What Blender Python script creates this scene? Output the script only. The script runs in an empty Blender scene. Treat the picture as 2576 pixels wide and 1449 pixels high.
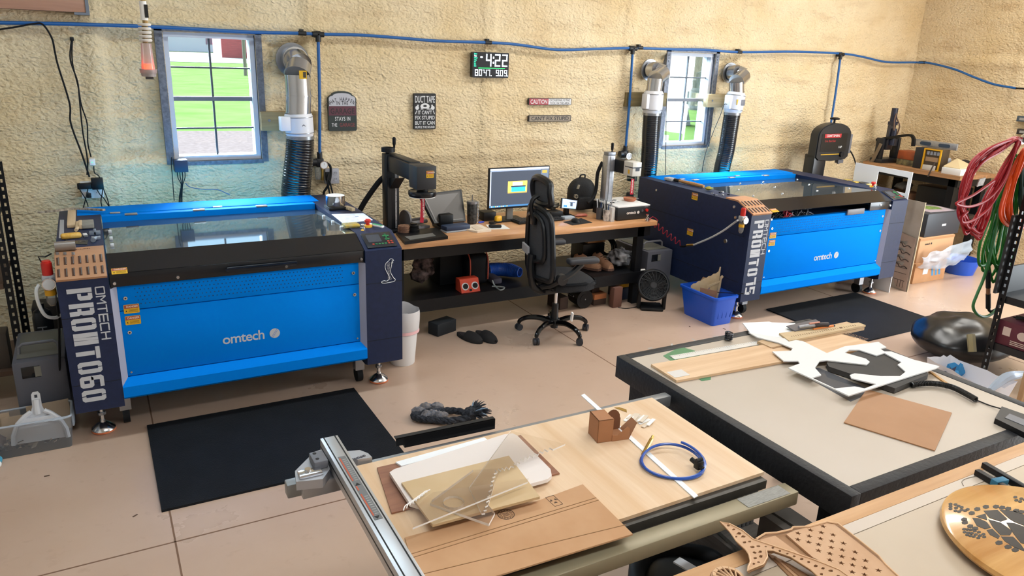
import bpy,bmesh,math,random
from mathutils import Vector,Matrix,Euler,noise
from mathutils.geometry import tessellate_polygon
random.seed(7)
SC=bpy.context.scene
COL=SC.collection
PI=math.pi
# ---------------------------------------------------------------- camera
F_PX,W_PX,H_PX=1879.568,2576,1449
CAM=Vector((0,0,2.13))
RR=[[0.8757544,-0.4812897,0.0376092],[-0.1143345,-0.2824689,-0.9524384],[0.4690222,0.8298021,-0.3024014]]
cd=bpy.data.cameras.new('camera');co=bpy.data.objects.new('camera',cd);COL.objects.link(co)
cd.sensor_width=36.0;cd.lens=F_PX/W_PX*36.0;cd.clip_start=0.05;cd.clip_end=500
co.matrix_world=Matrix(((RR[0][0],-RR[1][0],-RR[2][0],CAM.x),(RR[0][1],-RR[1][1],-RR[2][1],CAM.y),(RR[0][2],-RR[1][2],-RR[2][2],CAM.z),(0,0,0,1)))
SC.camera=co
# ---------------------------------------------------------------- view, world, lights
SC.view_settings.view_transform='Standard';SC.view_settings.look='None'
SC.view_settings.exposure=0.6;SC.view_settings.gamma=1.0;SC.view_settings.use_curve_mapping=False
SC.cycles.use_denoising=True
SC.cycles.max_bounces=8;SC.cycles.diffuse_bounces=4;SC.cycles.glossy_bounces=4
SC.cycles.transmission_bounces=8;SC.cycles.transparent_max_bounces=12
SC.cycles.sample_clamp_indirect=6.0
wd=bpy.data.worlds.new('world');SC.world=wd;wd.use_nodes=True
wn=wd.node_tree.nodes;bg=wn['Background']
bg.inputs['Color'].default_value=(0.55,0.80,1.0,1);bg.inputs['Strength'].default_value=1.8
def area(name,loc,to,sx,sy,power,col):
 l=bpy.data.lights.new(name,'AREA');l.shape='RECTANGLE';l.size=sx;l.size_y=sy
 l.energy=power;l.color=col
 o=bpy.data.objects.new(name,l);COL.objects.link(o);o.location=loc
 d=Vector(to)-Vector(loc);o.rotation_euler=d.to_track_quat('-Z','Y').to_euler();return o
sl=bpy.data.lights.new('sun','SUN');sl.energy=74.0;sl.angle=math.radians(60);sl.color=(0.80,0.92,1.0)
so=bpy.data.objects.new('sun',sl);COL.objects.link(so);so.location=(2,12,9)
so.rotation_euler=Vector((0.10,-0.72,-0.70)).to_track_quat('-Z','Y').to_euler()
area('door_daylight',(9.05,0.9,1.6),(3.0,2.2,0.7),3.2,2.6,240,(0.92,0.97,1.0))
area('ceiling_lamp_light',(0.6,3.9,3.72),(0.6,3.9,0),2.4,0.3,26,(0.72,0.90,1.0))
area('ceiling_lamp_light',(4.6,3.9,3.72),(4.6,3.9,0),2.4,0.3,44,(1.0,0.98,0.94))
area('ceiling_lamp_light',(7.6,3.6,3.72),(7.6,3.6,0),2.4,0.3,44,(1.0,0.97,0.90))
area('ceiling_lamp_light',(1.6,0.4,3.72),(1.6,0.4,0),2.4,0.3,44,(0.92,0.97,1.0))
# ---------------------------------------------------------------- helpers
def at(x,y,**k):
 """the point where the photo's pixel (x, y) meets the plane X=, Y= or Z="""
 v=[sum(RR[i][j]*q for i,q in enumerate(((x-W_PX/2)/F_PX,(y-H_PX/2)/F_PX,1.0)))for j in range(3)]
 a,val=list(k.items())[0];a='XYZ'.index(a)
 t=(val-CAM[a])/v[a]
 return Vector((CAM.x+t*v[0],CAM.y+t*v[1],CAM.z+t*v[2]))
MW={}
MATS={}
def srgb(h):
 if isinstance(h,str):
  h=h.lstrip('#');c=[int(h[i:i+2],16)/255 for i in(0,2,4)]
 else:c=list(h)
 return tuple((v/12.92 if v<=0.04045 else((v+0.055)/1.055)**2.4)for v in c)+(1,)
def mat(key,col='#808080',rough=0.5,metal=0.0,var=None,scale=8.0,bump=0.0,bscale=60.0,stretch=(1,1,1),spec=0.5,emit=None,estr=1.0,coat=0.0,detail=4.0,trans=0.0,rvar=0.0):
 """procedural Principled material: base colour, optional noise to a second colour, optional bump"""
 if key in MATS:return MATS[key]
 m=bpy.data.materials.new(key);m.use_nodes=True;MATS[key]=m
 nt=m.node_tree;n=nt.nodes;L=nt.links;p=n['Principled BSDF']
 p.inputs['Roughness'].default_value=rough;p.inputs['Metallic'].default_value=metal
 p.inputs['Specular IOR Level'].default_value=spec;p.inputs['Coat Weight'].default_value=coat
 p.inputs['Coat Roughness'].default_value=0.08;p.inputs['Transmission Weight'].default_value=trans
 c1=srgb(col);p.inputs['Base Color'].default_value=c1
 if var or bump or rvar:
  tc=n.new('ShaderNodeTexCoord');mp=n.new('ShaderNodeMapping');mp.inputs['Scale'].default_value=stretch
  L.new(tc.outputs['Object'],mp.inputs['Vector'])
 if var or rvar:
  nz=n.new('ShaderNodeTexNoise');nz.inputs['Scale'].default_value=scale;nz.inputs['Detail'].default_value=detail
  nz.inputs['Roughness'].default_value=0.6
  L.new(mp.outputs[0],nz.inputs['Vector'])
 if var:
  r=n.new('ShaderNodeValToRGB');r.color_ramp.elements[0].color=c1;r.color_ramp.elements[1].color=srgb(var)
  r.color_ramp.elements[0].position=0.35;r.color_ramp.elements[1].position=0.68
  L.new(nz.outputs['Fac'],r.inputs['Fac']);L.new(r.outputs['Color'],p.inputs['Base Color'])
 if rvar:
  mr=n.new('ShaderNodeMapRange');mr.inputs['To Min'].default_value=rough-rvar;mr.inputs['To Max'].default_value=rough+rvar
  L.new(nz.outputs['Fac'],mr.inputs['Value']);L.new(mr.outputs['Result'],p.inputs['Roughness'])
 if bump:
  nb=n.new('ShaderNodeTexNoise');nb.inputs['Scale'].default_value=bscale;nb.inputs['Detail'].default_value=3.0
  bp=n.new('ShaderNodeBump');bp.inputs['Strength'].default_value=bump;bp.inputs['Distance'].default_value=0.01
  L.new(mp.outputs[0],nb.inputs['Vector']);L.new(nb.outputs['Fac'],bp.inputs['Height']);L.new(bp.outputs[0],p.inputs['Normal'])
 if emit:
  p.inputs['Emission Color'].default_value=srgb(emit);p.inputs['Emission Strength'].default_value=estr
 return m
def clear(key,tint='#ffffff',gloss=0.0,rough=0.02,ior=1.45,mixw=0.0,milk='#ffffff'):
 """thin clear sheet: transparent with Fresnel gloss, optionally a little milky"""
 if key in MATS:return MATS[key]
 m=bpy.data.materials.new(key);m.use_nodes=True;MATS[key]=m
 nt=m.node_tree;n=nt.nodes;L=nt.links;n.remove(n['Principled BSDF'])
 tr=n.new('ShaderNodeBsdfTransparent');tr.inputs['Color'].default_value=srgb(tint)
 gl=n.new('ShaderNodeBsdfGlossy');gl.inputs['Roughness'].default_value=rough
 fr=n.new('ShaderNodeFresnel');fr.inputs['IOR'].default_value=ior
 mx=n.new('ShaderNodeMixShader');L.new(fr.outputs[0],mx.inputs[0]);L.new(tr.outputs[0],mx.inputs[1]);L.new(gl.outputs[0],mx.inputs[2])
 out=n['Material Output'];last=mx
 if mixw:
  df=n.new('ShaderNodeBsdfDiffuse');df.inputs['Color'].default_value=srgb(milk)
  m2=n.new('ShaderNodeMixShader');m2.inputs[0].default_value=mixw
  L.new(mx.outputs[0],m2.inputs[1]);L.new(df.outputs[0],m2.inputs[2]);last=m2
 L.new(last.outputs[0],out.inputs['Surface'])
 return m
def wood(key,c1,c2,axis='X',scale=3.0,rough=0.55,coat=0.0,bump=0.05,fine=1.0):
 st={'X':(0.6,9*fine,9*fine),'Y':(9*fine,0.6,9*fine),'Z':(9*fine,9*fine,0.6)}[axis]
 return mat(key,c1,rough,var=c2,scale=scale,stretch=st,bump=bump,bscale=scale*4,coat=coat,detail=8)
def basis(right,up,loc=(0,0,0)):
 r=Vector(right).normalized();u=Vector(up);u=(u-r*u.dot(r)).normalized();w=r.cross(u)
 return Matrix(((r.x,u.x,w.x,loc[0]),(r.y,u.y,w.y,loc[1]),(r.z,u.z,w.z,loc[2]),(0,0,0,1)))
def TR(loc=(0,0,0),rz=0.0,rx=0.0,ry=0.0):
 return Matrix.Translation(loc)@Euler((rx,ry,rz)).to_matrix().to_4x4()
class B:
 """collects shapes and links them as ONE mesh object"""
 def __init__(s):s.v=[];s.f=[];s.i=[];s.m=0;s.T=None
 def add(s,vs,fs,T=None):
  k=len(s.v);T=T if T is not None else s.T
  s.v+=[(T@Vector(p))if T is not None else Vector(p)for p in vs]
  s.f+=[[k+q for q in f]for f in fs];s.i+=[s.m]*len(fs);return s
 def box(s,lo,hi,bev=0.0,T=None,seg=2):
  lo,hi=[min(a,b)for a,b in zip(lo,hi)],[max(a,b)for a,b in zip(lo,hi)]
  if bev<=0:
   vs=[(x,y,z)for x in(lo[0],hi[0])for y in(lo[1],hi[1])for z in(lo[2],hi[2])]
   return s.add(vs,[(0,1,3,2),(4,6,7,5),(0,4,5,1),(2,3,7,6),(0,2,6,4),(1,5,7,3)],T)
  bm=bmesh.new();bmesh.ops.create_cube(bm,size=1)
  for v in bm.verts:v.co=Vector([lo[i]+(v.co[i]+0.5)*(hi[i]-lo[i])for i in range(3)])
  bev=min(bev,0.49*min(hi[i]-lo[i]for i in range(3)))
  bmesh.ops.bevel(bm,geom=list(bm.edges),offset=bev,segments=seg,profile=0.5,affect='EDGES')
  return s.take(bm,T)
 def take(s,bm,T=None):
  bm.verts.index_update();vs=[v.co.copy()for v in bm.verts];fs=[[v.index for v in f.verts]for f in bm.faces];bm.free()
  return s.add(vs,fs,T)
 def cyl(s,p0,p1,r0,r1=None,n=16,caps=True,T=None):
  p0,p1=Vector(p0),Vector(p1);r1=r0 if r1 is None else r1
  d=(p1-p0).normalized();u=d.orthogonal().normalized();w=d.cross(u)
  vs=[]
  for p,r in((p0,r0),(p1,r1)):
   vs+=[p+(u*math.cos(2*PI*k/n)+w*math.sin(2*PI*k/n))*r for k in range(n)]
  fs=[(k,(k+1)%n,n+(k+1)%n,n+k)for k in range(n)]
  if caps:fs+=[tuple(range(n-1,-1,-1)),tuple(range(n,2*n))]
  return s.add(vs,fs,T)
 def tube(s,pts,r,n=8,closed=False,sub=0,T=None,rf=None):
  pts=[Vector(p)for p in pts]
  if sub:pts=spline(pts,sub,closed)
  m=len(pts);vs=[];fs=[];pu=None
  for i,p in enumerate(pts):
   a=pts[(i-1)%m]if(closed or i>0)else p;b=pts[(i+1)%m]if(closed or i<m-1)else p
   d=(b-a);d=d.normalized()if d.length>1e-9 else Vector((0,0,1))
   u=d.orthogonal().normalized()if pu is None else(pu-d*pu.dot(d))
   u=u.normalized()if u.length>1e-6 else d.orthogonal().normalized();pu=u;w=d.cross(u)
   rr=r*(rf(i/(m-1))if rf else 1.0)
   vs+=[p+(u*math.cos(2*PI*k/n)+w*math.sin(2*PI*k/n))*rr for k in range(n)]
  for i in range(m if closed else m-1):
   j=(i+1)%m
   fs+=[(i*n+k,i*n+(k+1)%n,j*n+(k+1)%n,j*n+k)for k in range(n)]
  if not closed:fs+=[tuple(range(n-1,-1,-1)),tuple(range((m-1)*n,m*n))]
  return s.add(vs,fs,T)
 def lathe(s,prof,n=24,T=None,sy=1.0):
  vs=[];fs=[];m=len(prof)
  for r,z in prof:vs+=[(r*math.cos(2*PI*k/n),r*sy*math.sin(2*PI*k/n),z)for k in range(n)]
  for i in range(m-1):fs+=[(i*n+k,i*n+(k+1)%n,(i+1)*n+(k+1)%n,(i+1)*n+k)for k in range(n)]
  if prof[0][0]>1e-6:fs.append(tuple(range(n-1,-1,-1)))
  if prof[-1][0]>1e-6:fs.append(tuple(range((m-1)*n,m*n)))
  return s.add(vs,fs,T)
 def prism(s,out,z0,z1,holes=(),T=None):
  loops=[[Vector((p[0],p[1],0))for p in out]]+[[Vector((p[0],p[1],0))for p in h]for h in holes]
  tri=tessellate_polygon(loops);flat=[p for l in loops for p in l];k=len(flat)
  vs=[(p.x,p.y,z0)for p in flat]+[(p.x,p.y,z1)for p in flat]
  fs=[(a,b,c)for a,b,c in tri]+[(c+k,b+k,a+k)for a,b,c in tri]
  o=0
  for l in loops:
   m=len(l);fs+=[(o+i,o+(i+1)%m,k+o+(i+1)%m,k+o+i)for i in range(m)];o+=m
  return s.add(vs,fs,T)
 def ball(s,c,r,sc=(1,1,1),n=12,T=None,jit=0.0):
  bm=bmesh.new();bmesh.ops.create_uvsphere(bm,u_segments=n,v_segments=max(6,n*2//3),radius=1)
  for v in bm.verts:
   j=1+jit*noise.noise(v.co*2.3+Vector(c)*7)
   v.co=Vector((c[0]+v.co.x*r*sc[0]*j,c[1]+v.co.y*r*sc[1]*j,c[2]+v.co.z*r*sc[2]*j))
  return s.take(bm,T)
 def torus(s,c,R,r,n=24,k=8,T=None):
  return s.tube([Vector(c)+Vector((R*math.cos(2*PI*i/n),R*math.sin(2*PI*i/n),0))for i in range(n)],r,k,True,T=T)
 def quad(s,a,b,c,d,T=None):return s.add([a,b,c,d],[(0,1,2,3)],T)
 def build(s,name,ms,parent=None,world=False,ang=35,loc=None):
  if not isinstance(ms,(list,tuple)):ms=[ms]
  me=bpy.data.meshes.new(name)
  if parent is None and loc is None and s.v:
   lo=[min(v[i]for v in s.v)for i in range(3)];hi=[max(v[i]for v in s.v)for i in range(3)]
   loc=Vector(((lo[0]+hi[0])/2,(lo[1]+hi[1])/2,lo[2]))
  I=None
  if parent is None:I=Matrix.Translation(-Vector(loc));Mx=Matrix.Translation(Vector(loc))
  else:
   Mx=MW.get(parent.name,Matrix.Identity(4))
   if world:I=Mx.inverted()
  me.from_pydata([tuple(I@v)if I is not None else tuple(v)for v in s.v],[],s.f)
  for m in ms:me.materials.append(m)
  if len(ms)>1:me.polygons.foreach_set('material_index',s.i)
  bm=bmesh.new();bm.from_mesh(me);bmesh.ops.recalc_face_normals(bm,faces=bm.faces[:]);bm.to_mesh(me);bm.free()
  me.polygons.foreach_set('use_smooth',[True]*len(me.polygons));me.set_sharp_from_angle(angle=math.radians(ang))
  o=bpy.data.objects.new(name,me);COL.objects.link(o)
  if parent is None:o.location=loc
  else:o.parent=parent
  MW[o.name]=Mx
  return o
def spline(pts,sub,closed=False):
 out=[];m=len(pts)
 for i in range(m if closed else m-1):
  p0=pts[(i-1)%m]if(closed or i>0)else pts[i];p1=pts[i];p2=pts[(i+1)%m]
  p3=pts[(i+2)%m]if(closed or i<m-2)else p2
  for k in range(sub):
   t=k/sub
   out.append(0.5*((2*p1)+(p2-p0)*t+(2*p0-5*p1+4*p2-p3)*t*t+(3*p1-p0-3*p2+p3)*t**3))
 if not closed:out.append(pts[-1])
 return out
def tag(o,label=None,cat=None,group=None,kind=None):
 if label:o['label']=label
 if cat:o['category']=cat
 if group:o['group']=group
 if kind:o['kind']=kind
 return o
def thing(name,label,cat,loc=(0,0,0),rz=0.0,group=None,M=None):
 o=bpy.data.objects.new(name,None);COL.objects.link(o);o.empty_display_size=0.1
 if M is None:M=TR(loc,rz)
 o.matrix_world=M;MW[o.name]=M.copy()
 return tag(o,label,cat,group)
def struct(b,name,m,parent=None,**k):
 o=b.build(name,m,parent,**k)
 if parent is None:o['kind']='structure'
 return o
def copy_tree(o,parent=None):
 c=o.copy();COL.objects.link(c)
 if parent is not None:c.parent=parent
 MW[c.name]=MW.get(o.name,Matrix.Identity(4)).copy()
 for ch in list(o.children):copy_tree(ch,c)
 return c
def move(o,loc,rz=0.0):
 o.matrix_world=TR(loc,rz);MW[o.name]=TR(loc,rz);return o
def text(name,body,size,m,parent,T,ext=0.0006,off=0.0,shear=0.0,sx=1.0,align='LEFT',world=False,space=1.0,ay='BOTTOM_BASELINE',line=1.0):
 c=bpy.data.curves.new(name,'FONT');c.body=body;c.size=size;c.extrude=ext;c.offset=off*size;c.shear=shear
 c.align_x=align;c.align_y=ay;c.resolution_u=3;c.space_character=space;c.space_line=line
 o=bpy.data.objects.new(name,c);COL.objects.link(o)
 dg=bpy.context.evaluated_depsgraph_get();me=bpy.data.meshes.new_from_object(o.evaluated_get(dg))
 bpy.data.objects.remove(o);bpy.data.curves.remove(c)
 TT=T@Matrix.Diagonal((sx,1,1,1))
 if world and parent is not None:TT=MW[parent.name].inverted()@TT
 me.transform(TT);me.name=name;me.materials.clear();me.materials.append(m)
 o=bpy.data.objects.new(name,me);COL.objects.link(o)
 if parent is not None:o.parent=parent
 MW[o.name]=MW.get(parent.name,Matrix.Identity(4))if parent else Matrix.Identity(4)
 return o
def rrect(w,h,r,n=5,cx=0,cy=0):
 out=[]
 for sx,sy,a0 in((1,1,0),(-1,1,90),(-1,-1,180),(1,-1,270)):
  for k in range(n+1):
   a=math.radians(a0+90*k/n)
   out.append((cx+sx*(w/2-r)+r*math.cos(a),cy+sy*(h/2-r)+r*math.sin(a)))
 return out
def circ(cx,cy,r,n=20,ry=None):return[(cx+r*math.cos(2*PI*k/n),cy+(ry or r)*math.sin(2*PI*k/n))for k in range(n)]
def rot2(pts,a,c=(0,0)):
 ca,sa=math.cos(a),math.sin(a);return[(c[0]+x*ca-y*sa,c[1]+x*sa+y*ca)for x,y in pts]
# ---------------------------------------------------------------- the setting
YW,XR=6.15,9.15
W1=(0.525,1.158,1.240,2.168);W2=(5.215,5.815,1.238,2.178)
def foam_mat():
 m=mat('spray_foam','#e6d3b0',0.85,var='#d8bf94',scale=1.3,spec=0.25,detail=3)
 n=m.node_tree.nodes;L=m.node_tree.links;p=n['Principled BSDF']
 tc=[q for q in n if q.type=='TEX_COORD'][0]
 mp=n.new('ShaderNodeMapping');mp.inputs['Scale'].default_value=(1,1,1.5);L.new(tc.outputs['Object'],mp.inputs[0])
 a=n.new('ShaderNodeTexNoise');a.inputs['Scale'].default_value=22;a.inputs['Detail'].default_value=4;a.inputs['Distortion'].default_value=0.7
 b=n.new('ShaderNodeTexVoronoi');b.inputs['Scale'].default_value=45;b.feature='SMOOTH_F1'
 L.new(mp.outputs[0],a.inputs['Vector']);L.new(mp.outputs[0],b.inputs['Vector'])
 ad=n.new('ShaderNodeMath');ad.operation='MULTIPLY_ADD';ad.inputs[1].default_value=-0.45
 L.new(b.outputs['Distance'],ad.inputs[0]);L.new(a.outputs['Fac'],ad.inputs[2])
 bp=n.new('ShaderNodeBump');bp.inputs['Strength'].default_value=0.85;bp.inputs['Distance'].default_value=0.024
 L.new(ad.outputs[0],bp.inputs['Height']);L.new(bp.outputs[0],p.inputs['Normal'])
 z2=n.new('ShaderNodeTexNoise');z2.inputs['Scale'].default_value=2.2;z2.inputs['Detail'].default_value=5
 mp2=n.new('ShaderNodeMapping');mp2.inputs['Scale'].default_value=(0.7,0.7,3.0);L.new(tc.outputs['Object'],mp2.inputs[0]);L.new(mp2.outputs[0],z2.inputs['Vector'])
 r2=n.new('ShaderNodeValToRGB');r2.color_ramp.elements[0].position=0.56;r2.color_ramp.elements[1].position=0.75
 r2.color_ramp.elements[1].color=(0.42,0.42,0.42,1);L.new(z2.outputs['Fac'],r2.inputs['Fac'])
 mx=n.new('ShaderNodeMix');mx.data_type='RGBA';mx.inputs['B'].default_value=srgb('#a9835a')
 src=p.inputs['Base Color'].links[0].from_socket
 L.new(r2.outputs['Color'],mx.inputs['Factor']);L.new(src,mx.inputs['A']);L.new(mx.outputs['Result'],p.inputs['Base Color'])
 return m
FOAM=foam_mat();PALE=mat('pale_sheet_metal','#d6d3cc',0.6,var='#cdc9c1',scale=3)
def sm(a,b,x):
 t=max(0.0,min(1.0,(x-a)/(b-a)));return t*t*(3-2*t)
STUDS=[-1.46,0.08,1.60,3.15,4.68,6.20,7.74]
def foam_h(x,z):
 h=0.014*noise.noise(Vector((x*1.3,3.1,z*1.7)))+0.007*noise.noise(Vector((x*4,9.2,z*7)))
 h+=0.004*math.sin(z*26+2.5*noise.noise(Vector((x*0.6,1,z*1.1))))
 for s in STUDS:
  w=x-s+0.015*noise.noise(Vector((s,z*2.2,0)))
  h+=0.016*(sm(-0.075,-0.055,w)-sm(0.05,0.075,w))-0.010*math.exp(-(w/0.010)**2)
 h+=0.020*(sm(2.15,2.175,z)-sm(2.24,2.30,z))+0.014*(sm(1.16,1.19,z)-sm(1.24,1.262,z))+0.012*(sm(3.1,3.12,z)-sm(3.2,3.22,z))
 for(a,b,c,d)in((0.115,0.495,1.262,2.155),(1.235,1.53,1.262,2.155),(4.77,5.17,1.262,2.155),(5.84,6.12,1.262,2.155)):
  j=0.012*noise.noise(Vector((x*9,0,z*9)))
  k=sm(a,a+0.03,x+j)*(1-sm(b-0.03,b,x+j))*sm(c,c+0.03,z+j)*(1-sm(d-0.03,d,z+j))
  if k>0:h+=k*(-0.050+0.026*abs(noise.noise(Vector((x*13,5,z*24))))+0.016*noise.noise(Vector((x*30,5,z*45))))
 return h
def lin(a,b,step,snap=()):
 n=int((b-a)/step);v=[a+(b-a)*i/n for i in range(n+1)]
 for s in snap:
  i=min(range(len(v)),key=lambda q:abs(v[q]-s));v[i]=s
 return v
xs=lin(-2.6,XR+0.12,0.03,(W1[0],W1[1],W2[0],W2[1]));zs=lin(0,3.85,0.026,(W1[2],W1[3],W2[2],W2[3]))
b=B();nx,nz=len(xs),len(zs)
for z in zs:
 for x in xs:
  fade=1.0;lim=9
  for w in(W1,W2):
   if w[0]-0.075<x<w[1]+0.07 and w[2]-0.04<z<w[3]+0.04:lim=-0.004
   if w[0]-1e-6<=x<=w[1]+1e-6 and w[2]-1e-6<=z<=w[3]+1e-6:fade=0.0
  b.v.append(Vector((x,YW-min(lim,foam_h(x,z))*fade,z)))
for j in range(nz-1):
 for i in range(nx-1):
  cx,cz=(xs[i]+xs[i+1])/2,(zs[j]+zs[j+1])/2
  if any(w[0]<cx<w[1]and w[2]<cz<w[3]for w in(W1,W2)):continue
  b.f.append([j*nx+i,j*nx+i+1,(j+1)*nx+i+1,(j+1)*nx+i]);b.i.append(0)
struct(b,'wall_back',FOAM,loc=(0,YW,0),ang=180)
ys=lin(2.6,YW+0.12,0.03);b=B();ny=len(ys)
for z in zs:
 for y in ys:
  h=0.014*noise.noise(Vector((y*1.3,33.1,z*1.7)))+0.006*noise.noise(Vector((y*4,19.2,z*7)))+0.004*math.sin(z*24)
  for s in(4.86,3.3):h+=0.012*(sm(-0.07,-0.05,y-s)-sm(0.05,0.07,y-s))
  h+=0.018*(sm(2.15,2.18,z)-sm(2.24,2.29,z))
  b.v.append(Vector((XR-h,y,z)))
for j in range(nz-1):
 for i in range(ny-1):b.f.append([j*ny+i,j*ny+i+1,(j+1)*ny+i+1,(j+1)*ny+i]);b.i.append(0)
struct(b,'wall_right',FOAM,loc=(XR,4,0),ang=180)
b=B();b.box((XR,2.3,0),(XR+0.12,2.6,3.85));b.box((XR,-2.5,0),(XR+0.12,-0.8,3.85));b.box((XR,-0.8,2.95),(XR+0.12,2.3,3.85))
struct(b,'wall_right_doorway',FOAM)
b=B();b.box((-2.72,-2.5,0),(-2.6,YW,3.85));struct(b,'wall_left',PALE)
b=B();b.box((-2.72,-2.62,0),(XR+0.12,-2.5,3.85));struct(b,'wall_front',PALE)
b=B();b.box((-2.72,-2.62,3.85),(XR+0.12,YW+0.2,3.95));struct(b,'ceiling',PALE)
def floor_mat():
 m=mat('sealed_concrete','#cbb09c',0.30,var='#bda08a',scale=0.8,rvar=0.10,spec=0.5,detail=7,coat=0.25)
 n=m.node_tree.nodes;L=m.node_tree.links;p=n['Principled BSDF'];tc=[q for q in n if q.type=='TEX_COORD'][0]
 z2=n.new('ShaderNodeTexNoise');z2.inputs['Scale'].default_value=14;z2.inputs['Detail'].default_value=8;L.new(tc.outputs['Object'],z2.inputs['Vector'])
 r2=n.new('ShaderNodeValToRGB');r2.color_ramp.elements[0].position=0.62;r2.color_ramp.elements[1].position=0.8
 r2.color_ramp.elements[1].color=(0.35,0.35,0.35,1);L.new(z2.outputs['Fac'],r2.inputs['Fac'])
 mx=n.new('ShaderNodeMix');mx.data_type='RGBA';mx.inputs['B'].default_value=srgb('#9c7a62')
 src=p.inputs['Base Color'].links[0].from_socket
 L.new(r2.outputs['Color'],mx.inputs['Factor']);L.new(src,mx.inputs['A']);L.new(mx.outputs['Result'],p.inputs['Base Color'])
 p.inputs['Coat Roughness'].default_value=0.25
 return m
FLOOR=floor_mat();JOINT=mat('control_joint','#7d5f4b',0.8)
b=B();b.box((-2.6,-2.5,-0.1),(XR+0.12,YW+0.1,0));fl=struct(b,'floor',FLOOR)
b=B()
for x in(0.118,3.10,6.05):b.box((x-0.004,-2.5,-0.002),(x+0.004,YW,0.0006))
for y in(3.15,0.1):b.box((-2.6,y-0.004,-0.002),(XR,y+0.004,0.0006))
struct(b,'saw_cut',JOINT,fl,world=True)
FRAME=mat('window_vinyl','#c9cdd6',0.4);MUN=mat('window_muntin','#4b5058',0.5);GALV=mat('galvanised_steel','#7d828c',0.55,0.5,var='#5e636e',scale=40,bump=0.2,bscale=120)
PANE=clear('window_glass','#f4fbff',rough=0.0)
def window(n,w,cols,rows2):
 x0,x1,z0,z1=w;Y=6.20;f=0.035;zm=z0+(z1-z0)*(0.492 if n==1 else 0.497)
 t=thing('window_%d'%n,None,None,((x0+x1)/2,Y,z0));t['kind']='structure'
 b=B()
 b.box((x0,Y-0.02,z0),(x0+f,Y+0.10,z1));b.box((x1-f,Y-0.02,z0),(x1,Y+0.10,z1))
 b.box((x0+f,Y-0.02,z0),(x1-f,Y+0.10,z0+f));b.box((x0+f,Y-0.02,z1-f),(x1-f,Y+0.10,z1))
 b.build('window_frame',FRAME,t,world=True)
 b=B();b.box((x0+f,Y+0.01,zm-0.016),(x1-f,Y+0.05,zm+0.016));b.build('meeting_rail',mat('meeting_rail','#6c7078',0.5),t,world=True)
 for za,zb in((z0+f,zm-0.016),(zm+0.016,z1-f)):
  b=B();xm=(x0+x1)/2;zc=(za+zb)/2
  b.box((xm-0.007,Y+0.022,za),(xm+0.007,Y+0.038,zb));b.box((x0+f,Y+0.022,zc-0.006),(xm-0.007,Y+0.038,zc+0.006));b.box((xm+0.007,Y+0.022,zc-0.006),(x1-f,Y+0.038,zc+0.006))
  b.build('muntin',MUN,t,world=True)
  b=B();b.box((x0+f,Y+0.028,za),(x1-f,Y+0.032,zb));b.build('window_pane',PANE,t,world=True)
 b=B()
 for xa,xb in((x0-0.055,x0-0.004),(x1+0.004,x1+0.05)):b.box((xa,YW-0.006,z0-0.02),(xb,YW+0.16,z1+0.02))
 b.box((x0-0.055,YW-0.006,z1+0.005),(x1+0.05,YW+0.16,z1+0.03));b.box((x0-0.01,YW-0.012,z0-0.03),(x1+0.01,YW+0.16,z0-0.002))
 for xa in(x0-0.03,x1+0.027):
  for k in range(3):b.cyl((xa,YW-0.011,z1-0.03-0.028*k),(xa,YW-0.004,z1-0.03-0.028*k),0.006,n=8)
 b.build('jamb',GALV,t,world=True)
window(1,W1,2,2);window(2,W2,2,2)
LAWN=mat('lawn_grass','#303e1c',1.0,spec=0.0,var='#3b4626',scale=0.6,bump=0.6,bscale=20,detail=10)
b=B();b.box((-60,6.5,-0.35),(160,300,-0.3));struct(b,'lawn',LAWN,loc=(20,60,-0.3))
b=B();b.prism([(-8,7),(14,7),(11,14),(9,20),(4,22.2),(1,22.6),(-8,21)],-0.3,-0.29)
struct(b,'gravel',mat('dirt_gravel','#3a312e',1.0,spec=0.0,var='#453b38',scale=9,detail=10))
b=B();b.box((-60,88,-0.29),(200,150,-0.27));struct(b,'road',mat('gravel_road','#58544f',1.0,spec=0.0))
WHT=mat('white_siding','#c4c2c0',0.8);RED=mat('red_roofing','#a8443f',0.7,var='#8a3733',scale=1,stretch=(1,1,8))
t=thing('house','white house with red roof across the gravel road, seen through the bigger window','house',(10,165,-0.3))
b=B();b.box((-26,-6,0),(20,6,5.2));b.build('house_wall',WHT,t)
b=B();b.add([(-27,-8,5),(21,-8,5),(21,8,5),(-27,8,5),(-22,0,9),(16,0,9)],[(0,1,5,4),(1,2,5),(2,3,4,5),(3,0,4),(3,2,1,0)]);b.build('roof',RED,t)
for x in(-20,-11,3,12):
 b=B();b.box((x-1,-6.1,1.4),(x+1,-5.95,3.4));b.build('house_window',mat('house_window','#4d5866',0.2),t)
b=B();b.box((0,0,0),(14,8,6.6));tag(b.build('shed',RED),None,None)
o=bpy.data.objects['shed'];o.location=(24,118,-0.3);tag(o,'red metal shed beyond the lawn, seen through the bigger window','shed')
b=B();p=at(618,190,Z=-0.3);b.cyl((p.x,p.y,-0.3),(p.x,p.y,2.4),0.13,n=10);tag(b.build('fence_post',mat('weathered_post','#6e6253',0.9)),'weathered wooden fence post standing alone on the lawn outside','post')
BARK=mat('tree_bark','#9a8e82',0.95,var='#6f655c',scale=8,stretch=(3,3,0.5),bump=0.8,bscale=12)
for px,py,rr,lab in((1697,312,0.40,'thick grey tree trunk on the lawn outside the smaller window'),(1741,275,0.30,'thinner tree trunk standing behind the thick one outside the smaller window')):
 p=at(px,py,Z=-0.3);b=B();b.lathe([(rr*1.5,0),(rr*1.1,0.6),(rr,2),(rr*0.92,5),(rr*0.8,9)],16,TR((p.x,p.y,-0.3)))
 tag(b.build('tree_trunk',BARK),lab,'tree')
p=at(1765,265,Z=-0.3)
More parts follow.
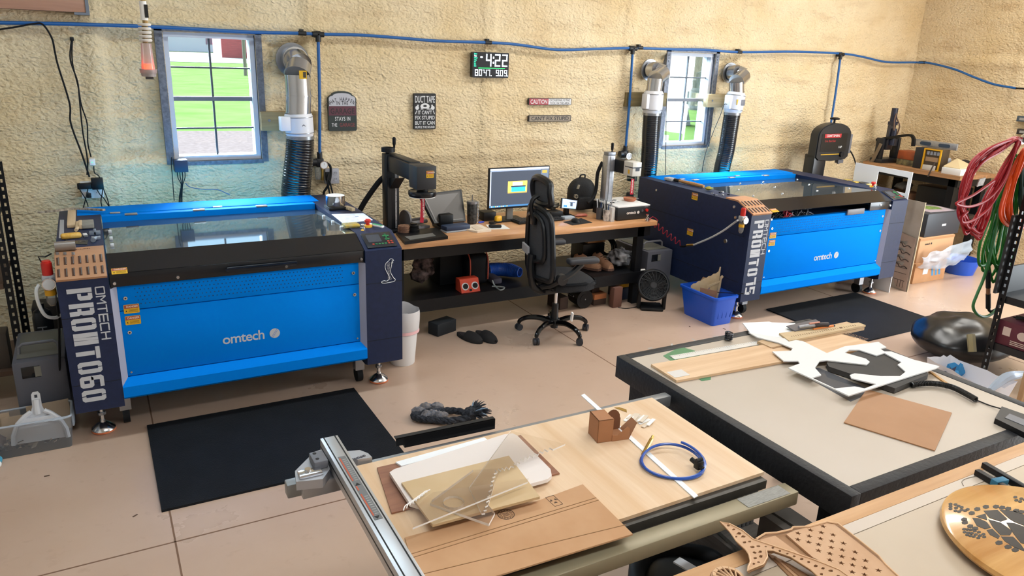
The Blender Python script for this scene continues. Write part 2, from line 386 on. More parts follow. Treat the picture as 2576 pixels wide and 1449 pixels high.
t=thing('porch','house porch with red beam and pale wall beyond the tree trunks','porch',(p.x+4,p.y+14,-0.3))
b=B();b.box((-14,4,0),(14,8,5.5));b.build('porch_wall',WHT,t)
b=B();b.box((-14,-0.3,2.9),(14,0.0,3.5));b.build('porch_beam',mat('red_brick_beam','#b06a5c',0.8),t)
for x in(-12,-6,-1.5,3,8):
 b=B();b.box((x-0.25,-0.3,0),(x+0.25,0.1,2.9));b.build('porch_post',WHT,t)
b=B();b.box((-9,3.9,0.3),(-5,4.02,2.4));b.build('porch_window',mat('house_window'),t)
# ---------------------------------------------------------------- shared materials
NAVY=mat('navy_powder_coat','#1d294a',0.45,var='#1a2542',scale=30,bump=0.04,bscale=400,spec=0.35)
BLUE=mat('blue_powder_coat','#057fe4',0.7,spec=0.015,bump=0.03,bscale=400)
BEVEL_LIT=mat('bevel_lit_grey','#9c9cab',0.5);SMOKE=mat('smoked_acrylic','#343a3e',0.04,spec=1.0)
BLKP=mat('black_plastic','#101114',0.45,spec=0.35);BLKM=mat('black_metal','#111216',0.45,0.1,spec=0.35);BLKR=mat('black_rubber','#121316',0.7,spec=0.3)
WHITE=mat('white_paint','#e9e9ea',0.45);WPAPER=mat('white_paper','#ecebe8',0.8);CHROME=mat('chrome','#d8dade',0.18,1.0)
STEEL=mat('brushed_steel','#9a9da3',0.35,0.9);ALU=mat('aluminium','#b9bcc2',0.38,0.75,var='#a5a8af',scale=30);BRASS=mat('brass','#b08f4a',0.3,0.9)
REDP=mat('red_plastic','#c8271f',0.4);YEL=mat('yellow_plastic','#e2a91c',0.45);CARD=mat('cardboard','#bf9066',0.85,var='#b58359',scale=6)
ORNG=mat('orange_plastic','#e2591c',0.45);PRINT=mat('dark_print','#1b1a1a',0.7);LETTER=mat('pale_grey_lettering','#bfc1c6',0.55)
GREY=mat('mid_grey_plastic','#6c6d74',0.5);PLY=wood('plywood','#d9b78c','#c9a173','X',2.5)
LBLY=mat('yellow_label','#d8a818',0.5);LBLR=mat('orange_label_header','#a4503a',0.5)
FRONT=lambda x,y,z:basis((1,0,0),(0,0,1),(x,y,z))
def warn_label(parent,T,w=0.075,h=0.05):
 b=B();b.prism(rrect(w,h,0.003,2,0,0),0,0.0012,T=T)
 b.m=1;b.prism(rrect(w*0.94,h*0.40,0.003,2,0,h*0.26),0.0012,0.0016,T=T)
 b.m=2;b.prism([(-w*0.40,-h*0.30),(-w*0.30,-h*0.30),(-w*0.35,-h*0.10)],0.0012,0.0018,T=T)
 for k in range(3):b.box((-w*0.2,-h*(0.10+0.12*k),0.0012),(w*0.4,-h*(0.07+0.12*k),0.0016),T=T)
 o=b.build('warning_label',[LBLY,LBLR,PRINT],parent)
 text('lettering','DANGER',h*0.30,mat('cream_print','#e9d9c0',0.6),o,T@Matrix.Translation((-w*0.34,h*0.17,0.0016)),0.0003,0.012,sx=0.95)
 return o
def stroke_word(word,size,T,wide=1.0,thick=0.26,gap=0.05,chamf=0.12):
 """blocky lettering: returns a B in the plane of T, x along the word"""
 b=B();x=0.0;t=thick;H=1.25;W=1.0*wide
 def bar(x0,y0,x1,y1):b.box((x0*size,y0*size,0),(x1*size,y1*size,0.0008),T=T)
 def poly(pts):b.prism([(p[0]*size,p[1]*size)for p in pts],0,0.0008,T=T)
 def ring(x,y0,y1,split=True):
  c=chamf;g=gap/2;xm=x+W/2
  for sgn in(-1,1):
   xo=x if sgn<0 else x+W
   q=lambda u:xo-sgn*u
   gg=g if split else 0
   poly([(xm+sgn*gg,y0),(q(c),y0),(q(0),y0+c),(q(0),y1-c),(q(c),y1),(xm+sgn*gg,y1),(xm+sgn*gg,y1-t*0.8),(q(t),y1-t*0.8),(q(t),y0+t*0.8),(xm+sgn*gg,y0+t*0.8)])
 for ch in word:
  if ch in 'O0':ring(x,0,H)
  elif ch=='P':
   bar(x,0,x+t,H);poly([(x+t+gap,H),(x+W-chamf,H),(x+W,H-chamf),(x+W,0.5+chamf),(x+W-chamf,0.5),(x+t+gap,0.5),(x+t+gap,0.5+t*0.7),(x+W-t,0.5+t*0.7),(x+W-t,H-t*0.8),(x+t+gap,H-t*0.8)])
  elif ch=='R':
   bar(x,0,x+t,H);poly([(x+t+gap,H),(x+W-chamf,H),(x+W,H-chamf),(x+W,0.55+chamf),(x+W-chamf*0.6,0.55),(x+W,0.45),(x+W,0),(x+W-t,0),(x+W-t,0.4),(x+t+gap,0.4),(x+t+gap,0.4+t*0.75),(x+W-t,0.4+t*0.75),(x+W-t,H-t*0.8),(x+t+gap,H-t*0.8)])
  elif ch=='N':
   bar(x,0,x+t,H);bar(x+W-t,0,x+W,H);poly([(x+t+gap*0.6,H),(x+t+gap*0.6+t*0.7,H),(x+W-t-gap*0.6,0.25),(x+W-t-gap*0.6,0),(x+W-t-gap*0.6-t*0.7,0),(x+t+gap*0.6,H-0.3)])
  elif ch=='T':bar(x,H-t*0.85,x+W,H);bar(x+W/2-t/2,0,x+W/2+t/2,H-t*0.85-gap)
  elif ch=='6':
   ring(x,0,0.72,False);poly([(x,0.72-chamf),(x,H-chamf),(x+chamf,H),(x+W,H),(x+W,H-t*0.8),(x+t,H-t*0.8),(x+t,0.6)])
  elif ch=='7':bar(x,H-t*0.85,x+W,H);bar(x+W-t,0,x+W,H-t*0.85-gap)
  elif ch=='5':
   bar(x,H-t*0.8,x+W,H);bar(x,0.55,x+t,H-t*0.8);bar(x+t+gap,0.55,x+W-chamf,0.55+t*0.75);bar(x+W-t,t*0.8,x+W,0.55+t*0.3);bar(x,0,x+W-chamf*0.5,t*0.75)
  elif ch=='M':
   bar(x,0,x+t,H);bar(x+W-t,0,x+W,H);poly([(x+t,H),(x+W/2,H-0.55),(x+W-t,H),(x+W-t,H-t*1.3),(x+W/2,H-0.55-t*1.3),(x+t,H-t*1.3)])
  elif ch=='E':
   for y in(0,(H-t)/2,H-t):bar(x+t+gap,y,x+W,y+t)
   bar(x,0,x+t,H)
  elif ch=='C':
   poly([(x+W,0),(x+chamf,0),(x,chamf),(x,H-chamf),(x+chamf,H),(x+W,H),(x+W,H-t),(x+t,H-t),(x+t,t),(x+W,t)])
  elif ch=='H':bar(x,0,x+t,H);bar(x+W-t,0,x+W,H);bar(x+t,(H-t)/2,x+W-t,(H+t)/2)
  x+=W+0.17
 return b
def maker_logo(parent,T,size,m):
 """lower-case maker's name and the striped disc"""
 text('lettering','omtech',size,m,parent,T,0.0006,0.012,sx=1.0,space=0.92)
 b=B();r=size*0.36;cx=size*3.55;cy=size*0.30
 c,s=math.cos(math.radians(55)),math.sin(math.radians(55))
 for u0,u1 in((-1.0,-0.16),(-0.09,0.10),(0.17,1.0)):
  pts=[]
  n=14;a0,a1=math.acos(u1),math.acos(u0)
  for k in range(n+1):a=a0+(a1-a0)*k/n;pts.append((math.cos(a),math.sin(a)))
  for k in range(n+1):a=a1+(a0-a1)*k/n;pts.append((math.cos(a),-math.sin(a)))
  pts=[p for i,p in enumerate(pts)if i==0 or(abs(p[0]-pts[i-1][0])+abs(p[1]-pts[i-1][1]))>1e-5]
  pts=[(cx+r*(x*s-y*(-c))*1.0,cy+r*(x*(-c)+y*s))for x,y in pts]
  b.prism(pts,0,0.0008,T=T)
 b.build('emblem',m,parent)
def laser_cutter(name,label,x0,x1,pw,word,open_front):
 YF=4.25;YB=5.72;ZT=1.012;ZB=0.19;ZK=0.938;YK=4.425
 t=thing(name,label,'laser cutter',((x0+x1)/2,(YF+YB)/2,0))
 O=MW[t.name].translation
 XI0,XI1=x0+pw,x1-pw
 prof=[(YF,ZB),(YF,ZK),(YK,ZT),(YB,ZT),(YB,ZB),(YF+0.05,ZB-0.015)]
 def side(xa,xb,nm):
  b=B();T=Matrix(((0,0,1,0),(1,0,0,0),(0,1,0,0),(0,0,0,1)))
  b.prism(prof,xa,xb,T=T);p=b.build(nm,NAVY,t,world=True)
  for z in(0.728,0.350):b=B();b.box((xa+0.0005,YF-0.0012,z-0.0016),(xb-0.0005,YF+0.004,z+0.0016));b.build('seam',mat('seam_shadow_gap','#10131c',0.8),p,world=True)
  return p
 pl=side(x0,XI0,'pillar');pr=side(XI1,x1,'pillar')
 b=B();b.box((XI0,4.36,0.28),(XI1,YB,0.86));b.build('body',NAVY,t,world=True)
 YP=4.285
 for xa,sg in((XI0,1),(XI1,-1)):
  b=B();b.add([(xa,YF,0.862),(xa+sg*0.032,YP,0.866),(xa+sg*0.032,YP,0.34),(xa,YF,0.29),(xa+sg*0.032,YP+0.06,0.866),(xa,YP+0.06,0.862),(xa,YP+0.06,0.29),(xa+sg*0.032,YP+0.06,0.34)],[(0,1,2,3),(0,1,4,5),(1,2,7,4),(3,2,7,6),(4,5,6,7),(0,3,6,5)])
  b.build('bevel_strip',BEVEL_LIT,t,world=True)  # navy pillar's chamfer: the light it catches is painted in as paler grey
 xa,xb=XI0+0.032,XI1-0.032
 b=B();b.box((xa,YP,0.727),(xb,YP+0.05,0.866),0.002);up=b.build('vent_panel',BLUE,t,world=True)
 b=B();ncol=int((xb-xa-0.17)/0.0215)
 for r in range(5):
  for c in range(ncol):
   x=xa+0.085+c*0.0215+(0.010 if r%2 else 0);z=0.842-r*0.0215
   w_=0.0042;b.add([(x-w_,YP-0.0006,z),(x,YP-0.0006,z-w_),(x+w_,YP-0.0006,z),(x,YP-0.0006,z+w_)],[(0,1,2,3)])
 b.build('vent_holes',mat('vent_dark','#0a3a6e',0.8),up,world=True)
 b=B();b.box((xa,YP,0.348),(xb,YP+0.05,0.722),0.002);fp=b.build('front_panel',BLUE,t,world=True)
 b=B();b.prism([(YP,0.343),(YF-0.004,0.30),(YF-0.004,0.24),(YF+0.02,0.222),(YP+0.06,0.222),(YP+0.06,0.343)],XI0+0.001,XI1-0.001,T=Matrix(((0,0,1,0),(1,0,0,0),(0,1,0,0),(0,0,0,1))))
 b.build('skirt_panel',BLUE,t,world=True)
 lx=xa+(0.50 if not open_front else 0.62)
 maker_logo(fp,MW[t.name].inverted()@FRONT(lx,YP-0.0008,0.455),0.083,LETTER)
 for(x,z)in((xa+0.035,0.795),(xa+0.035,0.60),(xb-0.035,0.80),(xb-0.03,0.66),(xa+0.02,0.37),(xb-0.02,0.37)):
  r=0.012 if z>0.5 else 0.006
  b=B();b.cyl((x,YP+0.002,z),(x,YP-0.005,z),r,r*0.85,14);b.m=1;b.cyl((x,YP-0.005,z),(x,YP-0.0055,z),r*0.4,n=8);b.build('panel_lock',[CHROME,PRINT],t,world=True)
 I=MW[t.name].inverted()
 for z in(0.733,0.668):warn_label(t,I@FRONT(xa+0.058,YP-0.001,z))
 b=B();b.box((XI0+0.012-pw*0.62,5.475,ZT-0.012),(XI1+0.05,YB-0.004,ZT+0.004),0.003);b.build('rear_deck',BLUE,t,world=True)
 b=B();b.box((XI0+0.003,5.452,ZT-0.03),(XI1-0.003,5.475,ZT-0.004));b.build('deck_gap',BLKP,t,world=True)
 for k in range(2):
  x=XI0+(XI1-XI0)*(0.04+0.46*k);b=B();b.box((x,5.458,ZT),(x+0.06,5.49,ZT+0.008),0.002);b.cyl((x,5.474,ZT+0.006),(x+0.06,5.474,ZT+0.006),0.005,n=8);b.build('deck_hinge',STEEL,t,world=True)
 g=0.004
 lid=thing('lid',None,None,M=MW[t.name].copy());lid.matrix_world=Matrix.Identity(4);lid.parent=t
 b=B();T=Matrix(((0,0,1,0),(1,0,0,0),(0,1,0,0),(0,0,0,1)))
 b.prism([(YK,ZT),(5.385,ZT-0.036),(5.385,ZT-0.05),(YK+0.005,ZT-0.02)],XI0+g,XI1-g,T=T);b.build('lid_window',SMOKE,lid,world=True)
 b=B();b.prism([(5.387,ZT-0.05),(5.387,ZT+0.003),(5.45,ZT+0.003),(5.45,ZT-0.05)],XI0+g,XI1-g,T=T);b.build('lid_rail',BLUE,lid,world=True)
 FASC=mat('black_fascia','#12151b',0.22,spec=0.5);yb=YF+0.012
 b=B();b.prism([(YK,ZT),(YF+0.012,ZK+0.006),(YF+0.03,ZK-0.004),(YK+0.008,ZT-0.022)],XI0+g,XI1-g,T=T)
 b.build('lid_slope',mat('smoked_slope','#15161a',0.10,spec=0.6),lid,world=True)
 if not open_front:
  b=B();b.box((XI0+g,yb,0.868),(XI1-g,yb+0.02,ZK+0.004),0.002);f=b.build('fascia',FASC,lid,world=True)
  hx=XI0+0.58;b=B();b.tube([(hx,yb-0.002,0.905),(hx+0.008,yb-0.012,0.915),(hx+0.03,yb-0.016,0.917),(hx+0.36,yb-0.016,0.917),(hx+0.385,yb-0.012,0.915),(hx+0.39,yb-0.002,0.905)],0.006,8)
  b.box((hx,yb-0.003,0.888),(hx+0.39,yb+0.003,0.915),0.002);b.build('handle',mat('handle_black','#20242c',0.2,0.3),lid,world=True)
  for fx in(0.018,0.24,0.66,0.985):
   x=XI0+(XI1-XI0)*fx;b=B();b.cyl((x,yb+0.001,0.889),(x,yb-0.006,0.889),0.011,0.008,12);b.build('bolt',CHROME,lid,world=True)
 else:
  b=B();b.box((XI1-0.30,yb,0.868),(XI1-g,yb+0.02,ZK+0.004),0.002);b.build('fascia',FASC,lid,world=True)
  b=B();b.box((XI1-0.59,yb+0.004,0.845),(XI1-0.36,yb+0.02,0.897),0.006);b.build('side_flap',GREY,t,world=True)
  wb=B();random.seed(3)
  for k in range(16):
   x=XI0+0.05+0.035*k;pts=[(x+random.uniform(-.03,.03),4.33+random.uniform(0,.04),0.86+random.uniform(0.0,0.055))for _ in range(5)]
   wb.m=1 if k in(6,7,8)else(2 if k%3==0 else 0);wb.tube([(x-0.05,4.34,0.86)]+pts+[(x+0.06,4.35,0.862)],0.004,6,sub=4)
  wb.build('wiring',[BLKP,mat('red_wire','#b51f2c',0.4),GREY],t,world=True)
  for fx,z in((0.99,0.90),(0.90,0.915),(0.012,0.88)):
   x=XI0+(XI1-XI0)*fx;b=B();b.cyl((x,yb+0.001,z),(x,yb-0.006,z),0.011,0.008,12);b.build('bolt',CHROME,lid,world=True)
 for k in range(3):
  x=XI0+(XI1-XI0)*(0.10+0.30*k);b=B();b.box((x,5.384,ZT+0.0),(x+0.075,5.42,ZT+0.010),0.003);b.cyl((x,5.390,ZT+0.006),(x+0.075,5.390,ZT+0.006),0.006,n=8);b.build('hinge',STEEL,lid,world=True)
 if open_front:
  for fx,y in((0.1,4.62),(0.33,4.62),(0.62,4.62),(0.9,4.62),(0.2,4.95),(0.5,4.95),(0.8,4.95),(0.12,5.27),(0.42,5.27),(0.62,5.27),(0.93,5.27)):
   x=XI0+(XI1-XI0)*fx;b=B();zl=ZT-0.0375*(y-YK);b.cyl((x,y,zl),(x,y,zl+0.008),0.010,0.008,12);b.build('bolt',CHROME,lid,world=True)
 else:
  for sx in(XI0+0.03,XI1-0.045):
   for y in(4.60,4.80,5.02):
    zl=ZT-0.0375*(y-YK)-0.002;b=B();b.box((sx,y,zl),(sx+0.018,y+0.022,zl+0.016),0.002);b.build('latch',mat('latch_white','#d5d8dd',0.4),lid,world=True)
 warn_label(lid,I@basis((1,0,0),(0,YK-YF,ZT-ZK),(XI0+0.055,YF+0.026,ZK+0.012)),0.075,0.05)
 nY,nZ=YF-YK,ZK-ZT;CP=basis((1,0,0),(0,YK-YF,ZT-ZK),((XI1+x1)/2,(YF+YK)/2,(ZK+ZT)/2+0.0005))
 b=B();b.box((-0.095,-0.075,0),(0.095,0.075,0.008),0.003,T=CP);cp=b.build('control_panel',mat('panel_black','#1c1e25',0.35),t,world=True)
 b=B();b.prism(rrect(0.085,0.075,0.004,2,-0.030,0.014),0.008,0.0095,T=CP);b.build('screen',mat('panel_screen','#464b55',0.25),cp,world=True)
 bt=B()
 for k,(u,v)in enumerate(((0.052,0.045),(0.038,0.030),(0.052,0.030),(0.066,0.030),(0.052,0.015),(0.045,-0.004),(0.06,-0.004),(-0.05,-0.045),(-0.03,-0.045),(-0.01,-0.045),(0.01,-0.045),(0.03,-0.045),(0.052,-0.026),(0.072,-0.026),(0.052,-0.045),(0.072,-0.045))):
  bt.m=1 if k in(7,12,13,14,15)else 0;bt.prism(rrect(0.013,0.010,0.002,2,u,v),0.008,0.011,T=CP)
 bt.build('button',[mat('key_green','#2f7f4e',0.5),mat('key_red','#b5412f',0.5)],cp,world=True)
 es=thing('emergency_stop','red emergency stop button',None,M=MW[t.name].copy());es.matrix_world=Matrix.Identity(4);es.parent=t
 ex,ey=(XI1+x1)/2+0.005,4.565
 b=B();b.cyl((ex,ey,ZT),(ex,ey,ZT+0.012),0.030,0.028,20);b.build('collar',YEL,es,world=True)
 b=B();b.lathe([(0.012,0.012),(0.012,0.028),(0.021,0.032),(0.021,0.046),(0.015,0.051),(0,0.052)],20,TR((ex,ey,ZT)));b.build('button_cap',REDP,es,world=True)
 b=B();b.lathe([(0.017,0),(0.017,0.012),(0.012,0.014),(0.012,0.03),(0.009,0.034),(0.0,0.034)],16,TR((ex-0.05,ey-0.055,ZT)));b.build('key_switch',CHROME,t,world=True)
 DOWN=lambda x,z:basis((0,0,-1),(1,0,0),(x,YF-0.0012,z))
 n=len(word);s=0.108 if n>7 else 0.104
 stroke_word(word,(0.62/(n*1.17*0.74)),DOWN(x0+pw*0.17,0.885),wide=0.74,thick=0.27).build('model_lettering',LETTER,pl,world=True)
 stroke_word('OMTECH',0.036,DOWN(x0+pw*0.71,0.885),wide=1.22,thick=0.19,gap=0.0).build('maker_lettering',LETTER,pl,world=True)
 if not open_front:
  ex,ez=XI1+pw*0.60,0.80;k=0.00105
  out=[(8,62),(14,70),(24,72),(34,66),(38,58),(30,60),(26,56),(33,50),(30,44),(24,50),(25,36),(21,18),(17,2),(20,-18),(30,-36),(36,-48),(44,-54),(46,-62),(36,-70),(10,-72),(-18,-74),(-36,-70),(-38,-62),(-22,-58),(-10,-62),(2,-58),(10,-48),(8,-34),(-2,-14),(-12,8),(-16,28),(-10,48)]
  pts=[Vector((p[0]*k,p[1]*k,0))for p in out];TF=FRONT(ex,YF-0.002,ez)
  b=B();b.tube(spline(pts,3,True),0.0022,5,True,T=TF)
  for q in range(15):
   z=50-q*7.2;w0=-13+(0.9*q if q<10 else 8-(q-10)*0.2);w1=22-0.5*q+(0 if q<11 else(q-10)*4)
   b.tube([((w0+5)*k,z*k,0.0008),((w0+w1)/2*k,(z-3)*k,0.0012),((w1-6)*k,z*k,0.0008)],0.0013,4,T=TF)
  b.build('snake_emblem',mat('emblem_silver','#d6d8dc',0.35,0.4),pr,world=True)
 b=B();b.box((XI0+0.05,YB+0.004,ZT-0.030),(XI1-0.02,YB+0.018,ZT-0.010));b.build('added_glow_strip',mat('added_glow_blue','#0aa0ff',0.4,emit='#0cc4ff',estr=20.0),t,world=True)  # added glowing strip, unseen behind the deck, to tint the wall cyan
 for x in(x0+0.115,x1-0.115):
  for y in(4.39,5.55):
   ft=thing('levelling_foot',None,None,M=MW[t.name].copy());ft.matrix_world=Matrix.Identity(4);ft.parent=t
   b=B();b.lathe([(0.062,0.014),(0.060,0.022),(0.035,0.044),(0.016,0.056),(0.014,0.07),(0.012,0.07),(0.012,0.195),(0,0.195)],24,TR((x,y,0)));b.build('foot_cup',CHROME,ft,world=True)
   b=B();b.lathe([(0.055,0.0),(0.062,0.004),(0.062,0.014),(0,0.014)],24,TR((x,y,0)));b.build('rubber_pad',mat('orange_rubber','#d8774a',0.6),ft,world=True)
   b=B();b.cyl((x,y,0.10),(x,y,0.115),0.022,n=6);b.build('nut',STEEL,ft,world=True)
   cx=x+(0.12 if x<(x0+x1)/2 else-0.12)
   b=B();b.cyl((cx-0.018,y+0.06,0.05),(cx+0.018,y+0.06,0.05),0.05,n=20);b.m=1;b.box((cx-0.03,y+0.02,0.09),(cx+0.03,y+0.08,0.26));b.build('castor',[BLKR,STEEL],t,world=True)
 return t,dict(x0=x0,x1=x1,XI0=XI0,XI1=XI1,ZT=ZT,YF=YF,YK=YK,ZK=ZK)
L60,G60=laser_cutter('laser_cutter','long blue and navy laser cutter with closed smoked lid and snake emblem',-0.245,1.605,0.235,'PRONTO60',False)
L75,G75=laser_cutter('laser_cutter','blue and navy laser cutter with open front slot showing wires, beside the blue bin',4.605,6.625,0.225,'PRONTO75',True)
I75=MW[L75.name].inverted()
SIDE=lambda x,y,z:basis((0,-1,0),(0,0,1),(x,y,z))
for(y,z)in((4.93,0.965),(4.94,0.64)):warn_label(L75,I75@SIDE(4.604,y,z),0.075,0.06)
for z in(0.742,0.35):b=B();b.box((4.6042,4.30,z-0.0016),(4.606,5.70,z+0.0016));b.build('side_seam',mat('seam_shadow_gap'),L75,world=True)
for(y,z,r)in((5.45,0.93,0.012),(4.45,0.965,0.014),(4.42,0.88,0.014),(4.50,0.66,0.02)):
 b=B();b.cyl((4.606,y,z),(4.598,y,z),r,r*0.85,14);b.build('side_bolt',CHROME,L75,world=True)
# ---------------------------------------------------------------- the desk by the back wall
DZ=0.755;SZ=0.30
D=lambda x,y,dz=0.0:at(x,y,Z=DZ+dz)
S=lambda x,y,dz=0.0:at(x,y,Z=SZ+dz)
G=lambda x,y,dz=0.0:at(x,y,Z=dz)
BUTCH=wood('butcher_block','#dca877','#c68c5e','X',3.0,rough=0.35,coat=0.3)
t=thing('workbench','long wooden-topped desk with black steel frame between the two laser cutters','desk',(3.0,5.37,0))
DX0,DX1,DY0,DY1=1.76,4.27,5.0,5.76
b=B();b.box((DX0,DY0,DZ-0.042),(DX1,DY1,DZ-0.0006),0.004);b.build('desktop',BUTCH,t,world=True)
b=B();b.box((DX0+0.05,DY0+0.03,DZ-0.135),(DX1-0.05,DY0+0.055,DZ-0.042));b.box((DX0+0.05,DY1-0.055,DZ-0.135),(DX1-0.05,DY1-0.03,DZ-0.042));b.box((DX1-0.11,DY0+0.056,DZ-0.135),(DX1-0.08,DY1-0.056,DZ-0.042));b.build('apron',BLKM,t,world=True)
for x in(DX0+0.12,4.12):
 for y in(DY0+0.06,DY1-0.07):
  b=B();b.box((x-0.035,y-0.03,0),(x+0.035,y+0.03,DZ-0.043));b.build('leg',BLKM,t,world=True)
b=B();b.box((DX0+0.06,DY0+0.02,SZ-0.10),(DX1-0.04,DY0+0.045,SZ-0.002));b.box((DX0+0.06,DY0+0.045,SZ-0.03),(DX1-0.04,DY1-0.03,SZ-0.004));b.build('shelf',BLKM,t,world=True)
P=D(985,580);X,Y=P.x,P.y
t=thing('laser_marker','tall black laser marking column with hand crank, standing beside the long cutter','laser marker',(X,Y,DZ))
b=B();b.box((-0.09,-0.10,0),(0.10,0.10,0.022),0.004);b.build('base',BLKM,t)
b=B();b.box((-0.055,-0.045,0.022),(0.05,0.05,0.60),0.006);b.box((-0.048,-0.053,0.022),(-0.018,-0.045,0.598));b.build('column',mat('black_anodised','#1b1d22',0.42,0.2),t)
b=B();b.box((0.014,-0.049,0.03),(0.028,-0.045,0.585));b.m=1
for k in range(55):b.box((0.015,-0.0498,0.04+0.0098*k),(0.0215 if k%5 else 0.027,-0.049,0.0425+0.0098*k))
b.build('scale_strip',[ALU,PRINT],t)
b=B();b.lathe([(0.052,0.012),(0.052,0.045),(0.046,0.045),(0.044,0.03),(0.01,0.03),(0.01,0.012)],28,TR((-0.02,0,0.6)));b.cyl((-0.02,0,0.59),(-0.02,0,0.62),0.02);b.build('hand_wheel',BLKM,t)
b=B();b.lathe([(0.008,0),(0.008,0.02),(0.013,0.03),(0.014,0.075),(0.008,0.082),(0,0.082)],12,TR((0.025,-0.01,0.64)));b.build('crank_handle',BLKP,t)
b=B();b.prism([(-0.05,0.42),(-0.05,0.34),(-0.18,0.44)],-0.03,0.045,T=Matrix(((0,0,1,0),(1,0,0,0),(0,1,0,0),(0,0,0,1))))
b.box((-0.045,-0.50,0.475),(0.065,-0.05,0.592),0.01);b.box((-0.028,-0.48,0.588),(0.048,-0.06,0.604),0.006);b.build('arm',mat('black_anodised'),t)
b=B();b.box((-0.05,-0.53,0.465),(0.07,-0.50,0.60),0.004);b.box((-0.06,-0.68,0.44),(0.085,-0.532,0.60),0.005);h=b.build('scan_head',mat('black_cast','#22252a',0.5),t)
warn_label(h,FRONT(0.035,-0.6805,0.545),0.055,0.048)
b=B();b.cyl((0.012,-0.60,0.40),(0.012,-0.60,0.44),0.04,n=24);b.build('lens',BLKP,t)
b=B();b.lathe([(0.070,-0.022),(0.094,-0.022),(0.10,-0.008),(0.098,0.012),(0.088,0.018),(0.070,0.014)],32,TR((0.012,-0.60,0.405)));b.m=1;b.lathe([(0.072,-0.026),(0.093,-0.026),(0.093,-0.022),(0.072,-0.022)],32,TR((0.012,-0.60,0.405)));b.build('ring_lamp',[mat('ring_black','#17191d',0.25),WHITE],t)
b=B();b.tube([(-0.02,0.06,0.42),(-0.06,0.12,0.36),(-0.16,0.17,0.20),(-0.24,0.20,0.04),(-0.26,0.22,0.01)],0.021,10,sub=5);b.build('cable_conduit',BLKR,t)
WEB=mat('red_webbing','#b3122e',0.7)
p=Vector((X+0.012,Y-0.61,DZ+0.378))
b=B();b.add([(p.x-0.016,p.y,p.z),(p.x+0.016,p.y,p.z),(p.x+0.013,p.y-0.004,p.z-0.08),(p.x+0.002,p.y-0.006,p.z-0.185),(p.x-0.024,p.y-0.006,p.z-0.18),(p.x-0.018,p.y-0.004,p.z-0.08)],[(0,1,2,5),(5,2,3,4)])
o=b.build('warning_ribbon',WEB);tag(o,'narrow red webbing ribbon hanging below the ring lamp of the black laser marker','ribbon')
T=basis((0.05,0,-1),(1,0,0),(p.x-0.008,p.y-0.0085,p.z-0.01));T=MW[o.name].inverted()@T
text('lettering','REMOVE BEFORE USE',0.017,mat('white_print','#efe9e6',0.7),o,T,0.0002,0.01,sx=0.85)
def flat(name,px,z,h,m,lab,cat,group=None,bev=0.0):
 """a flat sheet or box whose top outline is given by pixels on the level z+h"""
 pts=[at(x,y,Z=z+h)for x,y in px];b=B();b.prism([(p.x,p.y)for p in pts],z,z+h)
 return tag(b.build(name,m),lab,cat,group)
flat('work_plate',[(1018,608),(1127,594),(1098,572),(996,583)],DZ,0.022,BLKM,'black flat metal work plate at the front of the desk below the ring lamp','plate')
flat('sample_sheet',[(1031,603),(1096,593),(1088,586),(1018,595)],DZ+0.0225,0.003,mat('grey_sheet','#6f7070',0.5),'small grey metal sheet lying on the black work plate','sheet')
def disc(name,x,y,z,r,h,m,lab,cat,group=None,n=24):
 b=B();b.cyl((x,y,z),(x,y,z+h),r,n=n);return tag(b.build(name,m),lab,cat,group)
P=D(1016,590);LEA=mat('brown_coaster','#5b3d30',0.6,var='#a47b62',scale=60)
for k in range(4):
 disc('coaster',P.x+0.004*(k%2),P.y,DZ+0.0225+0.0125*k,0.047,0.011,LEA,['lowest','second from the bottom','third from the bottom','topmost, patterned'][k]+' round brown coaster of the stack beside the work plate','coaster','stacked brown coasters on the desk')
P=D(1043,592)
t=thing('lens_pot','stacked black lens pot standing beside the brown coasters','lens pot',(P.x+0.005,P.y+0.03,DZ+0.022))
b=B();b.lathe([(0.045,0),(0.045,0.02),(0.040,0.022),(0.040,0.034),(0,0.034)],24);b.build('pot',BLKP,t)
b=B();b.lathe([(0.034,0.034),(0.036,0.05),(0.026,0.056),(0.026,0.066),(0,0.066)],24);b.build('cap',BLKP,t)
P=D(1066,570)
t=thing('rotary_roller','grey rotary attachment with two rollers behind the black lens pot','rotary tool',(2.165,P.y,DZ),0.3)
b=B();b.box((-0.07,-0.09,0),(0.10,0.09,0.02),0.004);b.box((-0.075,-0.09,0.0),(-0.055,0.09,0.07),0.004);b.build('base',GREY,t)
for k in(0,1):
 b=B();b.cyl((-0.055,-0.05+0.08*k,0.05),(0.095,-0.05+0.08*k,0.05),0.016,n=14);b.build('roller',mat('grey_roller','#6d6a6c',0.5),t)
b=B();b.cyl((-0.085,0.0,0.08),(-0.07,0.0,0.08),0.07,n=28);b.build('chuck',mat('grey_roller'),t)
A0=D(1090,566);tl=Vector((A0.x-0.10,A0.y+0.04,DZ+0.40))
t=thing('touch_monitor','tilted monitor with a dark switched-off grey screen on a black stand','monitor',(A0.x,A0.y,DZ))
c0=at(1093,562,Y=5.34);c1=at(1172,556,Y=5.42);c2=at(1161,476,Y=5.53);c3=at(1056,489,Y=5.45)
u=(c1-c0);v=(c3-c0);w=u.cross(v).normalized();Tm=MW[t.name].inverted()
def sheet4(b,a,e,d,th,sh=0.0):
 q=[a[0]+(a[1]-a[0])*s+(a[3]-a[0])*r+((a[2]-a[1])-(a[3]-a[0]))*s*r for s,r in((sh,sh),(1-sh,sh),(1-sh,1-sh),(sh,1-sh))]
 vs=[p+w*d for p in q]+[p+w*(d+th)for p in q]
 b.add(vs,[(0,1,2,3),(7,6,5,4),(0,1,5,4),(1,2,6,5),(2,3,7,6),(3,0,4,7)])
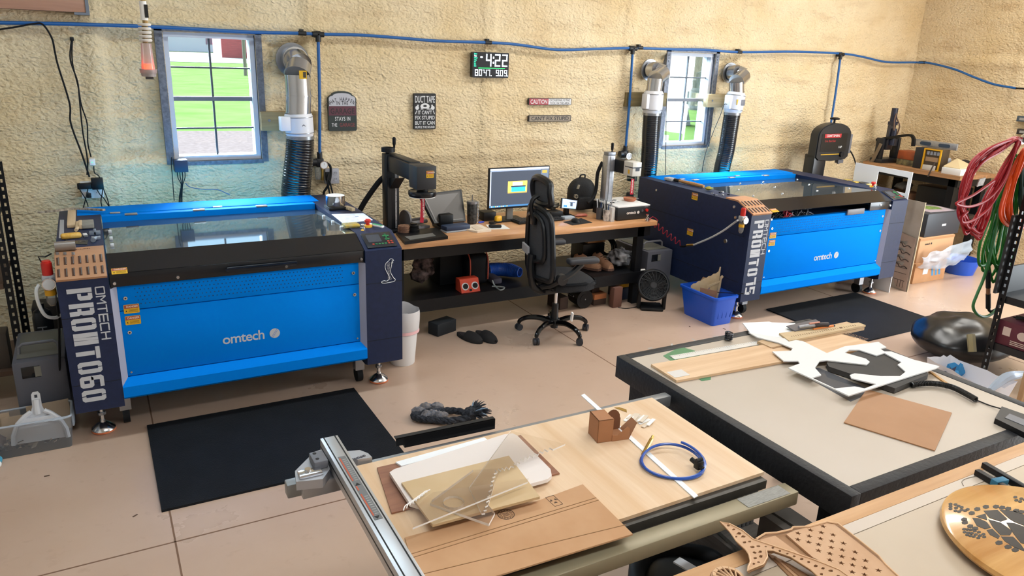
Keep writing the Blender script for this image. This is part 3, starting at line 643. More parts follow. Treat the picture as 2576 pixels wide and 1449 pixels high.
b=B();sheet4(b,(c0,c1,c2,c3),0,-0.028,0.028);b.build('casing',mat('monitor_black','#1f1e1d',0.5),t,world=True)
b=B();sheet4(b,(c0,c1,c2,c3),0,0.0005,0.001,0.055);b.build('screen',mat('dark_screen','#3f3a36',0.28,spec=0.6),t,world=True)
b=B();b.box((A0.x-0.02,A0.y-0.22,DZ),(A0.x+0.14,A0.y-0.02,DZ+0.02),0.005);b.box((A0.x-0.01,A0.y-0.16,DZ+0.02),(A0.x+0.11,A0.y-0.07,DZ+0.115),0.012);b.box((A0.x+0.0,A0.y-0.07,DZ+0.02),(A0.x+0.03,A0.y-0.03,DZ+0.17),0.008);b.build('stand',BLKP,t,world=True)
P=D(1150,582)
t=thing('hard_case','dark blue flat case with a pale lower edge beside the tilted monitor','case',(P.x+0.0,P.y+0.02,DZ),0.12)
b=B();b.box((-0.11,-0.04,0.012),(0.11,0.055,0.05),0.008);b.build('lid',mat('case_blue','#2c3c58',0.5),t)
b=B();b.box((-0.112,-0.042,0),(0.112,0.057,0.012),0.003);b.build('tray',mat('case_pale','#a9b0ba',0.5),t)
flat('notebook',[(1172,576),(1201,582),(1236,578),(1207,564),(1173,566)],DZ,0.014,mat('cream_paper','#ead9c4',0.8),'cream paper notebook lying on the desk in front of the tumbler','notebook')
flat('note_card',[(1185,570),(1198,578),(1216,575),(1196,566)],DZ+0.0145,0.003,mat('card_stock','#d9c6ae',0.8),'loose folded card lying on the cream notebook','card')
flat('paper_sheet',[(1232,577),(1284,576),(1266,565),(1222,565)],DZ,0.001,WPAPER,'white paper sheet under the black gadgets near the yellow tape measure','paper')
P=D(1212,561);b=B();b.cyl((P.x-0.03,P.y,DZ+0.007),(P.x+0.02,P.y+0.01,DZ+0.006),0.007,0.005);b.cyl((P.x+0.02,P.y+0.01,DZ+0.006),(P.x+0.032,P.y+0.012,DZ+0.005),0.005,0.001);tag(b.build('pen',mat('blue_pen','#1c44d8',0.35)),'short bright blue pen lying behind the cream notebook','pen')
P=D(1246,573);b=B();b.box((-0.045,-0.02,0.0),(0.05,0.02,0.024),0.009,T=TR((P.x,P.y,DZ+0.0012),-0.25));b.ball((P.x-0.035,P.y+0.012,DZ+0.015),0.02,(1,1,0.7));tag(b.build('scanner_gadget',BLKP),'black hand-held gadget lying on the white paper sheet','gadget')
P=D(1240,563);b=B();b.lathe([(0.022,0),(0.03,0),(0.03,0.012),(0.022,0.012)],24,TR((P.x,P.y+0.01,DZ+0.0012)));b.box((P.x+0.028,P.y+0.002,DZ+0.0012),(P.x+0.085,P.y+0.02,DZ+0.012),0.003);tag(b.build('magnifier',BLKP),'black round-headed magnifier beside the yellow tape measure','magnifier')
P=D(1253,561)
t=thing('tape_measure','yellow tape measure standing on the desk below the lit monitor','tape measure',(P.x+0.01,P.y+0.02,DZ),0.2)
b=B();b.box((-0.032,-0.018,0),(0.034,0.018,0.058),0.014);b.build('case',YEL,t)
b=B();b.box((-0.034,-0.0185,0),(0.036,0.0185,0.016),0.004);b.build('base',BLKP,t)
P=D(1187,562)
t=thing('tumbler','black speckled tumbler with a steel rim and hanging chain beside the tilted monitor','tumbler',(P.x,P.y,DZ))
b=B();b.lathe([(0.036,0),(0.040,0.01),(0.044,0.17),(0,0.17)],24);b.build('body',mat('speckled_black','#111214',0.5,var='#4a4a48',scale=60),t)
b=B();b.lathe([(0.046,0.168),(0.047,0.185),(0.040,0.19),(0,0.188)],24);b.build('lid',STEEL,t)
b=B();b.tube([(0.0,0,0.188),(0.0,0,0.24)],0.004,6);b.build('straw',STEEL,t)
b=B()
for k in range(13):b.torus((0,0,0),0.006,0.0018,10,5,T=TR((0.044+0.002*math.sin(k),-0.024,0.178-0.0135*k),rx=PI/2,rz=(k%2)*1.2))
b.build('chain',ALU,t)
t=thing('desktop_monitor','large lit monitor showing a photo of a blue machine, behind the mesh chair','monitor',(3.06,5.46,DZ))
q=[at(1229.5,524.5,Y=5.42),at(1378.5,514,Y=5.42),at(1377.5,416.5,Y=5.42),at(1222,424.5,Y=5.42)]
MX0,MX1,MZ0,MZ1=q[0].x-0.005,q[1].x,(q[0].z+q[1].z)/2,(q[2].z+q[3].z)/2
b=B();b.box((MX0,5.421,MZ0-0.012),(MX1,5.445,MZ1),0.003);b.build('casing',BLKP,t,world=True)
def em(k,c,s=1.0):return mat(k,c,0.3,emit=c,estr=s)
sx0,sx1,sz0,sz1=MX0+0.010,MX1-0.010,MZ0+0.004,MZ1-0.008
b=B();b.box((sx0,5.4195,sz0),(sx1,5.421,sz1));scr=b.build('screen',em('screen_slate','#39414f',0.9),t,world=True)
def pix(nm,u0,v0,u1,v1,c,st=1.0,y=5.419):
 W_,H_=sx1-sx0,sz1-sz0
 b=B();b.box((sx0+u0*W_,y,sz0+v0*H_),(sx0+u1*W_,5.4195,sz0+v1*H_));return b.build(nm,em('px_'+c[1:],c,st),scr,world=True)
pix('toolbar',0,0.955,1,1,'#c7d4e6');pix('menu_strip',0.0,0.93,0.86,0.955,'#7d8ba3');pix('taskbar',0,0,1,0.045,'#3b6f9e');pix('tool_column',0,0.05,0.018,0.93,'#aebccd')
pix('side_panel',0.865,0.045,1,0.955,'#5d6a7c');pix('swatch',0.885,0.84,0.97,0.92,'#d9b93e');pix('panel_list',0.88,0.06,0.99,0.24,'#8f9dad');pix('panel_block',0.88,0.3,0.99,0.62,'#44505f')
pix('photo_wall',0.30,0.35,0.63,0.665,'#e9c65c');pix('photo_window',0.38,0.52,0.55,0.64,'#e8e6d8',y=5.4186);pix('photo_floor',0.30,0.35,0.63,0.385,'#c99a4e',y=5.4186);pix('photo_machine',0.36,0.385,0.60,0.53,'#2ba6dc',y=5.4183);pix('photo_lid',0.355,0.51,0.605,0.545,'#2c3a4a',y=5.418)
for k in range(9):pix('app_icon',0.03+0.032*k,0.012,0.05+0.032*k,0.035,['#dfe9f2','#48b0e8','#e8c14c'][k%3],y=5.4186)
b=B();b.box((3.00,5.445,DZ+0.004),(3.06,5.475,MZ0+0.1),0.006);b.build('stand_post',mat('stand_grey','#75736f',0.4),t,world=True)
b=B();b.box((2.925,5.395,DZ),(3.16,5.57,DZ+0.012),0.004);b.build('stand_foot',BLKP,t,world=True)
b=B();b.box((2.80,5.48,DZ),(2.918,5.60,DZ+0.075),0.006);tag(b.build('speaker_box',BLKP),'black box speaker under the lit monitor by its stand','speaker')
A,Bq=D(1292,562),D(1418,553)
t=thing('keyboard','black computer keyboard on the desk behind the mesh chair','keyboard',((A.x+Bq.x)/2,(A.y+Bq.y)/2+0.03,DZ),0.03)
b=B();b.box((-0.225,-0.07,0),(0.225,0.07,0.018),0.005);b.build('case',BLKP,t)
b=B()
for r in range(5):
 for c in range(17):b.box((-0.212+0.0255*c,-0.060+0.0245*r,0.018),(-0.212+0.0255*c+0.021,-0.060+0.0245*r+0.02,0.0245))
b.build('keys',mat('key_black','#25262a',0.5),t)
flat('mouse_pad',[(1417,558),(1440,566),(1490,559.5),(1462,548.5)],DZ,0.003,mat('pad_black','#17181b',0.85),'black rubber mouse pad beside the keyboard','mouse pad')
P=D(1448,559);b=B();b.ball((P.x,P.y,DZ+0.003),0.035,(1.0,1.6,0.95),16);b.v=[Vector((v.x,v.y,max(v.z,DZ+0.0032)))for v in b.v]
tag(b.build('computer_mouse',BLKP),'black computer mouse on the rubber mouse pad','mouse')
P=D(1405,546);b=B();b.box((P.x-0.11,P.y-0.05,DZ),(P.x+0.015,P.y+0.06,DZ+0.06),0.006);tag(b.build('hub_box',BLKP),'small black box with a plastic bag on it beside the keyboard','box')
P=D(1408,528);b=B();b.ball((P.x-0.20,P.y-0.19,DZ+0.060+0.0285),0.05,(1.3,0.8,0.55),12,jit=0.5);tag(b.build('plastic_wrapper',mat('clear_wrap','#59564f',0.25)),'crumpled plastic wrapper on the small black box','wrapper')
P=D(1430,552);b=B();b.box((P.x-0.05,P.y-0.02,DZ),(P.x+0.055,P.y+0.05,DZ+0.025),0.004);tag(b.build('adapter',mat('adapter_grey','#aab3bb',0.5)),'pale grey plastic adapter box behind the mouse pad','adapter')
P=D(1465,546);b=B();b.ball((P.x,P.y+0.02,DZ+0.012),0.055,(1.25,0.5,0.22),12,jit=0.6);tag(b.build('snack_wrapper',mat('snack_red','#c98a76',0.4,var='#b04a3c',scale=18)),'crinkled red and pink snack wrapper behind the mouse pad','wrapper')
t=thing('tablet_display','small lit tablet display with pale blue screen leaning before the black backpack','tablet',(3.56,5.46,DZ))
q=[at(1411,524,Y=5.42),at(1450,527,Y=5.42),at(1454,504,Y=5.44),at(1413,498,Y=5.44)]
w=(q[1]-q[0]).cross(q[3]-q[0]).normalized()
b=B();sheet4(b,q,0,-0.012,0.012);b.build('casing',BLKP,t,world=True)
b=B();sheet4(b,q,0,0.0004,0.0008,0.06);s2=b.build('screen',em('tablet_blue','#9fc0ea',1.0),t,world=True)
c=(q[0]+q[1]+q[2]+q[3])/4;b=B();Tq=basis(q[1]-q[0],q[3]-q[0],c+w*0.0016)
b.box((0.01,-0.018,0),(0.035,0.014,0.0004),T=Tq);b.box((0.0,0.012,0),(0.062,0.018,0.0004),T=Tq);b.m=1;b.box((-0.06,-0.03,0),(-0.025,-0.012,0.0004),T=Tq)
b.build('screen_picture',[em('px_navy','#27344a',0.8),em('px_blue','#3f7fe0',0.9)],s2,world=True)
b=B();m_=(q[0]+q[1])/2;b.box((m_.x-0.02,m_.y+0.02,DZ),(m_.x+0.02,m_.y+0.06,m_.z+0.03),0.004);b.box((m_.x-0.05,m_.y-0.03,DZ),(m_.x+0.05,m_.y+0.09,DZ+0.01),0.003);b.build('stand',BLKP,t,world=True)
P=Vector((3.868,5.625,DZ))
t=thing('backpack','black backpack with grey printed logo standing at the back of the desk','backpack',P)
BPK=mat('backpack_nylon','#15171b',0.7,bump=0.3,bscale=90)
b=B();bm=bmesh.new();bmesh.ops.create_uvsphere(bm,u_segments=24,v_segments=16,radius=1)
for v in bm.verts:
 x,y,z=v.co;f=lambda a,p:math.copysign(abs(a)**p,a)
 v.co=Vector((f(x,0.75)*0.135*(1.0 if z<0 else 1-0.22*z*z),f(y,0.8)*0.085,0.15+f(z,0.7)*0.15));v.co*=1+0.02*noise.noise(v.co*14)
b.take(bm);b.build('bag',BPK,t)
b=B();b.box((-0.09,-0.105,0.02),(0.10,-0.06,0.14),0.025);b.build('front_pocket',BPK,t)
b=B();b.tube([(-0.03,0.0,0.295),(-0.02,-0.01,0.325),(0.02,-0.01,0.325),(0.03,0.0,0.295)],0.007,8,sub=4);b.build('grab_handle',BPK,t)
b=B()
for k in range(5):b.box((-0.10+0.004*k,-0.088+0.003*k,0.215+0.007*k),(-0.085+0.004*k,-0.066+0.002*k,0.2195+0.007*k))
for k in range(10):a=k*0.63;b.cyl((-0.103+0.012*math.cos(a),-0.086,0.145+0.016*math.sin(a)),(-0.103+0.012*math.cos(a),-0.055,0.145+0.016*math.sin(a)),0.003,n=6)
b.build('printed_logo',mat('pale_print','#b9b2a2',0.7),t)
def cup(x,y,r,h,m,name,lab,n=24):b=B();b.lathe([(r*0.85,0),(r,h),(r*0.92,h),(r*0.78,0.006),(0,0.006)],n,TR((x,y,DZ)));return tag(b.build(name,m),lab,'pen cup')
P=D(1507,551);cup(P.x,P.y,0.030,0.105,mat('grey_mesh','#4c4d52',0.5),'pen_cup','dark grey mesh pen cup beside the printed mug full of pens')
Q=D(1526,555);m=mat('printed_mug','#e4e0dc',0.4,var='#2a2a2c',scale=26,stretch=(1,1,0.6));cup(Q.x,Q.y,0.038,0.10,m,'pen_mug','white mug with black print full of pens beside the white cards')
random.seed(11);cols=[('grey','#8f9297'),('black','#1b1c1f'),('silver','#c3c6ca'),('blue','#24406f')]
spots=[(P,0.018,k)for k in range(4)]+[(Q,0.022,k)for k in range(5)]
for c0_,rr,k in spots:
 a=k*1.45;nm,cc=cols[k%4];x,y=c0_.x+rr*0.5*math.cos(a),c0_.y+rr*0.5*math.sin(a);dx,dy=0.022*math.cos(a),0.022*math.sin(a);L_=0.145+0.012*(k%3)
 b=B();b.cyl((x,y,DZ+0.008),(x+dx,y+dy,DZ+L_),0.0048,n=8);b.cyl((x+dx,y+dy,DZ+L_),(x+dx*1.12,y+dy*1.12,DZ+L_+0.016),0.0048,0.001,n=8)
 tag(b.build('pen',mat('pen_'+nm,cc,0.4)),('%s pen standing in the '%['light grey','black','silver','dark blue','slim grey'][k])+('grey mesh pen cup' if c0_ is P else 'printed white mug'),'pen','pens in the two cups')
b=B()
for k in range(2):b.torus((P.x+0.028+0.001*k,P.y-0.055+0.04*k,DZ+0.0065),0.018,0.006,20,6)
b.tube([(P.x+0.028,P.y-0.02,DZ+0.006),(P.x+0.045,P.y-0.04,DZ+0.006),(P.x+0.09,P.y-0.052,DZ+0.004)],0.005,6);tag(b.build('scissors',BLKP),'black-handled scissors lying in front of the mesh pen cup','scissors')
for k in range(3):
 b=B();b.box((3.842+0.012*k,5.10,DZ),(3.846+0.012*k,5.20,DZ+0.125),T=None);tag(b.build('card_sheet',WPAPER),['outermost','middle','inner'][k]+' white card sheet standing against the silver laser\'s control box','card','white cards by the laser control box')
UX0,UX1,UY0,UY1,UZ=3.912,4.262,5.112,5.49,DZ+0.126
t=thing('laser_marker','smaller silver laser marker standing on a black control box with white top','laser marker',((UX0+UX1)/2,5.3,DZ))
b=B();b.box((UX0,UY0,DZ+0.004),(UX1,UY1,UZ-0.012),0.003);cb=b.build('control_box',mat('box_charcoal','#23262a',0.5),t,world=True)
b=B();b.box((UX0,UY0-0.002,UZ-0.012),(UX1,UY1,UZ-0.0006),0.003);b.build('top_plate',WHITE,t,world=True)
maker_logo(cb,MW[t.name].inverted()@FRONT(UX0+0.095,UY0-0.0008,DZ+0.052),0.036,mat('white_print'))
b=B();b.cyl((UX1-0.085,UY0,DZ+0.075),(UX1-0.085,UY0-0.006,DZ+0.075),0.011);b.build('key_lock',STEEL,cb,world=True)
b=B();b.cyl((UX1-0.04,UY0,DZ+0.078),(UX1-0.04,UY0-0.016,DZ+0.078),0.013);b.build('stop_button',REDP,cb,world=True)
b=B();b.box((UX1-0.06,UY0-0.001,DZ+0.102),(UX1-0.02,UY0,DZ+0.110));b.build('makers_plate',GREY,cb,world=True)
cx,cy=3.975,5.385
b=B();b.box((cx-0.04,cy-0.04,UZ),(cx+0.04,cy+0.04,1.285),0.005);b.box((cx-0.012,cy-0.046,UZ),(cx+0.02,cy-0.04,1.28));b.build('column',ALU,t,world=True)
b=B();b.box((cx-0.035,cy-0.035,1.285),(cx+0.045,cy+0.035,1.315),0.004);b.build('column_cap',mat('cap_steel','#8b909a',0.4,0.6),t,world=True)
b=B();b.lathe([(0.006,0),(0.006,0.012),(0.012,0.022),(0.013,0.075),(0.006,0.08),(0,0.08)],12,TR((cx+0.02,cy-0.01,1.315)));b.build('crank_handle',BLKP,t,world=True)
b=B();b.box((cx+0.042,cy-0.17,1.145),(cx+0.125,cy+0.03,1.255),0.004);b.build('arm',BLKM,t,world=True)
b=B();b.box((cx+0.036,cy-0.30,1.14),(cx+0.132,cy-0.172,1.262),0.006);hd=b.build('scan_head',mat('head_beige','#cfcdc6',0.4),t,world=True)
b=B();b.box((cx+0.0355,cy-0.301,1.212),(cx+0.1325,cy-0.19,1.220));b.box((cx+0.068,cy-0.302,1.186),(cx+0.110,cy-0.30,1.215));b.build('head_stripe',mat('stripe_navy','#2b3442',0.5),hd,world=True)
b=B();b.box((cx+0.0352,cy-0.262,1.16),(cx+0.036,cy-0.238,1.195));b.build('warning_label',LBLY,hd,world=True)
b=B();b.lathe([(0.045,-0.045),(0.045,0),(0,0)],24,TR((cx+0.085,cy-0.236,1.14)));b.build('lens',mat('lens_dark','#1a2a2a',0.2),t,world=True)
b=B();b.tube([(cx-0.03,cy+0.05,1.22),(cx-0.06,cy+0.07,1.12),(cx-0.065,cy+0.07,0.98),(cx-0.10,cy+0.06,0.90),(cx-0.16,cy+0.05,0.86)],0.016,8,sub=5);b.build('cable_conduit',BLKR,t,world=True)
P=at(1584,505,Z=UZ);b=B();TT=TR((P.x,P.y,UZ));b.lathe([(0.046,0),(0.056,0.012),(0.058,0.028),(0.052,0.029),(0.048,0.017),(0,0.015)],28,TT);o=b.build('terracotta_dish',mat('terracotta','#b86f50',0.7));tag(o,'round terracotta dish of brown crumbs on the white-topped control box','dish')
b=B();b.ball((P.x,P.y,UZ+0.018),0.044,(1,1,0.14),14,jit=0.3);b.build('crumbs',mat('crumbs_brown','#8d6242',0.9,var='#b48a62',scale=120),o,world=True);
P=at(1563,490,Z=UZ);b=B();b.lathe([(0.040,0),(0.038,0.02),(0.034,0.022),(0.034,0.042),(0.026,0.05),(0,0.05)],24,TR((P.x-0.01,5.435,UZ)));tag(b.build('lens_pot',BLKP),'black lens pot standing behind the terracotta dish','lens pot')
P=at(1545,493,Z=UZ);b=B();b.prism([(-0.05,0),(0.02,0),(0.025,0.12),(0.018,0.16),(0.004,0.165),(-0.006,0.12)],-0.006,0.006,T=basis((1,0,0),(0,0.15,1),(4.07,5.455,UZ)));tag(b.build('foam_wedge',mat('foam_cream','#ece4cf',0.8)),'tall cream foam wedge standing beside the silver laser column','wedge')
P=at(1592,450,Y=5.098);b=B();b.box((P.x-0.016,P.y,P.z-0.135),(P.x+0.016,P.y+0.002,P.z));o=b.build('warning_tag',WEB);tag(o,'red cloth tag with white lettering hanging under the silver laser head','tag')
text('lettering','REMOVE BEFORE USE',0.017,mat('white_print'),o,MW[o.name].inverted()@basis((0,0,-1),(1,0,0),(P.x-0.006,P.y-0.0006,P.z-0.006)),0.0002,0.01,sx=0.72)
b=B();b.tube([(P.x-0.12,P.y+0.03,P.z-0.02),(P.x-0.06,P.y+0.02,P.z+0.006),(P.x,P.y+0.002,P.z+0.004)],0.0022,5,sub=4);b.build('tag_cord',mat('cream_cord','#d8cdb4',0.8),o,world=True)
for k,(px,py)in enumerate(((1545,505),(1553,508),(1540,511),(1578,497),(1604,503))):
 P=at(px,py,Z=UZ);b=B()
 if k==3:b.lathe([(0.016,0),(0.012,0.02),(0.006,0.028),(0.006,0.036),(0,0.037)],14,TR((P.x,P.y,UZ)))
 elif k==4:b.box((P.x-0.05,P.y+0.02,UZ),(P.x+0.03,P.y+0.035,UZ+0.012),0.002)
 else:b.tube([(P.x-0.02,P.y,UZ+0.005),(P.x,P.y+0.012,UZ+0.006),(P.x+0.022,P.y-0.004,UZ+0.005)],0.005,6,sub=3)
 tag(b.build(['hex_key','clip','hex_key','chrome_finial','steel_bar'][k],[STEEL,WHITE,BLKM,CHROME,ALU][k]),['silver bent hex key beside the silver laser column','white plastic clip in front of the black lens pot','black bent hex key at the corner of the white top plate','small chrome knob standing behind the terracotta dish','flat silver bar lying past the terracotta dish'][k],['hex key','clip','hex key','knob','bar'][k])
P=D(1631,557);b=B();b.lathe([(0.012,0),(0.012,0.02),(0.017,0.022),(0.017,0.034),(0.008,0.038),(0.008,0.05),(0.016,0.052),(0.016,0.06),(0,0.06)],16,TR((P.x-0.005,P.y+0.012,DZ)));b.cyl((P.x-0.03,P.y+0.012,DZ+0.014),(P.x+0.02,P.y+0.012,DZ+0.014),0.009);tag(b.build('air_valve',CHROME),'small chrome air valve on the corner of the desk','valve')
# ---------------------------------------------------------------- under the desk
def bx(name,x,y,z,sx,sy,sz,m,lab,cat,rz=0.0,bev=0.004,group=None):
 b=B();b.box((-sx/2,-sy/2,0),(sx/2,sy/2,sz),bev,T=TR((x,y,z),rz));return tag(b.build(name,m),lab,cat,group)
t=thing('grinder_tower','dark machine topped with red ridged cap on the shelf under the desk','machine',(2.42,5.42,SZ))
b=B();b.box((-0.10,-0.13,0),(0.10,0.13,0.26),0.01);b.build('body',mat('very_dark','#0c0e12',0.6,spec=0.25),t)
b=B()
for k in range(4):b.torus((0,0,0.272+0.017*k),0.036-0.002*k,0.007,20,6)
b.cyl((0,0,0.26),(0,0,0.335),0.03);b.build('ridged_cap',mat('faded_red','#9c4036',0.6),t)
P=S(1070,720);b=B()
for c_,r_,s_ in(((0,0,0.16),0.085,(1,0.8,0.8)),((-0.02,0.0,0.07),0.08,(1,0.8,0.9)),((0.05,0.0,0.10),0.05,(1,1,1.2))):b.ball((P.x+c_[0],P.y+0.06+c_[1],SZ+c_[2]+0.022),r_,s_,16,jit=0.35)
tag(b.build('crumpled_fabric',mat('mottled_fabric','#1c181b',0.8,var='#8a7470',scale=22)),'crumpled mottled brown fabric bundle on the shelf under the work plate','fabric')
t=thing('tool_case','black rounded case with two orange straps on the shelf under the desk','case',(2.62,5.30,SZ))
b=B();b.box((-0.10,-0.12,0),(0.10,0.12,0.26),0.05,seg=4);b.build('case',mat('very_dark'),t)
for x in(-0.085,0.075):
 b=B();b.tube([(x,-0.08,0.265),(x,-0.118,0.22),(x,-0.127,0.14),(x,-0.123,0.05)],0.006,6,sub=4);b.build('strap',mat('orange_strap','#b4503c',0.6),t)
q=[at(1165,735,Y=5.02),at(1212,729,Y=5.02),at(1209,703,Y=5.08),at(1166,708,Y=5.08)]
t=thing('gauge_box','orange-red control box with two round black dials under the desk','control box',(2.44,5.04,SZ))
cz=max(0,SZ-min(p.z for p in q));x0,x1=q[0].x,q[1].x
b=B();b.prism([(5.045,SZ),(5.09,SZ+0.10),(5.16,SZ+0.10),(5.16,SZ)],x0,x1,T=Matrix(((0,0,1,0),(1,0,0,0),(0,1,0,0),(0,0,0,1))));b.build('casing',mat('box_orange_red','#d4492f',0.5),t,world=True)
FT=basis((1,0,0),(0,0.045,0.10),((x0+x1)/2,5.0675,SZ+0.05))
for k in(-1,1):
 b=B();b.lathe([(0.024,0),(0.030,0),(0.030,0.003),(0.024,0.003)],24,FT@TR((k*0.042,-0.004,0)));b.m=1;b.cyl((k*0.042,-0.004,0),(k*0.042,-0.004,0.012),0.021,n=20,T=FT);b.build('dial',[WHITE,BLKP],t,world=True)
b=B();b.box((-0.010,-0.045,0),(0.010,-0.028,0.004),T=FT);b.build('switch',BLKP,t,world=True)
b=B();pts=[S(1236,702),S(1262,700),S(1290,702),S(1316,708)]
n_=150;pl_=spline([Vector((p.x,p.y+0.06,SZ+0.062))for p in pts],12)
hel=[]
for i in range(n_*8):
 u=i/(n_*8-1)*(len(pl_)-1);k=min(int(u),len(pl_)-2);f=u-k;c=pl_[k].lerp(pl_[k+1],f);d=(pl_[k+1]-pl_[k]).normalized();nrm=Vector((-d.y,d.x,0)).normalized();a=i/8*2*PI*0.22
 rr=0.055*(1-0.35*max(0,u/(len(pl_)-1)-0.7)/0.3);hel.append(c+nrm*rr*math.cos(a)+Vector((0,0,1))*rr*math.sin(a))
b.tube(hel,0.0042,5);tag(b.build('coil_hose',mat('coil_blue','#1f55b8',0.35)),'blue coiled air hose lying on the shelf under the desk','hose')
b=B();P0=Vector((2.70,5.52,0.50));b.tube([P0,P0+Vector((0.06,0.01,0.03)),P0+Vector((0.15,0.02,0.045)),P0+Vector((0.22,0.02,0.07))],0.052,18,sub=14,rf=lambda u:1+0.10*math.sin(u*170));b.tube([P0-Vector((0,0,0.0)),P0-Vector((0.02,0,0.2))],0.02,8)
tag(b.build('foil_duct',mat('foil_silver','#7f8287',0.25,0.9)),'crinkled silver foil duct under the desk top','duct')
P=S(1232,720);b=B();b.box((2.735,P.y+0.02,SZ),(2.82,P.y+0.2,SZ+0.05),0.015);tag(b.build('folded_mat',mat('grey_purple','#4a4552',0.8)),'folded grey mat beside the orange-red dial box','mat')
b=B();p0=S(1238,720);p1=S(1262,734);b.tube([(p0.x,p0.y,SZ+0.05),(p0.x+0.01,p0.y-0.03,SZ+0.01),(p1.x,p1.y+0.02,SZ+0.009),(p1.x+0.06,p1.y+0.07,SZ+0.009),(p1.x-0.02,p1.y+0.13,SZ+0.009)],0.006,6,sub=6);tag(b.build('grey_cable',mat('cable_grey','#8a8f8d',0.5)),'loop of grey cable hanging at the shelf edge under the blue coil','cable')
SHOE=mat('suede_tan','#c49a7c',0.85,var='#a87c60',scale=14);SOLE=mat('shoe_sole','#6f4f42',0.8)
def shoe(name,label,loc,rz,group):
 t=thing(name,label,'shoe',loc,rz,group);b=B()
 sec=[(-0.13,0.030,0.085),(-0.10,0.038,0.10),(-0.05,0.040,0.105),(0.0,0.042,0.085),(0.05,0.046,0.062),(0.10,0.043,0.05),(0.13,0.028,0.036)]
 vs=[];n=12
 for x,w_,h in sec:vs+=[(x,w_*math.cos(PI*k/(n-1)),0.018+h*math.sin(PI*k/(n-1))**0.7)for k in range(n)]
 fs=[(i*n+k,i*n+k+1,(i+1)*n+k+1,(i+1)*n+k)for i in range(len(sec)-1)for k in range(n-1)]+[tuple(range(n)),tuple(range((len(sec)-1)*n,len(sec)*n))[::-1]]
 b.add(vs,fs);b.build('upper',SHOE,t)
 b=B();b.prism([(-0.14,-0.034),(0.0,-0.042),(0.08,-0.048),(0.13,-0.034),(0.145,0),(0.13,0.034),(0.08,0.048),(0.0,0.042),(-0.14,0.034)],0,0.02);b.build('sole',SOLE,t)
 b=B();b.lathe([(0.022,0.0),(0.026,0.012),(0.02,0.014)],16,TR((-0.075,0,0.108)),sy=0.9);b.build('collar',BLKR,t)
 b=B()
 for k in range(4):b.tube([(-0.01+0.022*k,-0.026,0.094-0.011*k),(0.0+0.022*k,0,0.106-0.011*k),(-0.01+0.022*k,0.026,0.094-0.011*k)],0.0028,5,sub=3)
 b.tube([(0.0,0,0.105),(0.04,0.04,0.09),(0.03,0.062,0.05),(0.0,0.05,0.07)],0.0025,5,sub=4);b.build('laces',BLKR,t)
P=S(1510,682);shoe('shoe','tan suede shoe with black laces on the shelf, next to the chair arm',(P.x-0.055,P.y+0.13,SZ),-1.1,'pair of tan shoes')
P=S(1536,682);shoe('shoe','tan suede shoe pointing forward on the shelf, beside the black printed bag',(P.x+0.005,P.y+0.135,SZ),-1.55,'pair of tan shoes')
P=S(1566,683);b=B();b.ball((P.x+0.085,P.y+0.16,SZ+0.085),0.10,(1.1,0.9,0.8),18,jit=0.45);b.v=[Vector((v.x,v.y,max(v.z,SZ+0.001)))for v in b.v]
tag(b.build('plastic_bag',mat('printed_bag','#101114',0.25,var='#c9cdd6',scale=15,detail=1)),'shiny black bag with white print on the shelf beside the tan shoes','bag')
b=B()
for k in range(5):b.torus((4.14+0.004*k,5.52+0.012*k,SZ+0.12),0.095-0.004*(k%3),0.007,24,6,T=TR((0,0,0))@Matrix.Translation((4.14,5.52,SZ+0.12))@Euler((0,1.35,0.4)).to_matrix().to_4x4()@Matrix.Translation((-4.14,-5.52,-SZ-0.12)))
tag(b.build('cable_coil',BLKR),'coil of black cable leaning at the end of the shelf by the desk leg','cable')
bx('storage_box',3.93,5.55,SZ,0.24,0.2,0.17,BLKP,'black box at the back of the shelf under the small brown boxes','box')
for k,(dx,z,s)in enumerate(((0.04,0.17,0.20),(0.05,0.235,0.17))):
 bx('carton',3.93+dx,5.55,SZ+z+0.0005,s,0.16,0.064,CARD,['small brown carton directly on the black box under the desk','topmost small brown carton under the desk end'][k],'box',0.08*k,0.002,'small cartons under the desk')
flat('paper_slip',[(1608,681),(1624,679),(1622,676),(1610,677)],SZ,0.001,WPAPER,'white paper slip on the end corner of the black shelf','paper')
P=G(1420,779);bx('carton',P.x-0.01,P.y+0.10,0,0.09,0.18,0.11,mat('dark_card','#4c3a32',0.85),'dark brown carton on the floor behind the chair column','box',0.1,0.002)
P=G(1470,776);t=thing('angle_grinder_box','round black fan motor lying on the floor under the shelf','motor',(P.x,P.y+0.09,0))
b=B();b.cyl((0,-0.09,0.085),(0,0.07,0.085),0.083,0.075,24);b.build('drum',BLKP,t)
b=B();b.cyl((0,-0.093,0.085),(0,-0.09,0.085),0.05,n=20);b.m=1;b.cyl((0,-0.096,0.085),(0,-0.093,0.085),0.006,n=8);b.build('hub',[BLKM,STEEL],t)
P=G(1515,770);bx('carton',P.x,P.y+0.13,0,0.135,0.18,0.052,mat('dark_card'),'flat dark carton on the floor beneath the orange-brown box','box',0,0.002)
bx('carton',P.x,P.y+0.13,0.0525,0.135,0.18,0.048,mat('card_orange','#c07a4e',0.85),'orange-brown carton lying on the flat dark carton under the shelf','box',0.04,0.002)
bx('carton',P.x-0.02,P.y+0.15,0.1015,0.08,0.12,0.04,mat('dark_card'),'small dark carton on top of the orange-brown carton','box',0.06,0.002)
P=G(1553,774);bx('carton',P.x,P.y+0.035,0,0.095,0.06,0.185,mat('umber_card','#6d4a3e',0.85),'tall narrow brown carton standing upright beside the yellow-lidded tote','box',0.05,0.002)
P=G(1590,760)
t=thing('tote','dark blue storage tote with yellow lid under the end of the shelf','tote',(P.x+0.0,P.y+0.18,0))
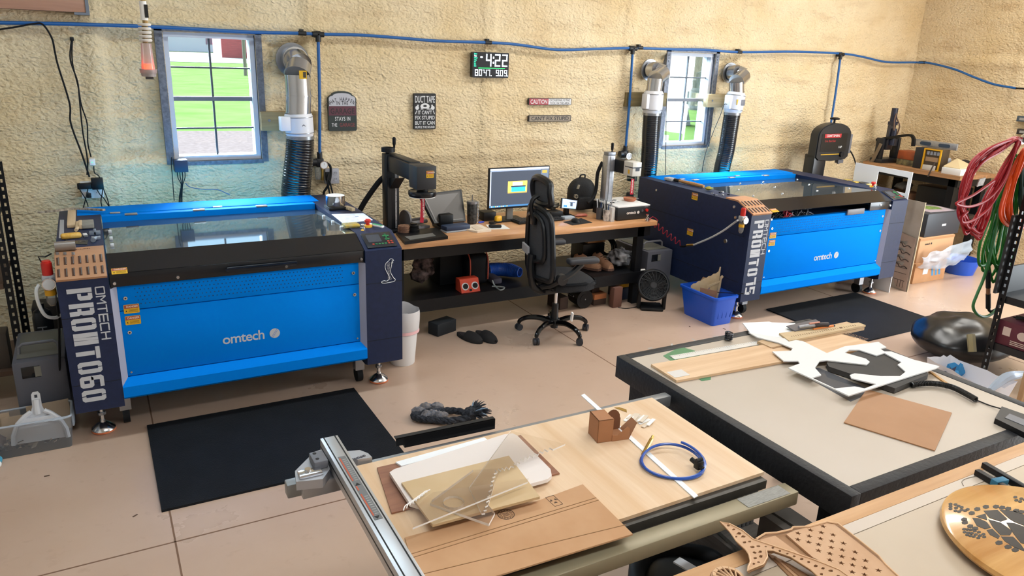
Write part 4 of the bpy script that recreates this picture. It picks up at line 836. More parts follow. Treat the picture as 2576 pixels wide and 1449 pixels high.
b=B();b.box((-0.075,-0.10,0),(0.075,0.10,0.12),0.01);b.build('tub',mat('tote_navy','#1a2236',0.5),t)
b=B();b.box((-0.08,-0.105,0.12),(0.08,0.105,0.16),0.008);b.build('lid',YEL,t)
b=B();a=[G(1555,774),G(1575,777),G(1600,773),G(1625,765),G(1650,762)];b.tube([(p.x,p.y,0.004)for p in a],0.0035,6,sub=6);tag(b.build('power_cable',BLKR),'thin black cord trailing on the floor to the floor fan','cord')
def chiller(loc,rz,label,kx=1.0):
 t=thing('water_chiller',label,'chiller',loc,rz);m=mat('chiller_grey','#5a5c66',0.5)
 b=B();b.box((-0.145,-0.25,0.02),(0.145,0.25,0.44),0.012);b.build('casing',m,t)
 b=B();b.box((-0.12,-0.2,0.4405),(0.12,0.2,0.446),0.002);b.build('top_plate',mat('chiller_top','#67665f',0.5),t)
 b=B();b.tube([(-0.11,-0.13,0.445),(-0.105,-0.13,0.485),(-0.085,-0.13,0.50),(0.085,-0.13,0.50),(0.105,-0.13,0.485),(0.11,-0.13,0.445)],0.009,8);b.build('carry_handle',GREY,t)
 b=B();b.box((-0.10,-0.252,0.345),(0.0,-0.2495,0.41),0.001);b.m=1;b.box((-0.03,-0.253,0.348),(0.005,-0.252,0.407));b.build('display',[mat('display_black','#15171b',0.2),mat('display_badge','#7d7d75',0.5)],t)
 t.scale.x=kx
 for x in(-0.11,0.11):
  for y in(-0.21,0.21):b=B();b.cyl((x,y,0),(x,y,0.02),0.018,n=12);b.build('foot',BLKR,t)
 return t
chiller((4.435,5.36,0),0.0,'grey water chiller with top handle beside the desk end, behind the floor fan')
chiller((-0.392,4.725,0),0.0,'grey water chiller behind the clear tub and dustpan',0.86)
P=G(1655,784)
t=thing('floor_fan','black round floor fan standing between the desk and the blue bin','fan',(P.x,P.y+0.10,0),-0.55)
b=B();b.box((-0.10,-0.09,0),(0.10,0.09,0.03),0.012);b.box((-0.125,-0.035,0.0),(-0.095,0.035,0.22),0.01);b.box((0.095,-0.035,0.0),(0.125,0.035,0.22),0.01);b.build('stand',BLKP,t)
TF=TR((0,0,0.215))@Euler((math.radians(72),0,0)).to_matrix().to_4x4()
b=B();b.lathe([(0.130,-0.05),(0.142,-0.03),(0.142,0.03),(0.132,0.045),(0.122,0.045),(0.130,0.0),(0.120,-0.05)],36,TF);b.lathe([(0.128,-0.05),(0.10,-0.10),(0.06,-0.115),(0,-0.115)],28,TF);b.build('housing',mat('fan_black','#1b1d22',0.35),t)
b=B()
for k in range(1,10):b.torus((0,0,0.045),0.018+0.0115*k,0.0018,36,4,T=TF)
for k in range(20):
 a=2*PI*k/20;b.tube([(0.022*math.cos(a),0.022*math.sin(a),0.047),(0.075*math.cos(a+0.35),0.075*math.sin(a+0.35),0.048),(0.125*math.cos(a+0.5),0.125*math.sin(a+0.5),0.04)],0.0016,4,T=TF)
b.cyl((0,0,0.043),(0,0,0.053),0.026,n=24,T=TF);b.build('grille',mat('grille_black','#2a2c31',0.3),t)
b=B()
for k in range(3):
 a=2*PI*k/3;b.prism([(0.015,-0.02),(0.10,-0.06),(0.118,-0.01),(0.11,0.04),(0.02,0.02)],0.0,0.004,T=TF@TR((0,0,0),a)@Euler((0.4,0,0)).to_matrix().to_4x4())
b.build('blade',BLKP,t)
CX,CY=3.03,4.66
t=thing('office_chair','black mesh office chair with headrest pulled up at the desk','chair',(CX,CY,0),-0.12)
CH=mat('chair_black','#16181c',0.38);FAB=mat('chair_fabric','#191b20',0.9,bump=0.3,bscale=220);MESH=mat('mesh_grey','#45474d',0.85,bump=0.5,bscale=300)
spin=math.radians(0)
ang0=math.atan2(4.516-4.66,2.78-3.03)+0.12
for k in range(5):
 a=ang0+k*2*PI/5;c,s=math.cos(a),math.sin(a)
 b=B();b.tube([(0.03*c,0.03*s,0.105),(0.12*c,0.12*s,0.125),(0.22*c,0.22*s,0.115),(0.275*c,0.275*s,0.085),(0.285*c,0.285*s,0.062)],0.021,10,sub=5,rf=lambda u:1.15-0.45*u);lg=b.build('star_leg',mat('gloss_black','#0e0f11',0.12,0.3),t)
 b=B()
 ca,sa=math.cos(a+0.8),math.sin(a+0.8)
 for d in(-0.013,0.013):b.cyl((0.285*c-sa*(d-0.008),0.285*s+ca*(d-0.008),0.027),(0.285*c-sa*(d+0.008),0.285*s+ca*(d+0.008),0.027),0.027,n=18)
 b.cyl((0.285*c,0.285*s,0.03),(0.285*c,0.285*s,0.07),0.010,n=10);b.build('castor',mat('castor_grey','#2b2f37',0.4),lg)
b=B();b.cyl((0,0,0.06),(0,0,0.26),0.030,0.026,18);b.cyl((0,0,0.09),(0,0,0.135),0.048,0.040,18);b.build('column_sleeve',CH,t)
b=B();b.cyl((0,0,0.26),(0,0,0.37),0.014,n=14);b.build('gas_lift',CHROME,t)
b=B();b.box((-0.13,-0.08,0.365),(0.12,0.08,0.405),0.012);b.tube([(-0.1,0,0.385),(-0.14,0,0.375),(-0.20,0,0.42),(-0.215,0,0.50)],0.028,10,sub=4);b.tube([(0.03,-0.07,0.385),(0.05,-0.2,0.375)],0.007,8);b.build('mechanism',CH,t)
b=B();bm=bmesh.new();bmesh.ops.create_cube(bm,size=1);bmesh.ops.subdivide_edges(bm,edges=bm.edges[:],cuts=9,use_grid_fill=True)
for v in bm.verts:
 x,y,z=v.co*2;k=1-0.10*x*x*y*y*1.6
 top=0.43+0.075*(1 if z>0 else z*0+0)if False else 0
 v.co=Vector((x*0.225*k+0.055,y*0.25*k*(0.92+0.08*math.cos(x*1.5)),0.455+z*0.038-(0.035*max(0,x-0.55)if z>0 else 0.0)-0.018*(abs(y)**3)+(0.012*y*y if z>0 else 0.03*(x*x*x*x+y*y*y*y)/2)))
bmesh.ops.bevel(bm,geom=[e for e in bm.edges if e.is_manifold and e.calc_face_angle(0)>0.8],offset=0.022,segments=3,affect='EDGES');b.take(bm);b.build('seat',FAB,t)
def backp(u,v):
 return Vector((-0.185-0.02*v+0.035*u*u,u*(0.235-0.045*v+0.02*math.sin(v*PI)),0.50+0.52*v))
loop=[(-0.9,0.03),(-1,0.15),(-1,0.4),(-1,0.7),(-0.98,0.9),(-0.7,1.0),(0,1.03),(0.7,1.0),(0.98,0.9),(1,0.7),(1,0.4),(1,0.15),(0.9,0.03),(0.5,0),(0,-0.01),(-0.5,0)]
b=B();b.tube([backp(*q)for q in loop],0.021,8,True,sub=4);br=b.build('back_frame',CH,t)
b=B();n=12;vs=[backp(-0.97+1.94*i/n,0.01+0.99*j/n)for j in range(n+1)for i in range(n+1)];b.add(vs,[(j*(n+1)+i,j*(n+1)+i+1,(j+1)*(n+1)+i+1,(j+1)*(n+1)+i)for j in range(n)for i in range(n)]);b.build('back_mesh',MESH,t)
b=B();loop2=[(-0.62,0.30),(-0.7,0.55),(-0.62,0.84),(0,0.93),(0.62,0.84),(0.7,0.55),(0.62,0.30),(0,0.24)];b.tube([backp(*q)+Vector((-0.018,0,0))for q in loop2],0.017,8,True,sub=5);b.tube([Vector((-0.215,0,0.49)),Vector((-0.225,0,0.56)),Vector((-0.225,0,0.64)),Vector((-0.22,0,0.67))],0.032,10,sub=4);b.build('back_support',CH,t)
b=B();q=[backp(0.15,0.30),backp(0.85,0.30),backp(0.85,0.42),backp(0.15,0.42)];d=Vector((-0.035,0,0));b.add([p+d for p in q]+[p+d*1.5 for p in q],[(0,1,2,3),(7,6,5,4),(0,1,5,4),(1,2,6,5),(2,3,7,6),(3,0,4,7)]);b.build('spec_sticker',mat('sticker_grey','#b9b8bd',0.6),t)
b=B();b.tube([Vector((-0.225,0,0.95)),Vector((-0.245,0,1.03)),Vector((-0.235,0,1.09)),Vector((-0.19,0,1.12))],0.017,8,sub=4);b.box((-0.24,-0.03,0.90),(-0.205,0.03,1.0),0.01);b.build('headrest_bracket',CH,t)
hl=[(-0.36,-0.15,1.06),(-0.375,-0.155,1.14),(-0.37,-0.13,1.20),(-0.385,0,1.225),(-0.37,0.13,1.20),(-0.375,0.155,1.14),(-0.36,0.15,1.06),(-0.365,0.08,1.035),(-0.375,0,1.03),(-0.365,-0.08,1.035)]
hl=[(x+0.205,y,z+0.025)for x,y,z in hl]
b=B();b.tube(hl,0.026,8,True,sub=4);hr=b.build('headrest',CH,t)
b=B();b.add([(-0.157,-0.14,1.085),(-0.167,-0.14,1.205),(-0.177,0,1.235),(-0.167,0.14,1.205),(-0.157,0.14,1.085),(-0.167,0,1.065)],[(0,1,2,5),(5,2,3,4)]);b.build('headrest_mesh',MESH,hr)
for sy in(-1,1):
 b=B();y=sy*0.285
 b.cyl((-0.10,y-0.02,0.545),(-0.10,y+0.02,0.545),0.042,n=18);b.tube([(-0.10,y,0.545),(-0.02,y,0.59),(0.06,y,0.655)],0.024,8,sub=4);b.tube([(-0.10,y,0.545),(-0.14,y*0.7,0.48),(-0.17,y*0.35,0.44)],0.022,8,sub=4);ar=b.build('armrest',CH,t)
 b=B();b.box((-0.06,y-0.042,0.655),(0.19,y+0.042,0.70),0.02,seg=3);b.build('arm_pad',mat('pad_rubber','#2a2c33',0.55),ar)
b=B();b.box((0.0,-0.24,0.26),(0.012,-0.215,0.33),T=TR((0,0,0),rx=0.2));b.build('care_tag',WPAPER,t)
SLP=mat('slipper_black','#1e1b1c',0.85);SLI=mat('slipper_lining','#2b2324',0.95)
def slipper(label,loc,rz):
 t=thing('slipper',label,'slipper',loc,rz,'pair of dark slippers')
 out=[(0.05*math.cos(a)*(1+0.12*math.sin(a)),0.135*math.sin(a))for a in[2*PI*k/24 for k in range(24)]]
 b=B();b.prism(out,0,0.022);b.build('sole',SLP,t)
 b=B();b.prism([(x*0.8,y*0.85)for x,y in out],0.022,0.026);b.build('insole',SLI,t)
 b=B();vs=[];n=11;rows=[(-0.02,0.052,0.058),(0.03,0.056,0.062),(0.08,0.052,0.05),(0.115,0.036,0.035),(0.137,0.012,0.024)]
 for y,w_,h in rows:vs+=[(w_*math.cos(PI*k/(n-1)),y,0.006+h*math.sin(PI*k/(n-1)))for k in range(n)]
 b.add(vs,[(i*n+k,i*n+k+1,(i+1)*n+k+1,(i+1)*n+k)for i in range(len(rows)-1)for k in range(n-1)]);b.build('vamp',SLP,t)
P=G(1181,853);slipper('dark backless slipper on the floor, the one nearer the waste bin',(P.x,P.y,0),PI+0.32)
P=G(1222,851);slipper('dark backless slipper on the floor, the one nearer the chair',(P.x,P.y,0),PI+0.1)
P=G(1092,845);bx('foam_block',P.x+0.09,P.y+0.05,0,0.20,0.11,0.10,mat('block_black','#1d2025',0.8),'black foam block lying on the shaded floor near the slippers','block',0.35,0.004)
t=thing('waste_bin','white waste bin with translucent liner and pink drawstring beside the laser cutter','bin',(1.745,4.62,0))
b=B();b.lathe([(0.082,0),(0.085,0.004),(0.112,0.33),(0.104,0.33),(0.08,0.01),(0,0.01)],32);b.build('bucket',WHITE,t)
LIN=clear('bin_liner','#ffffff',rough=0.25,mixw=0.72,milk='#e8e4e4')
b=B();b.lathe([(0.113,0.235),(0.116,0.26),(0.119,0.30),(0.120,0.335),(0.121,0.375),(0.117,0.40),(0.110,0.385),(0.104,0.33),(0.098,0.2)],40)
b.v=[v+Vector((v.x,v.y,0))*0.04*noise.noise(v*22)+Vector((0,0,0.03*noise.noise(Vector((v.x*9,v.y*9,0)))if v.z>0.3 else 0))for v in b.v];b.build('liner',LIN,t)
b=B();b.lathe([(0.1155,0.24),(0.1165,0.258),(0.1175,0.262),(0.118,0.24)],32);b.build('drawstring',mat('pink_band','#e9b9bb',0.6),t)
# ---------------------------------------------------------------- on the walls
PIPEB=mat('pipe_blue','#1d5c9e',0.35);PY=6.07;PIPED=mat('pipe_clip','#121316',0.5)
run=[(-14,57),(105,59),(230,62),(400,68),(560,77),(640,81),(760,84),(800,86),(900,88),(1000,95),(1100,103),(1228,107),(1300,112),(1400,125),(1500,123),(1592,121),(1700,124),(1770,125),(1860,131),(2000,130),(2117,135),(2170,143),(2230,156),(2300,157)]
t=thing('air_line','blue compressed-air pipe running along both foam walls with three drops','pipe',(3.2,PY,2.19))
pts=[at(x,y,Y=PY)for x,y in run];pts+=[Vector((9.05,6.04,pts[-1].z))]+[at(x,y,X=9.07)for x,y in((2340,159),(2400,174),(2450,194),(2500,212),(2556,222))]
b=B();b.tube(pts,0.0125,10,sub=5);b.m=1;e=pts[-1];b.tube([e,e+Vector((0,-0.12,0.0)),e+Vector((0,-0.5,-0.01))],0.010,8)
b.build('main_run',[PIPEB,PIPED],t,world=True)
for(x0_,y0_),(x1_,y1_)in(((800,88),(804,386)),((1592,123),(1574,368)),((2115,138),(2090,312))):
 a,c=at(x0_,y0_,Y=PY),at(x1_,y1_,Y=PY);m_=(a+c)/2+Vector((0.006,0,0));b=B();b.tube([a,m_,c],0.0125,10,sub=6);b.build('drop_pipe',PIPEB,t,world=True)
 b=B();b.cyl(a+Vector((-0.045,0,0.004)),a+Vector((0.045,0,0.004)),0.021,n=12);b.cyl(a+Vector((0,0,0.01)),a-Vector((0,0,0.05)),0.021,n=12);b.box((a.x-0.02,PY,a.z-0.02),(a.x+0.02,6.12,a.z+0.03));b.build('tee_fitting',PIPED,t,world=True)
for x,y in((760,84),(1228,107),(1610,120),(1860,131)):
 a=at(x,y,Y=PY);b=B();b.cyl(a-Vector((0.03,0,0)),a+Vector((0.03,0,0)),0.017,n=12);b.box((a.x-0.012,PY,a.z-0.012),(a.x+0.012,6.12,a.z+0.03));b.build('pipe_clip',PIPED,t,world=True)
a=at(2320,157,X=9.07);b=B();b.cyl(a+Vector((0,0.04,0)),a-Vector((0,0.04,0)),0.018,n=12);b.build('pipe_clip',PIPED,t,world=True)
GLASSY=clear('clear_plastic','#eef4f8',rough=0.05,mixw=0.12)
def wall_regulator(p,lab,hose):
 t=thing('air_regulator',lab,'regulator',p);m=mat('regulator_black','#1b1c20',0.4)
 b=B();b.box((-0.03,-0.02,-0.09),(0.03,0.03,-0.02),0.008);b.cyl((0,0,-0.02),(0,0,0.03),0.022);b.cyl((-0.065,0.0,-0.05),(-0.03,0,-0.05),0.03,n=16);b.box((-0.02,0.02,-0.08),(0.02,0.06,-0.03));b.build('body',m,t)
 b=B();b.cyl((0.022,-0.02,-0.07),(0.022,-0.045,-0.07),0.033,n=24);b.m=1;b.cyl((0.022,-0.0455,-0.07),(0.022,-0.046,-0.07),0.027,n=24);b.m=0;b.box((0.021,-0.047,-0.07),(0.024,-0.0462,-0.05));b.build('gauge',[CHROME,WHITE],t)
 b=B();b.lathe([(0.016,-0.19),(0.024,-0.17),(0.026,-0.09),(0,-0.09)],16,TR((-0.02 if hose else-0.03,0,0)));b.build('bowl',GLASSY,t)
 if hose:
  b=B();b.cyl((0.015,0,-0.20),(0.015,0,-0.09),0.012);b.build('brass_fitting',BRASS,t)
  b=B();b.tube([(0.055,0,-0.06),(0.085,0,-0.09),(0.085,0,-0.16),(0.06,-0.01,-0.24),(0.02,-0.01,-0.30),(0.03,-0.01,-0.36)],0.010,8,sub=5);b.build('hose',BLKR,t)
wall_regulator(at(804,392,Y=6.08),'black air regulator with gauge under the blue drop beside the wall outlet',True)
wall_regulator(at(1573,374,Y=6.08),'black air regulator with gauge behind the silver laser marker',False)
DUCT=mat('duct_sheet','#c2c4c8',0.22,0.95,rvar=0.08,scale=5);FANW=mat('fan_white','#dfe0e6',0.4);HOSEB=mat('hose_black','#14171d',0.24,spec=0.6)
def elbow(b,p0,dirs,r,n=20):
 """segmented duct through the points, each segment a short straight cylinder with a raised seam"""
 for a,c in zip(dirs[:-1],dirs[1:]):
  a,c=Vector(a),Vector(c);d=(c-a).normalized()
  b.cyl(a,c,r,r,n);b.cyl(c-d*0.004,c+d*0.004,r*1.05,r*1.05,n)
def duct(label,wp,xc,yv,ztop,pts,r,rf,fan,hose,big):
 t=thing('exhaust_duct',label,'duct',(wp.x,YW,wp.z));b=B();b.cyl((wp.x,YW-0.004,wp.z),(wp.x,YW-0.022,wp.z),r*1.35,n=28);b.build('flange',mat('flange_steel','#8d9096',0.3,0.9),t,world=True)
 b=B();elbow(b,None,pts,r);b.build('duct_elbow',DUCT,t,world=True)
 (za,zb,fr,fx,fy)=fan;ax=Vector((fx[0],fy,za));bx_=Vector((fx[1],fy,zb));d=(bx_-ax)
 b=B();P_=lambda u:ax+d*u
 b.cyl(P_(0),P_(0.12),r*1.06,fr,28,False);b.cyl(P_(0.12),P_(0.80),fr,fr,28);b.cyl(P_(0.80),P_(1.0),fr,r*1.03,28,False);f=b.build('inline_fan',FANW,t,world=True)
 b=B()
 for u in(0.14,0.80):b.cyl(P_(u-0.015),P_(u+0.015),fr*1.02,fr*1.02,28)
 b.build('clamp_band',STEEL,f,world=True)
 c_=P_(0.45)
 if big:
  b=B();b.box((c_.x-fr-0.045,c_.y-0.08,c_.z-0.045),(c_.x-fr*0.75,c_.y+0.01,c_.z+0.06),0.006);b.build('junction_box',FANW,f,world=True)
  b=B();T=FRONT(c_.x+0.01,c_.y-fr-0.0012,c_.z+0.0);b.prism([(-0.012,-0.004),(0,0.008),(0.012,-0.004),(0.012,-0.008),(0,0.003),(-0.012,-0.008)],0,0.001,T=T);b.build('arrow_mark',PRINT,f,world=True)
  b=B();T=FRONT(pts[3][0]+0.02,yv-r-0.001,ztop-0.10);b.box((-0.028,-0.03,0),(0.028,0.03,0.002),T=T);b.m=1;b.box((0.0,-0.02,0.002),(0.022,0.022,0.003),T=T);b.build('duct_label',[LBLY,mat('label_dark','#3a3226',0.6)],t,world=True)
 else:
  if xc>6:b=B();b.box((c_.x-0.005,c_.y-fr-0.003,c_.z-0.03),(c_.x+0.05,c_.y-fr*0.85,c_.z+0.03),0.004);b.m=1;b.box((c_.x-0.055,c_.y-fr*0.9,c_.z-0.025),(c_.x-0.035,c_.y-fr*0.72,c_.z+0.03));b.build('speed_switch',[GREY,LBLY],f,world=True)
  b=B();b.box((c_.x-fr-0.02,c_.y-0.05,c_.z-0.07),(c_.x-fr*0.8,c_.y+0.03,c_.z+0.07),0.005);b.build('junction_box',FANW,f,world=True)
 b=B();pl=spline([Vector(p)for p in hose],40);ln=sum((pl[i+1]-pl[i]).length for i in range(len(pl)-1));nr=ln/(0.030 if big else 0.024)
 b.tube(pl,r*1.10,28,rf=lambda u:1+(0.055 if big else 0.035)*abs(math.sin(u*nr*PI))**0.6-0.03+(0.10 if big else 0)*u);h=b.build('flex_hose',HOSEB,t,world=True,ang=60)
 b=B();q=Vector(hose[0]);b.cyl(q-Vector((0,0,0.012)),q+Vector((0,0,0.012)),r*1.13,n=28);b.build('hose_clamp',STEEL,h,world=True)
wp=Vector((1.43,YW,2.0));YV=5.93
sx_=lambda px,py:at(px,py,Y=YV)
e1,e2=sx_(748,195),sx_(750,285)
duct('large silver gooseneck duct with white fan and black hose beside the bigger window',wp,1.45,YV,2.0,[wp+Vector((0,-0.02,0)),wp+Vector((0.005,-0.10,0.0)),(wp.x+0.012,5.985,1.965),(e1.x,YV,e1.z+0.02),(e1.x+0.002,YV,(e1.z+e2.z)/2),(e2.x,YV,e2.z)],0.094,0.1,(e2.z,sx_(755,345).z,0.107,(e2.x,sx_(755,345).x),YV),[sx_(755,345),sx_(754,380),sx_(750,420),sx_(746,460),Vector((sx_(744,490).x,YV,0.95)),Vector((sx_(744,490).x,YV-0.0,0.55))],True)
YV2=5.95
def duct2(fx,top,fan0,fan1,hose,label):
 w_=at(*fx,Y=YW);q=lambda p:at(p[0],p[1],Y=YV2);f0,f1=q(fan0),q(fan1);tp=q(top)
 hs=[q(h)for h in hose];hs.append(hs[-1]-Vector((0,0,0.4)))
 duct(label,w_,w_.x,YV2,w_.z,[w_+Vector((0,-0.02,0)),w_+Vector((0.02,-0.10,0.005)),(w_.x+0.06,6.0,w_.z-0.02),(tp.x,YV2,tp.z),(f0.x,YV2,f0.z)],0.078,0.1,(f0.z,f1.z,0.098,(f0.x,f1.x),YV2),hs,False)
duct2((1632,176),(1649,198),(1645,228),(1640,287),[(1640,287),(1637,330),(1635,380),(1630,440)],'silver duct with straight black hose and white fan, behind the silver laser marker')
duct2((1834,183),(1853,206),(1853,232),(1842,286),[(1842,286),(1835,330),(1827,380),(1815,432)],'silver duct with switched white fan and slanting black hose past the smaller window')
LUM=wood('treated_lumber','#b49b6c','#8f7a55','X',3.0,0.7)
LUM2=wood('pale_lumber','#d2bd93','#b9a071','X',3.0,0.7);LUMD=wood('dark_lumber','#85764f','#6b5d40','X',3.0,0.75)
for k,(a,c,m_,lab)in enumerate((((656,281),(812,324),LUM,'greenish wooden board on the wall behind the large white duct fan'),((1577,232),(1676,268),LUMD,'dark wooden block on the wall behind the duct fan beside the blue drop'),((1783,235),(1868,270),LUM2,'pale wooden block on the wall behind the fan of the slanting duct'))):
 p,q=at(*a,Y=6.1),at(*c,Y=6.1);b=B();b.box((p.x,6.098,q.z-0.01 if k==0 else q.z),(q.x,YW+0.02,q.z+0.135),0.003);o=b.build('mounting_board',m_);tag(o,lab,'board')
 b=B();b.cyl((p.x+0.06,6.0985,q.z+0.07),(p.x+0.06,6.094,q.z+0.07),0.011,n=10);b.build('screw',STEEL,o,world=True)
def sign(name,a,c,lab,m,shape=None,y=6.12):
 p,q=at(a[0],a[1],Y=y),at(c[0],c[1],Y=y);w_,h=q.x-p.x,p.z-q.z;b=B();T=FRONT((p.x+q.x)/2,y+0.006,(p.z+q.z)/2)
 b.prism(shape(w_,h)if shape else rrect(w_,h,0.008,3),-0.02,0.006,T=T);o=b.build(name,m);tag(o,lab,'sign')
 return o,MW[o.name].inverted()@T@Matrix.Translation((0,0,0.0062)),w_,h
def arch(w,h):
 pts=[(-w/2+0.008,-h/2),(w/2-0.008,-h/2),(w/2,-h/2+0.012),(w/2,h/2-0.055),(w/2-0.012,h/2-0.04)]
 pts+=[(w*0.36*math.cos(a),h/2-0.028+0.028*math.sin(a))for a in[PI*k/10 for k in range(11)]]
 return pts+[(-w/2+0.012,h/2-0.04),(-w/2,h/2-0.055),(-w/2,-h/2+0.012)]
SGD=mat('sign_dark_green','#2b3433',0.5);SGW=mat('sign_pale','#b7b6bd',0.5);SGM=mat('sign_maroon','#5b2f3c',0.5);INK=mat('sign_ink','#2a2527',0.6);INKW=mat('sign_white','#d9d9da',0.6);INKR=mat('sign_red','#7a3a3c',0.6)
o,T,w_,h=sign('garage_sign',(824,229),(898,329),'arched metal sign about what happens in the garage',SGD,arch)
def panel(o,T,nm,x0,y0,x1,y1,m,z=0.0,dz=0.0006):
 b=B();b.box((x0,y0,z),(x1,y1,z+dz),T=T);return b.build(nm,m,o)
b=B();s_=arch(w_*0.93,h*0.94);b.prism([p for p in s_ if p[1]>h*0.16]+[(-w_*0.465,h*0.14),(w_*0.465,h*0.14)],0,0.0005,T=T)if False else b.prism([(-w_*0.465,h*0.13),(w_*0.465,h*0.13),(w_*0.465,h*0.33),(w_*0.42,h*0.37)]+[(w_*0.33*math.cos(a),h*0.385+0.022*math.sin(a))for a in[PI*k/8 for k in range(9)]]+[(-w_*0.42,h*0.37),(-w_*0.465,h*0.33)],0,0.0005,T=T);b.build('pale_panel',SGW,o)
panel(o,T,'maroon_band',-w_*0.48,-h*0.105,w_*0.48,h*0.125,SGM)
for k,ch in enumerate('WHAT HAPPENS'):
 a=(k-5.5)*0.115;R_=w_*0.75
 text('lettering',ch,0.042,INK,o,T@Matrix.Translation((R_*math.sin(a),h*0.255-R_*(1-math.cos(a)),0.0006))@Matrix.Rotation(-a,4,'Z'),0.0003,0.012,sx=0.62,align='CENTER')
text('lettering','IN THE',0.044,INK,o,T@Matrix.Translation((0,h*0.155,0.0006)),0.0003,0.012,sx=0.62,align='CENTER',space=1.15)
text('lettering','GARAGE',0.060,INK,o,T@Matrix.Translation((0,-h*0.06,0.0008)),0.0003,0.014,sx=0.80,align='CENTER',space=1.1)
text('lettering','STAYS IN',0.044,INKW,o,T@Matrix.Translation((0,-h*0.235,0.0003)),0.0003,0.01,sx=0.66,align='CENTER',space=1.1)
text('lettering','THE',0.040,INKW,o,T@Matrix.Translation((-w_*0.30,-h*0.385,0.0003)),0.0003,0.01,sx=0.62,align='CENTER')
text('lettering','GARAGE',0.044,INKR,o,T@Matrix.Translation((w_*0.16,-h*0.39,0.0003)),0.0003,0.012,sx=0.75,align='CENTER')
o,T,w_,h=sign('duct_tape_sign',(1041.5,235),(1096,325),'black metal sign joking about duct tape',mat('sign_black','#17171a',0.45))
def fit(o,T,s,y,hh,ww,m=INKW):
 x=text('lettering',s,hh*1.38,m,o,T@Matrix.Translation((0,y,0.0003)),0.0003,0.012,align='CENTER')
 xs_=[v.co.x for v in x.data.vertices];k=ww/(max(xs_)-min(xs_))if xs_ else 1
 c_=(max(xs_)+min(xs_))/2
 for v in x.data.vertices:v.co.x=c_+(v.co.x-c_)*k
 dx=T.translation.x-c_
 for v in x.data.vertices:v.co.x+=dx
fit(o,T,'DUCT TAPE',h*0.25,h*0.19,w_*0.90);fit(o,T,"IT CAN'T",-h*0.075,h*0.105,w_*0.64);fit(o,T,'FIX STUPID',-h*0.22,h*0.105,w_*0.90);fit(o,T,'BUT IT CAN',-h*0.365,h*0.105,w_*0.90);fit(o,T,'MUFFLE THE SOUND',-h*0.465,h*0.062,w_*0.90)
b=B();b.prism(circ(0,h*0.145,w_*0.21,24,w_*0.13),0,0.0006,[circ(0,h*0.155,w_*0.09,16,w_*0.045)],T=T);b.box((-w_*0.2,h*0.06,0),(w_*0.3,h*0.082,0.0006),T=T)
for sx in(-1,1):b.prism(circ(sx*w_*0.36,h*0.105,w_*0.085,14),0,0.0006,T=T);b.box((sx*w_*0.29,h*0.15,0),(sx*w_*0.36,h*0.19,0.0006),T=T);b.prism([(sx*w_*0.42,-h*0.07),(sx*w_*0.46,-h*0.07),(sx*w_*0.39,h*0.03),(sx*w_*0.36,h*0.03)],0,0.0006,T=T)
b.build('tape_picture',INKW,o)
o,T,w_,h=sign('caution_sign',(1331,247),(1437,264.5),'narrow metal strip sign with red caution end',mat('sign_frame_dark','#2a2628',0.5))
panel(o,T,'white_field',-w_*0.05,-h*0.42,w_*0.485,h*0.42,INKW);panel(o,T,'red_field',-w_*0.49,-h*0.44,-w_*0.05,h*0.44,mat('caution_red','#a3222f',0.5))
text('lettering','CAUTION',h*0.88,INKW,o,T@Matrix.Translation((-w_*0.27,-h*0.30,0.0008)),0.0003,0.014,sx=0.74,align='CENTER')
text('lettering','OCCASIONAL FLYING',h*0.46,INK,o,T@Matrix.Translation((w_*0.218,h*0.06,0.0008)),0.0003,0.008,sx=0.80,align='CENTER');text('lettering','TOOLS IN THIS AREA',h*0.46,INK,o,T@Matrix.Translation((w_*0.218,-h*0.36,0.0008)),0.0003,0.008,sx=0.80,align='CENTER')
o,T,w_,h=sign('strip_sign',(1330.5,290.5),(1436,305),'narrow bronze strip sign with slanted black capitals below the caution sign',mat('sign_ink'))
panel(o,T,'bronze_field',-w_*0.485,-h*0.40,w_*0.485,h*0.40,mat('sign_bronze','#8d7f6c',0.5));fit(o,T@Matrix.Translation((0,0,0.0006)),"CAN'T FIX STUPID",-h*0.28,h*0.60,w_*0.88,INK)
for k,(y_,c_)in enumerate(((298,'#45525f'),(330,'#3a3431'))):
 p=at(2560,y_,X=9.10);b=B();b.box((9.08,p.y-0.30,p.z-0.03),(9.135,p.y,p.z+0.03),0.003);o=b.build('strip_sign',mat('strip_%d'%k,c_,0.5));tag(o,['slate blue strip sign on the side wall above the black strip sign','black strip sign on the side wall above the hanging cords'][k],'sign')
 b=B();b.box((9.0785,p.y-0.28,p.z-0.015),(9.0795,p.y-0.03,p.z+0.012));b.build('print_line',mat('strip_print','#9a9893',0.6),o,world=True)
p,q=at(1188,130,Y=6.1),at(1277.5,196.5,Y=6.1);w_,h=q.x-p.x,p.z-q.z
t=thing('wall_clock','black digital wall clock with lit white and green figures','clock',((p.x+q.x)/2,6.09,q.z))
T=FRONT((p.x+q.x)/2,6.09,(p.z+q.z)/2);b=B();b.prism(rrect(w_,h,0.012,4),-0.045,0.0,T=T);b.build('casing',mat('clock_black','#14171f',0.25),t,world=True)
LW=em('led_white','#e6f2ff',2.2);LG=em('led_green','#1fd65a',1.6);LT=em('led_teal','#2fd0a0',1.2)
SEG={'0':'abcdef','2':'abged','4':'fgbc','7':'abc','8':'abcdefg','9':'abcdfg'}
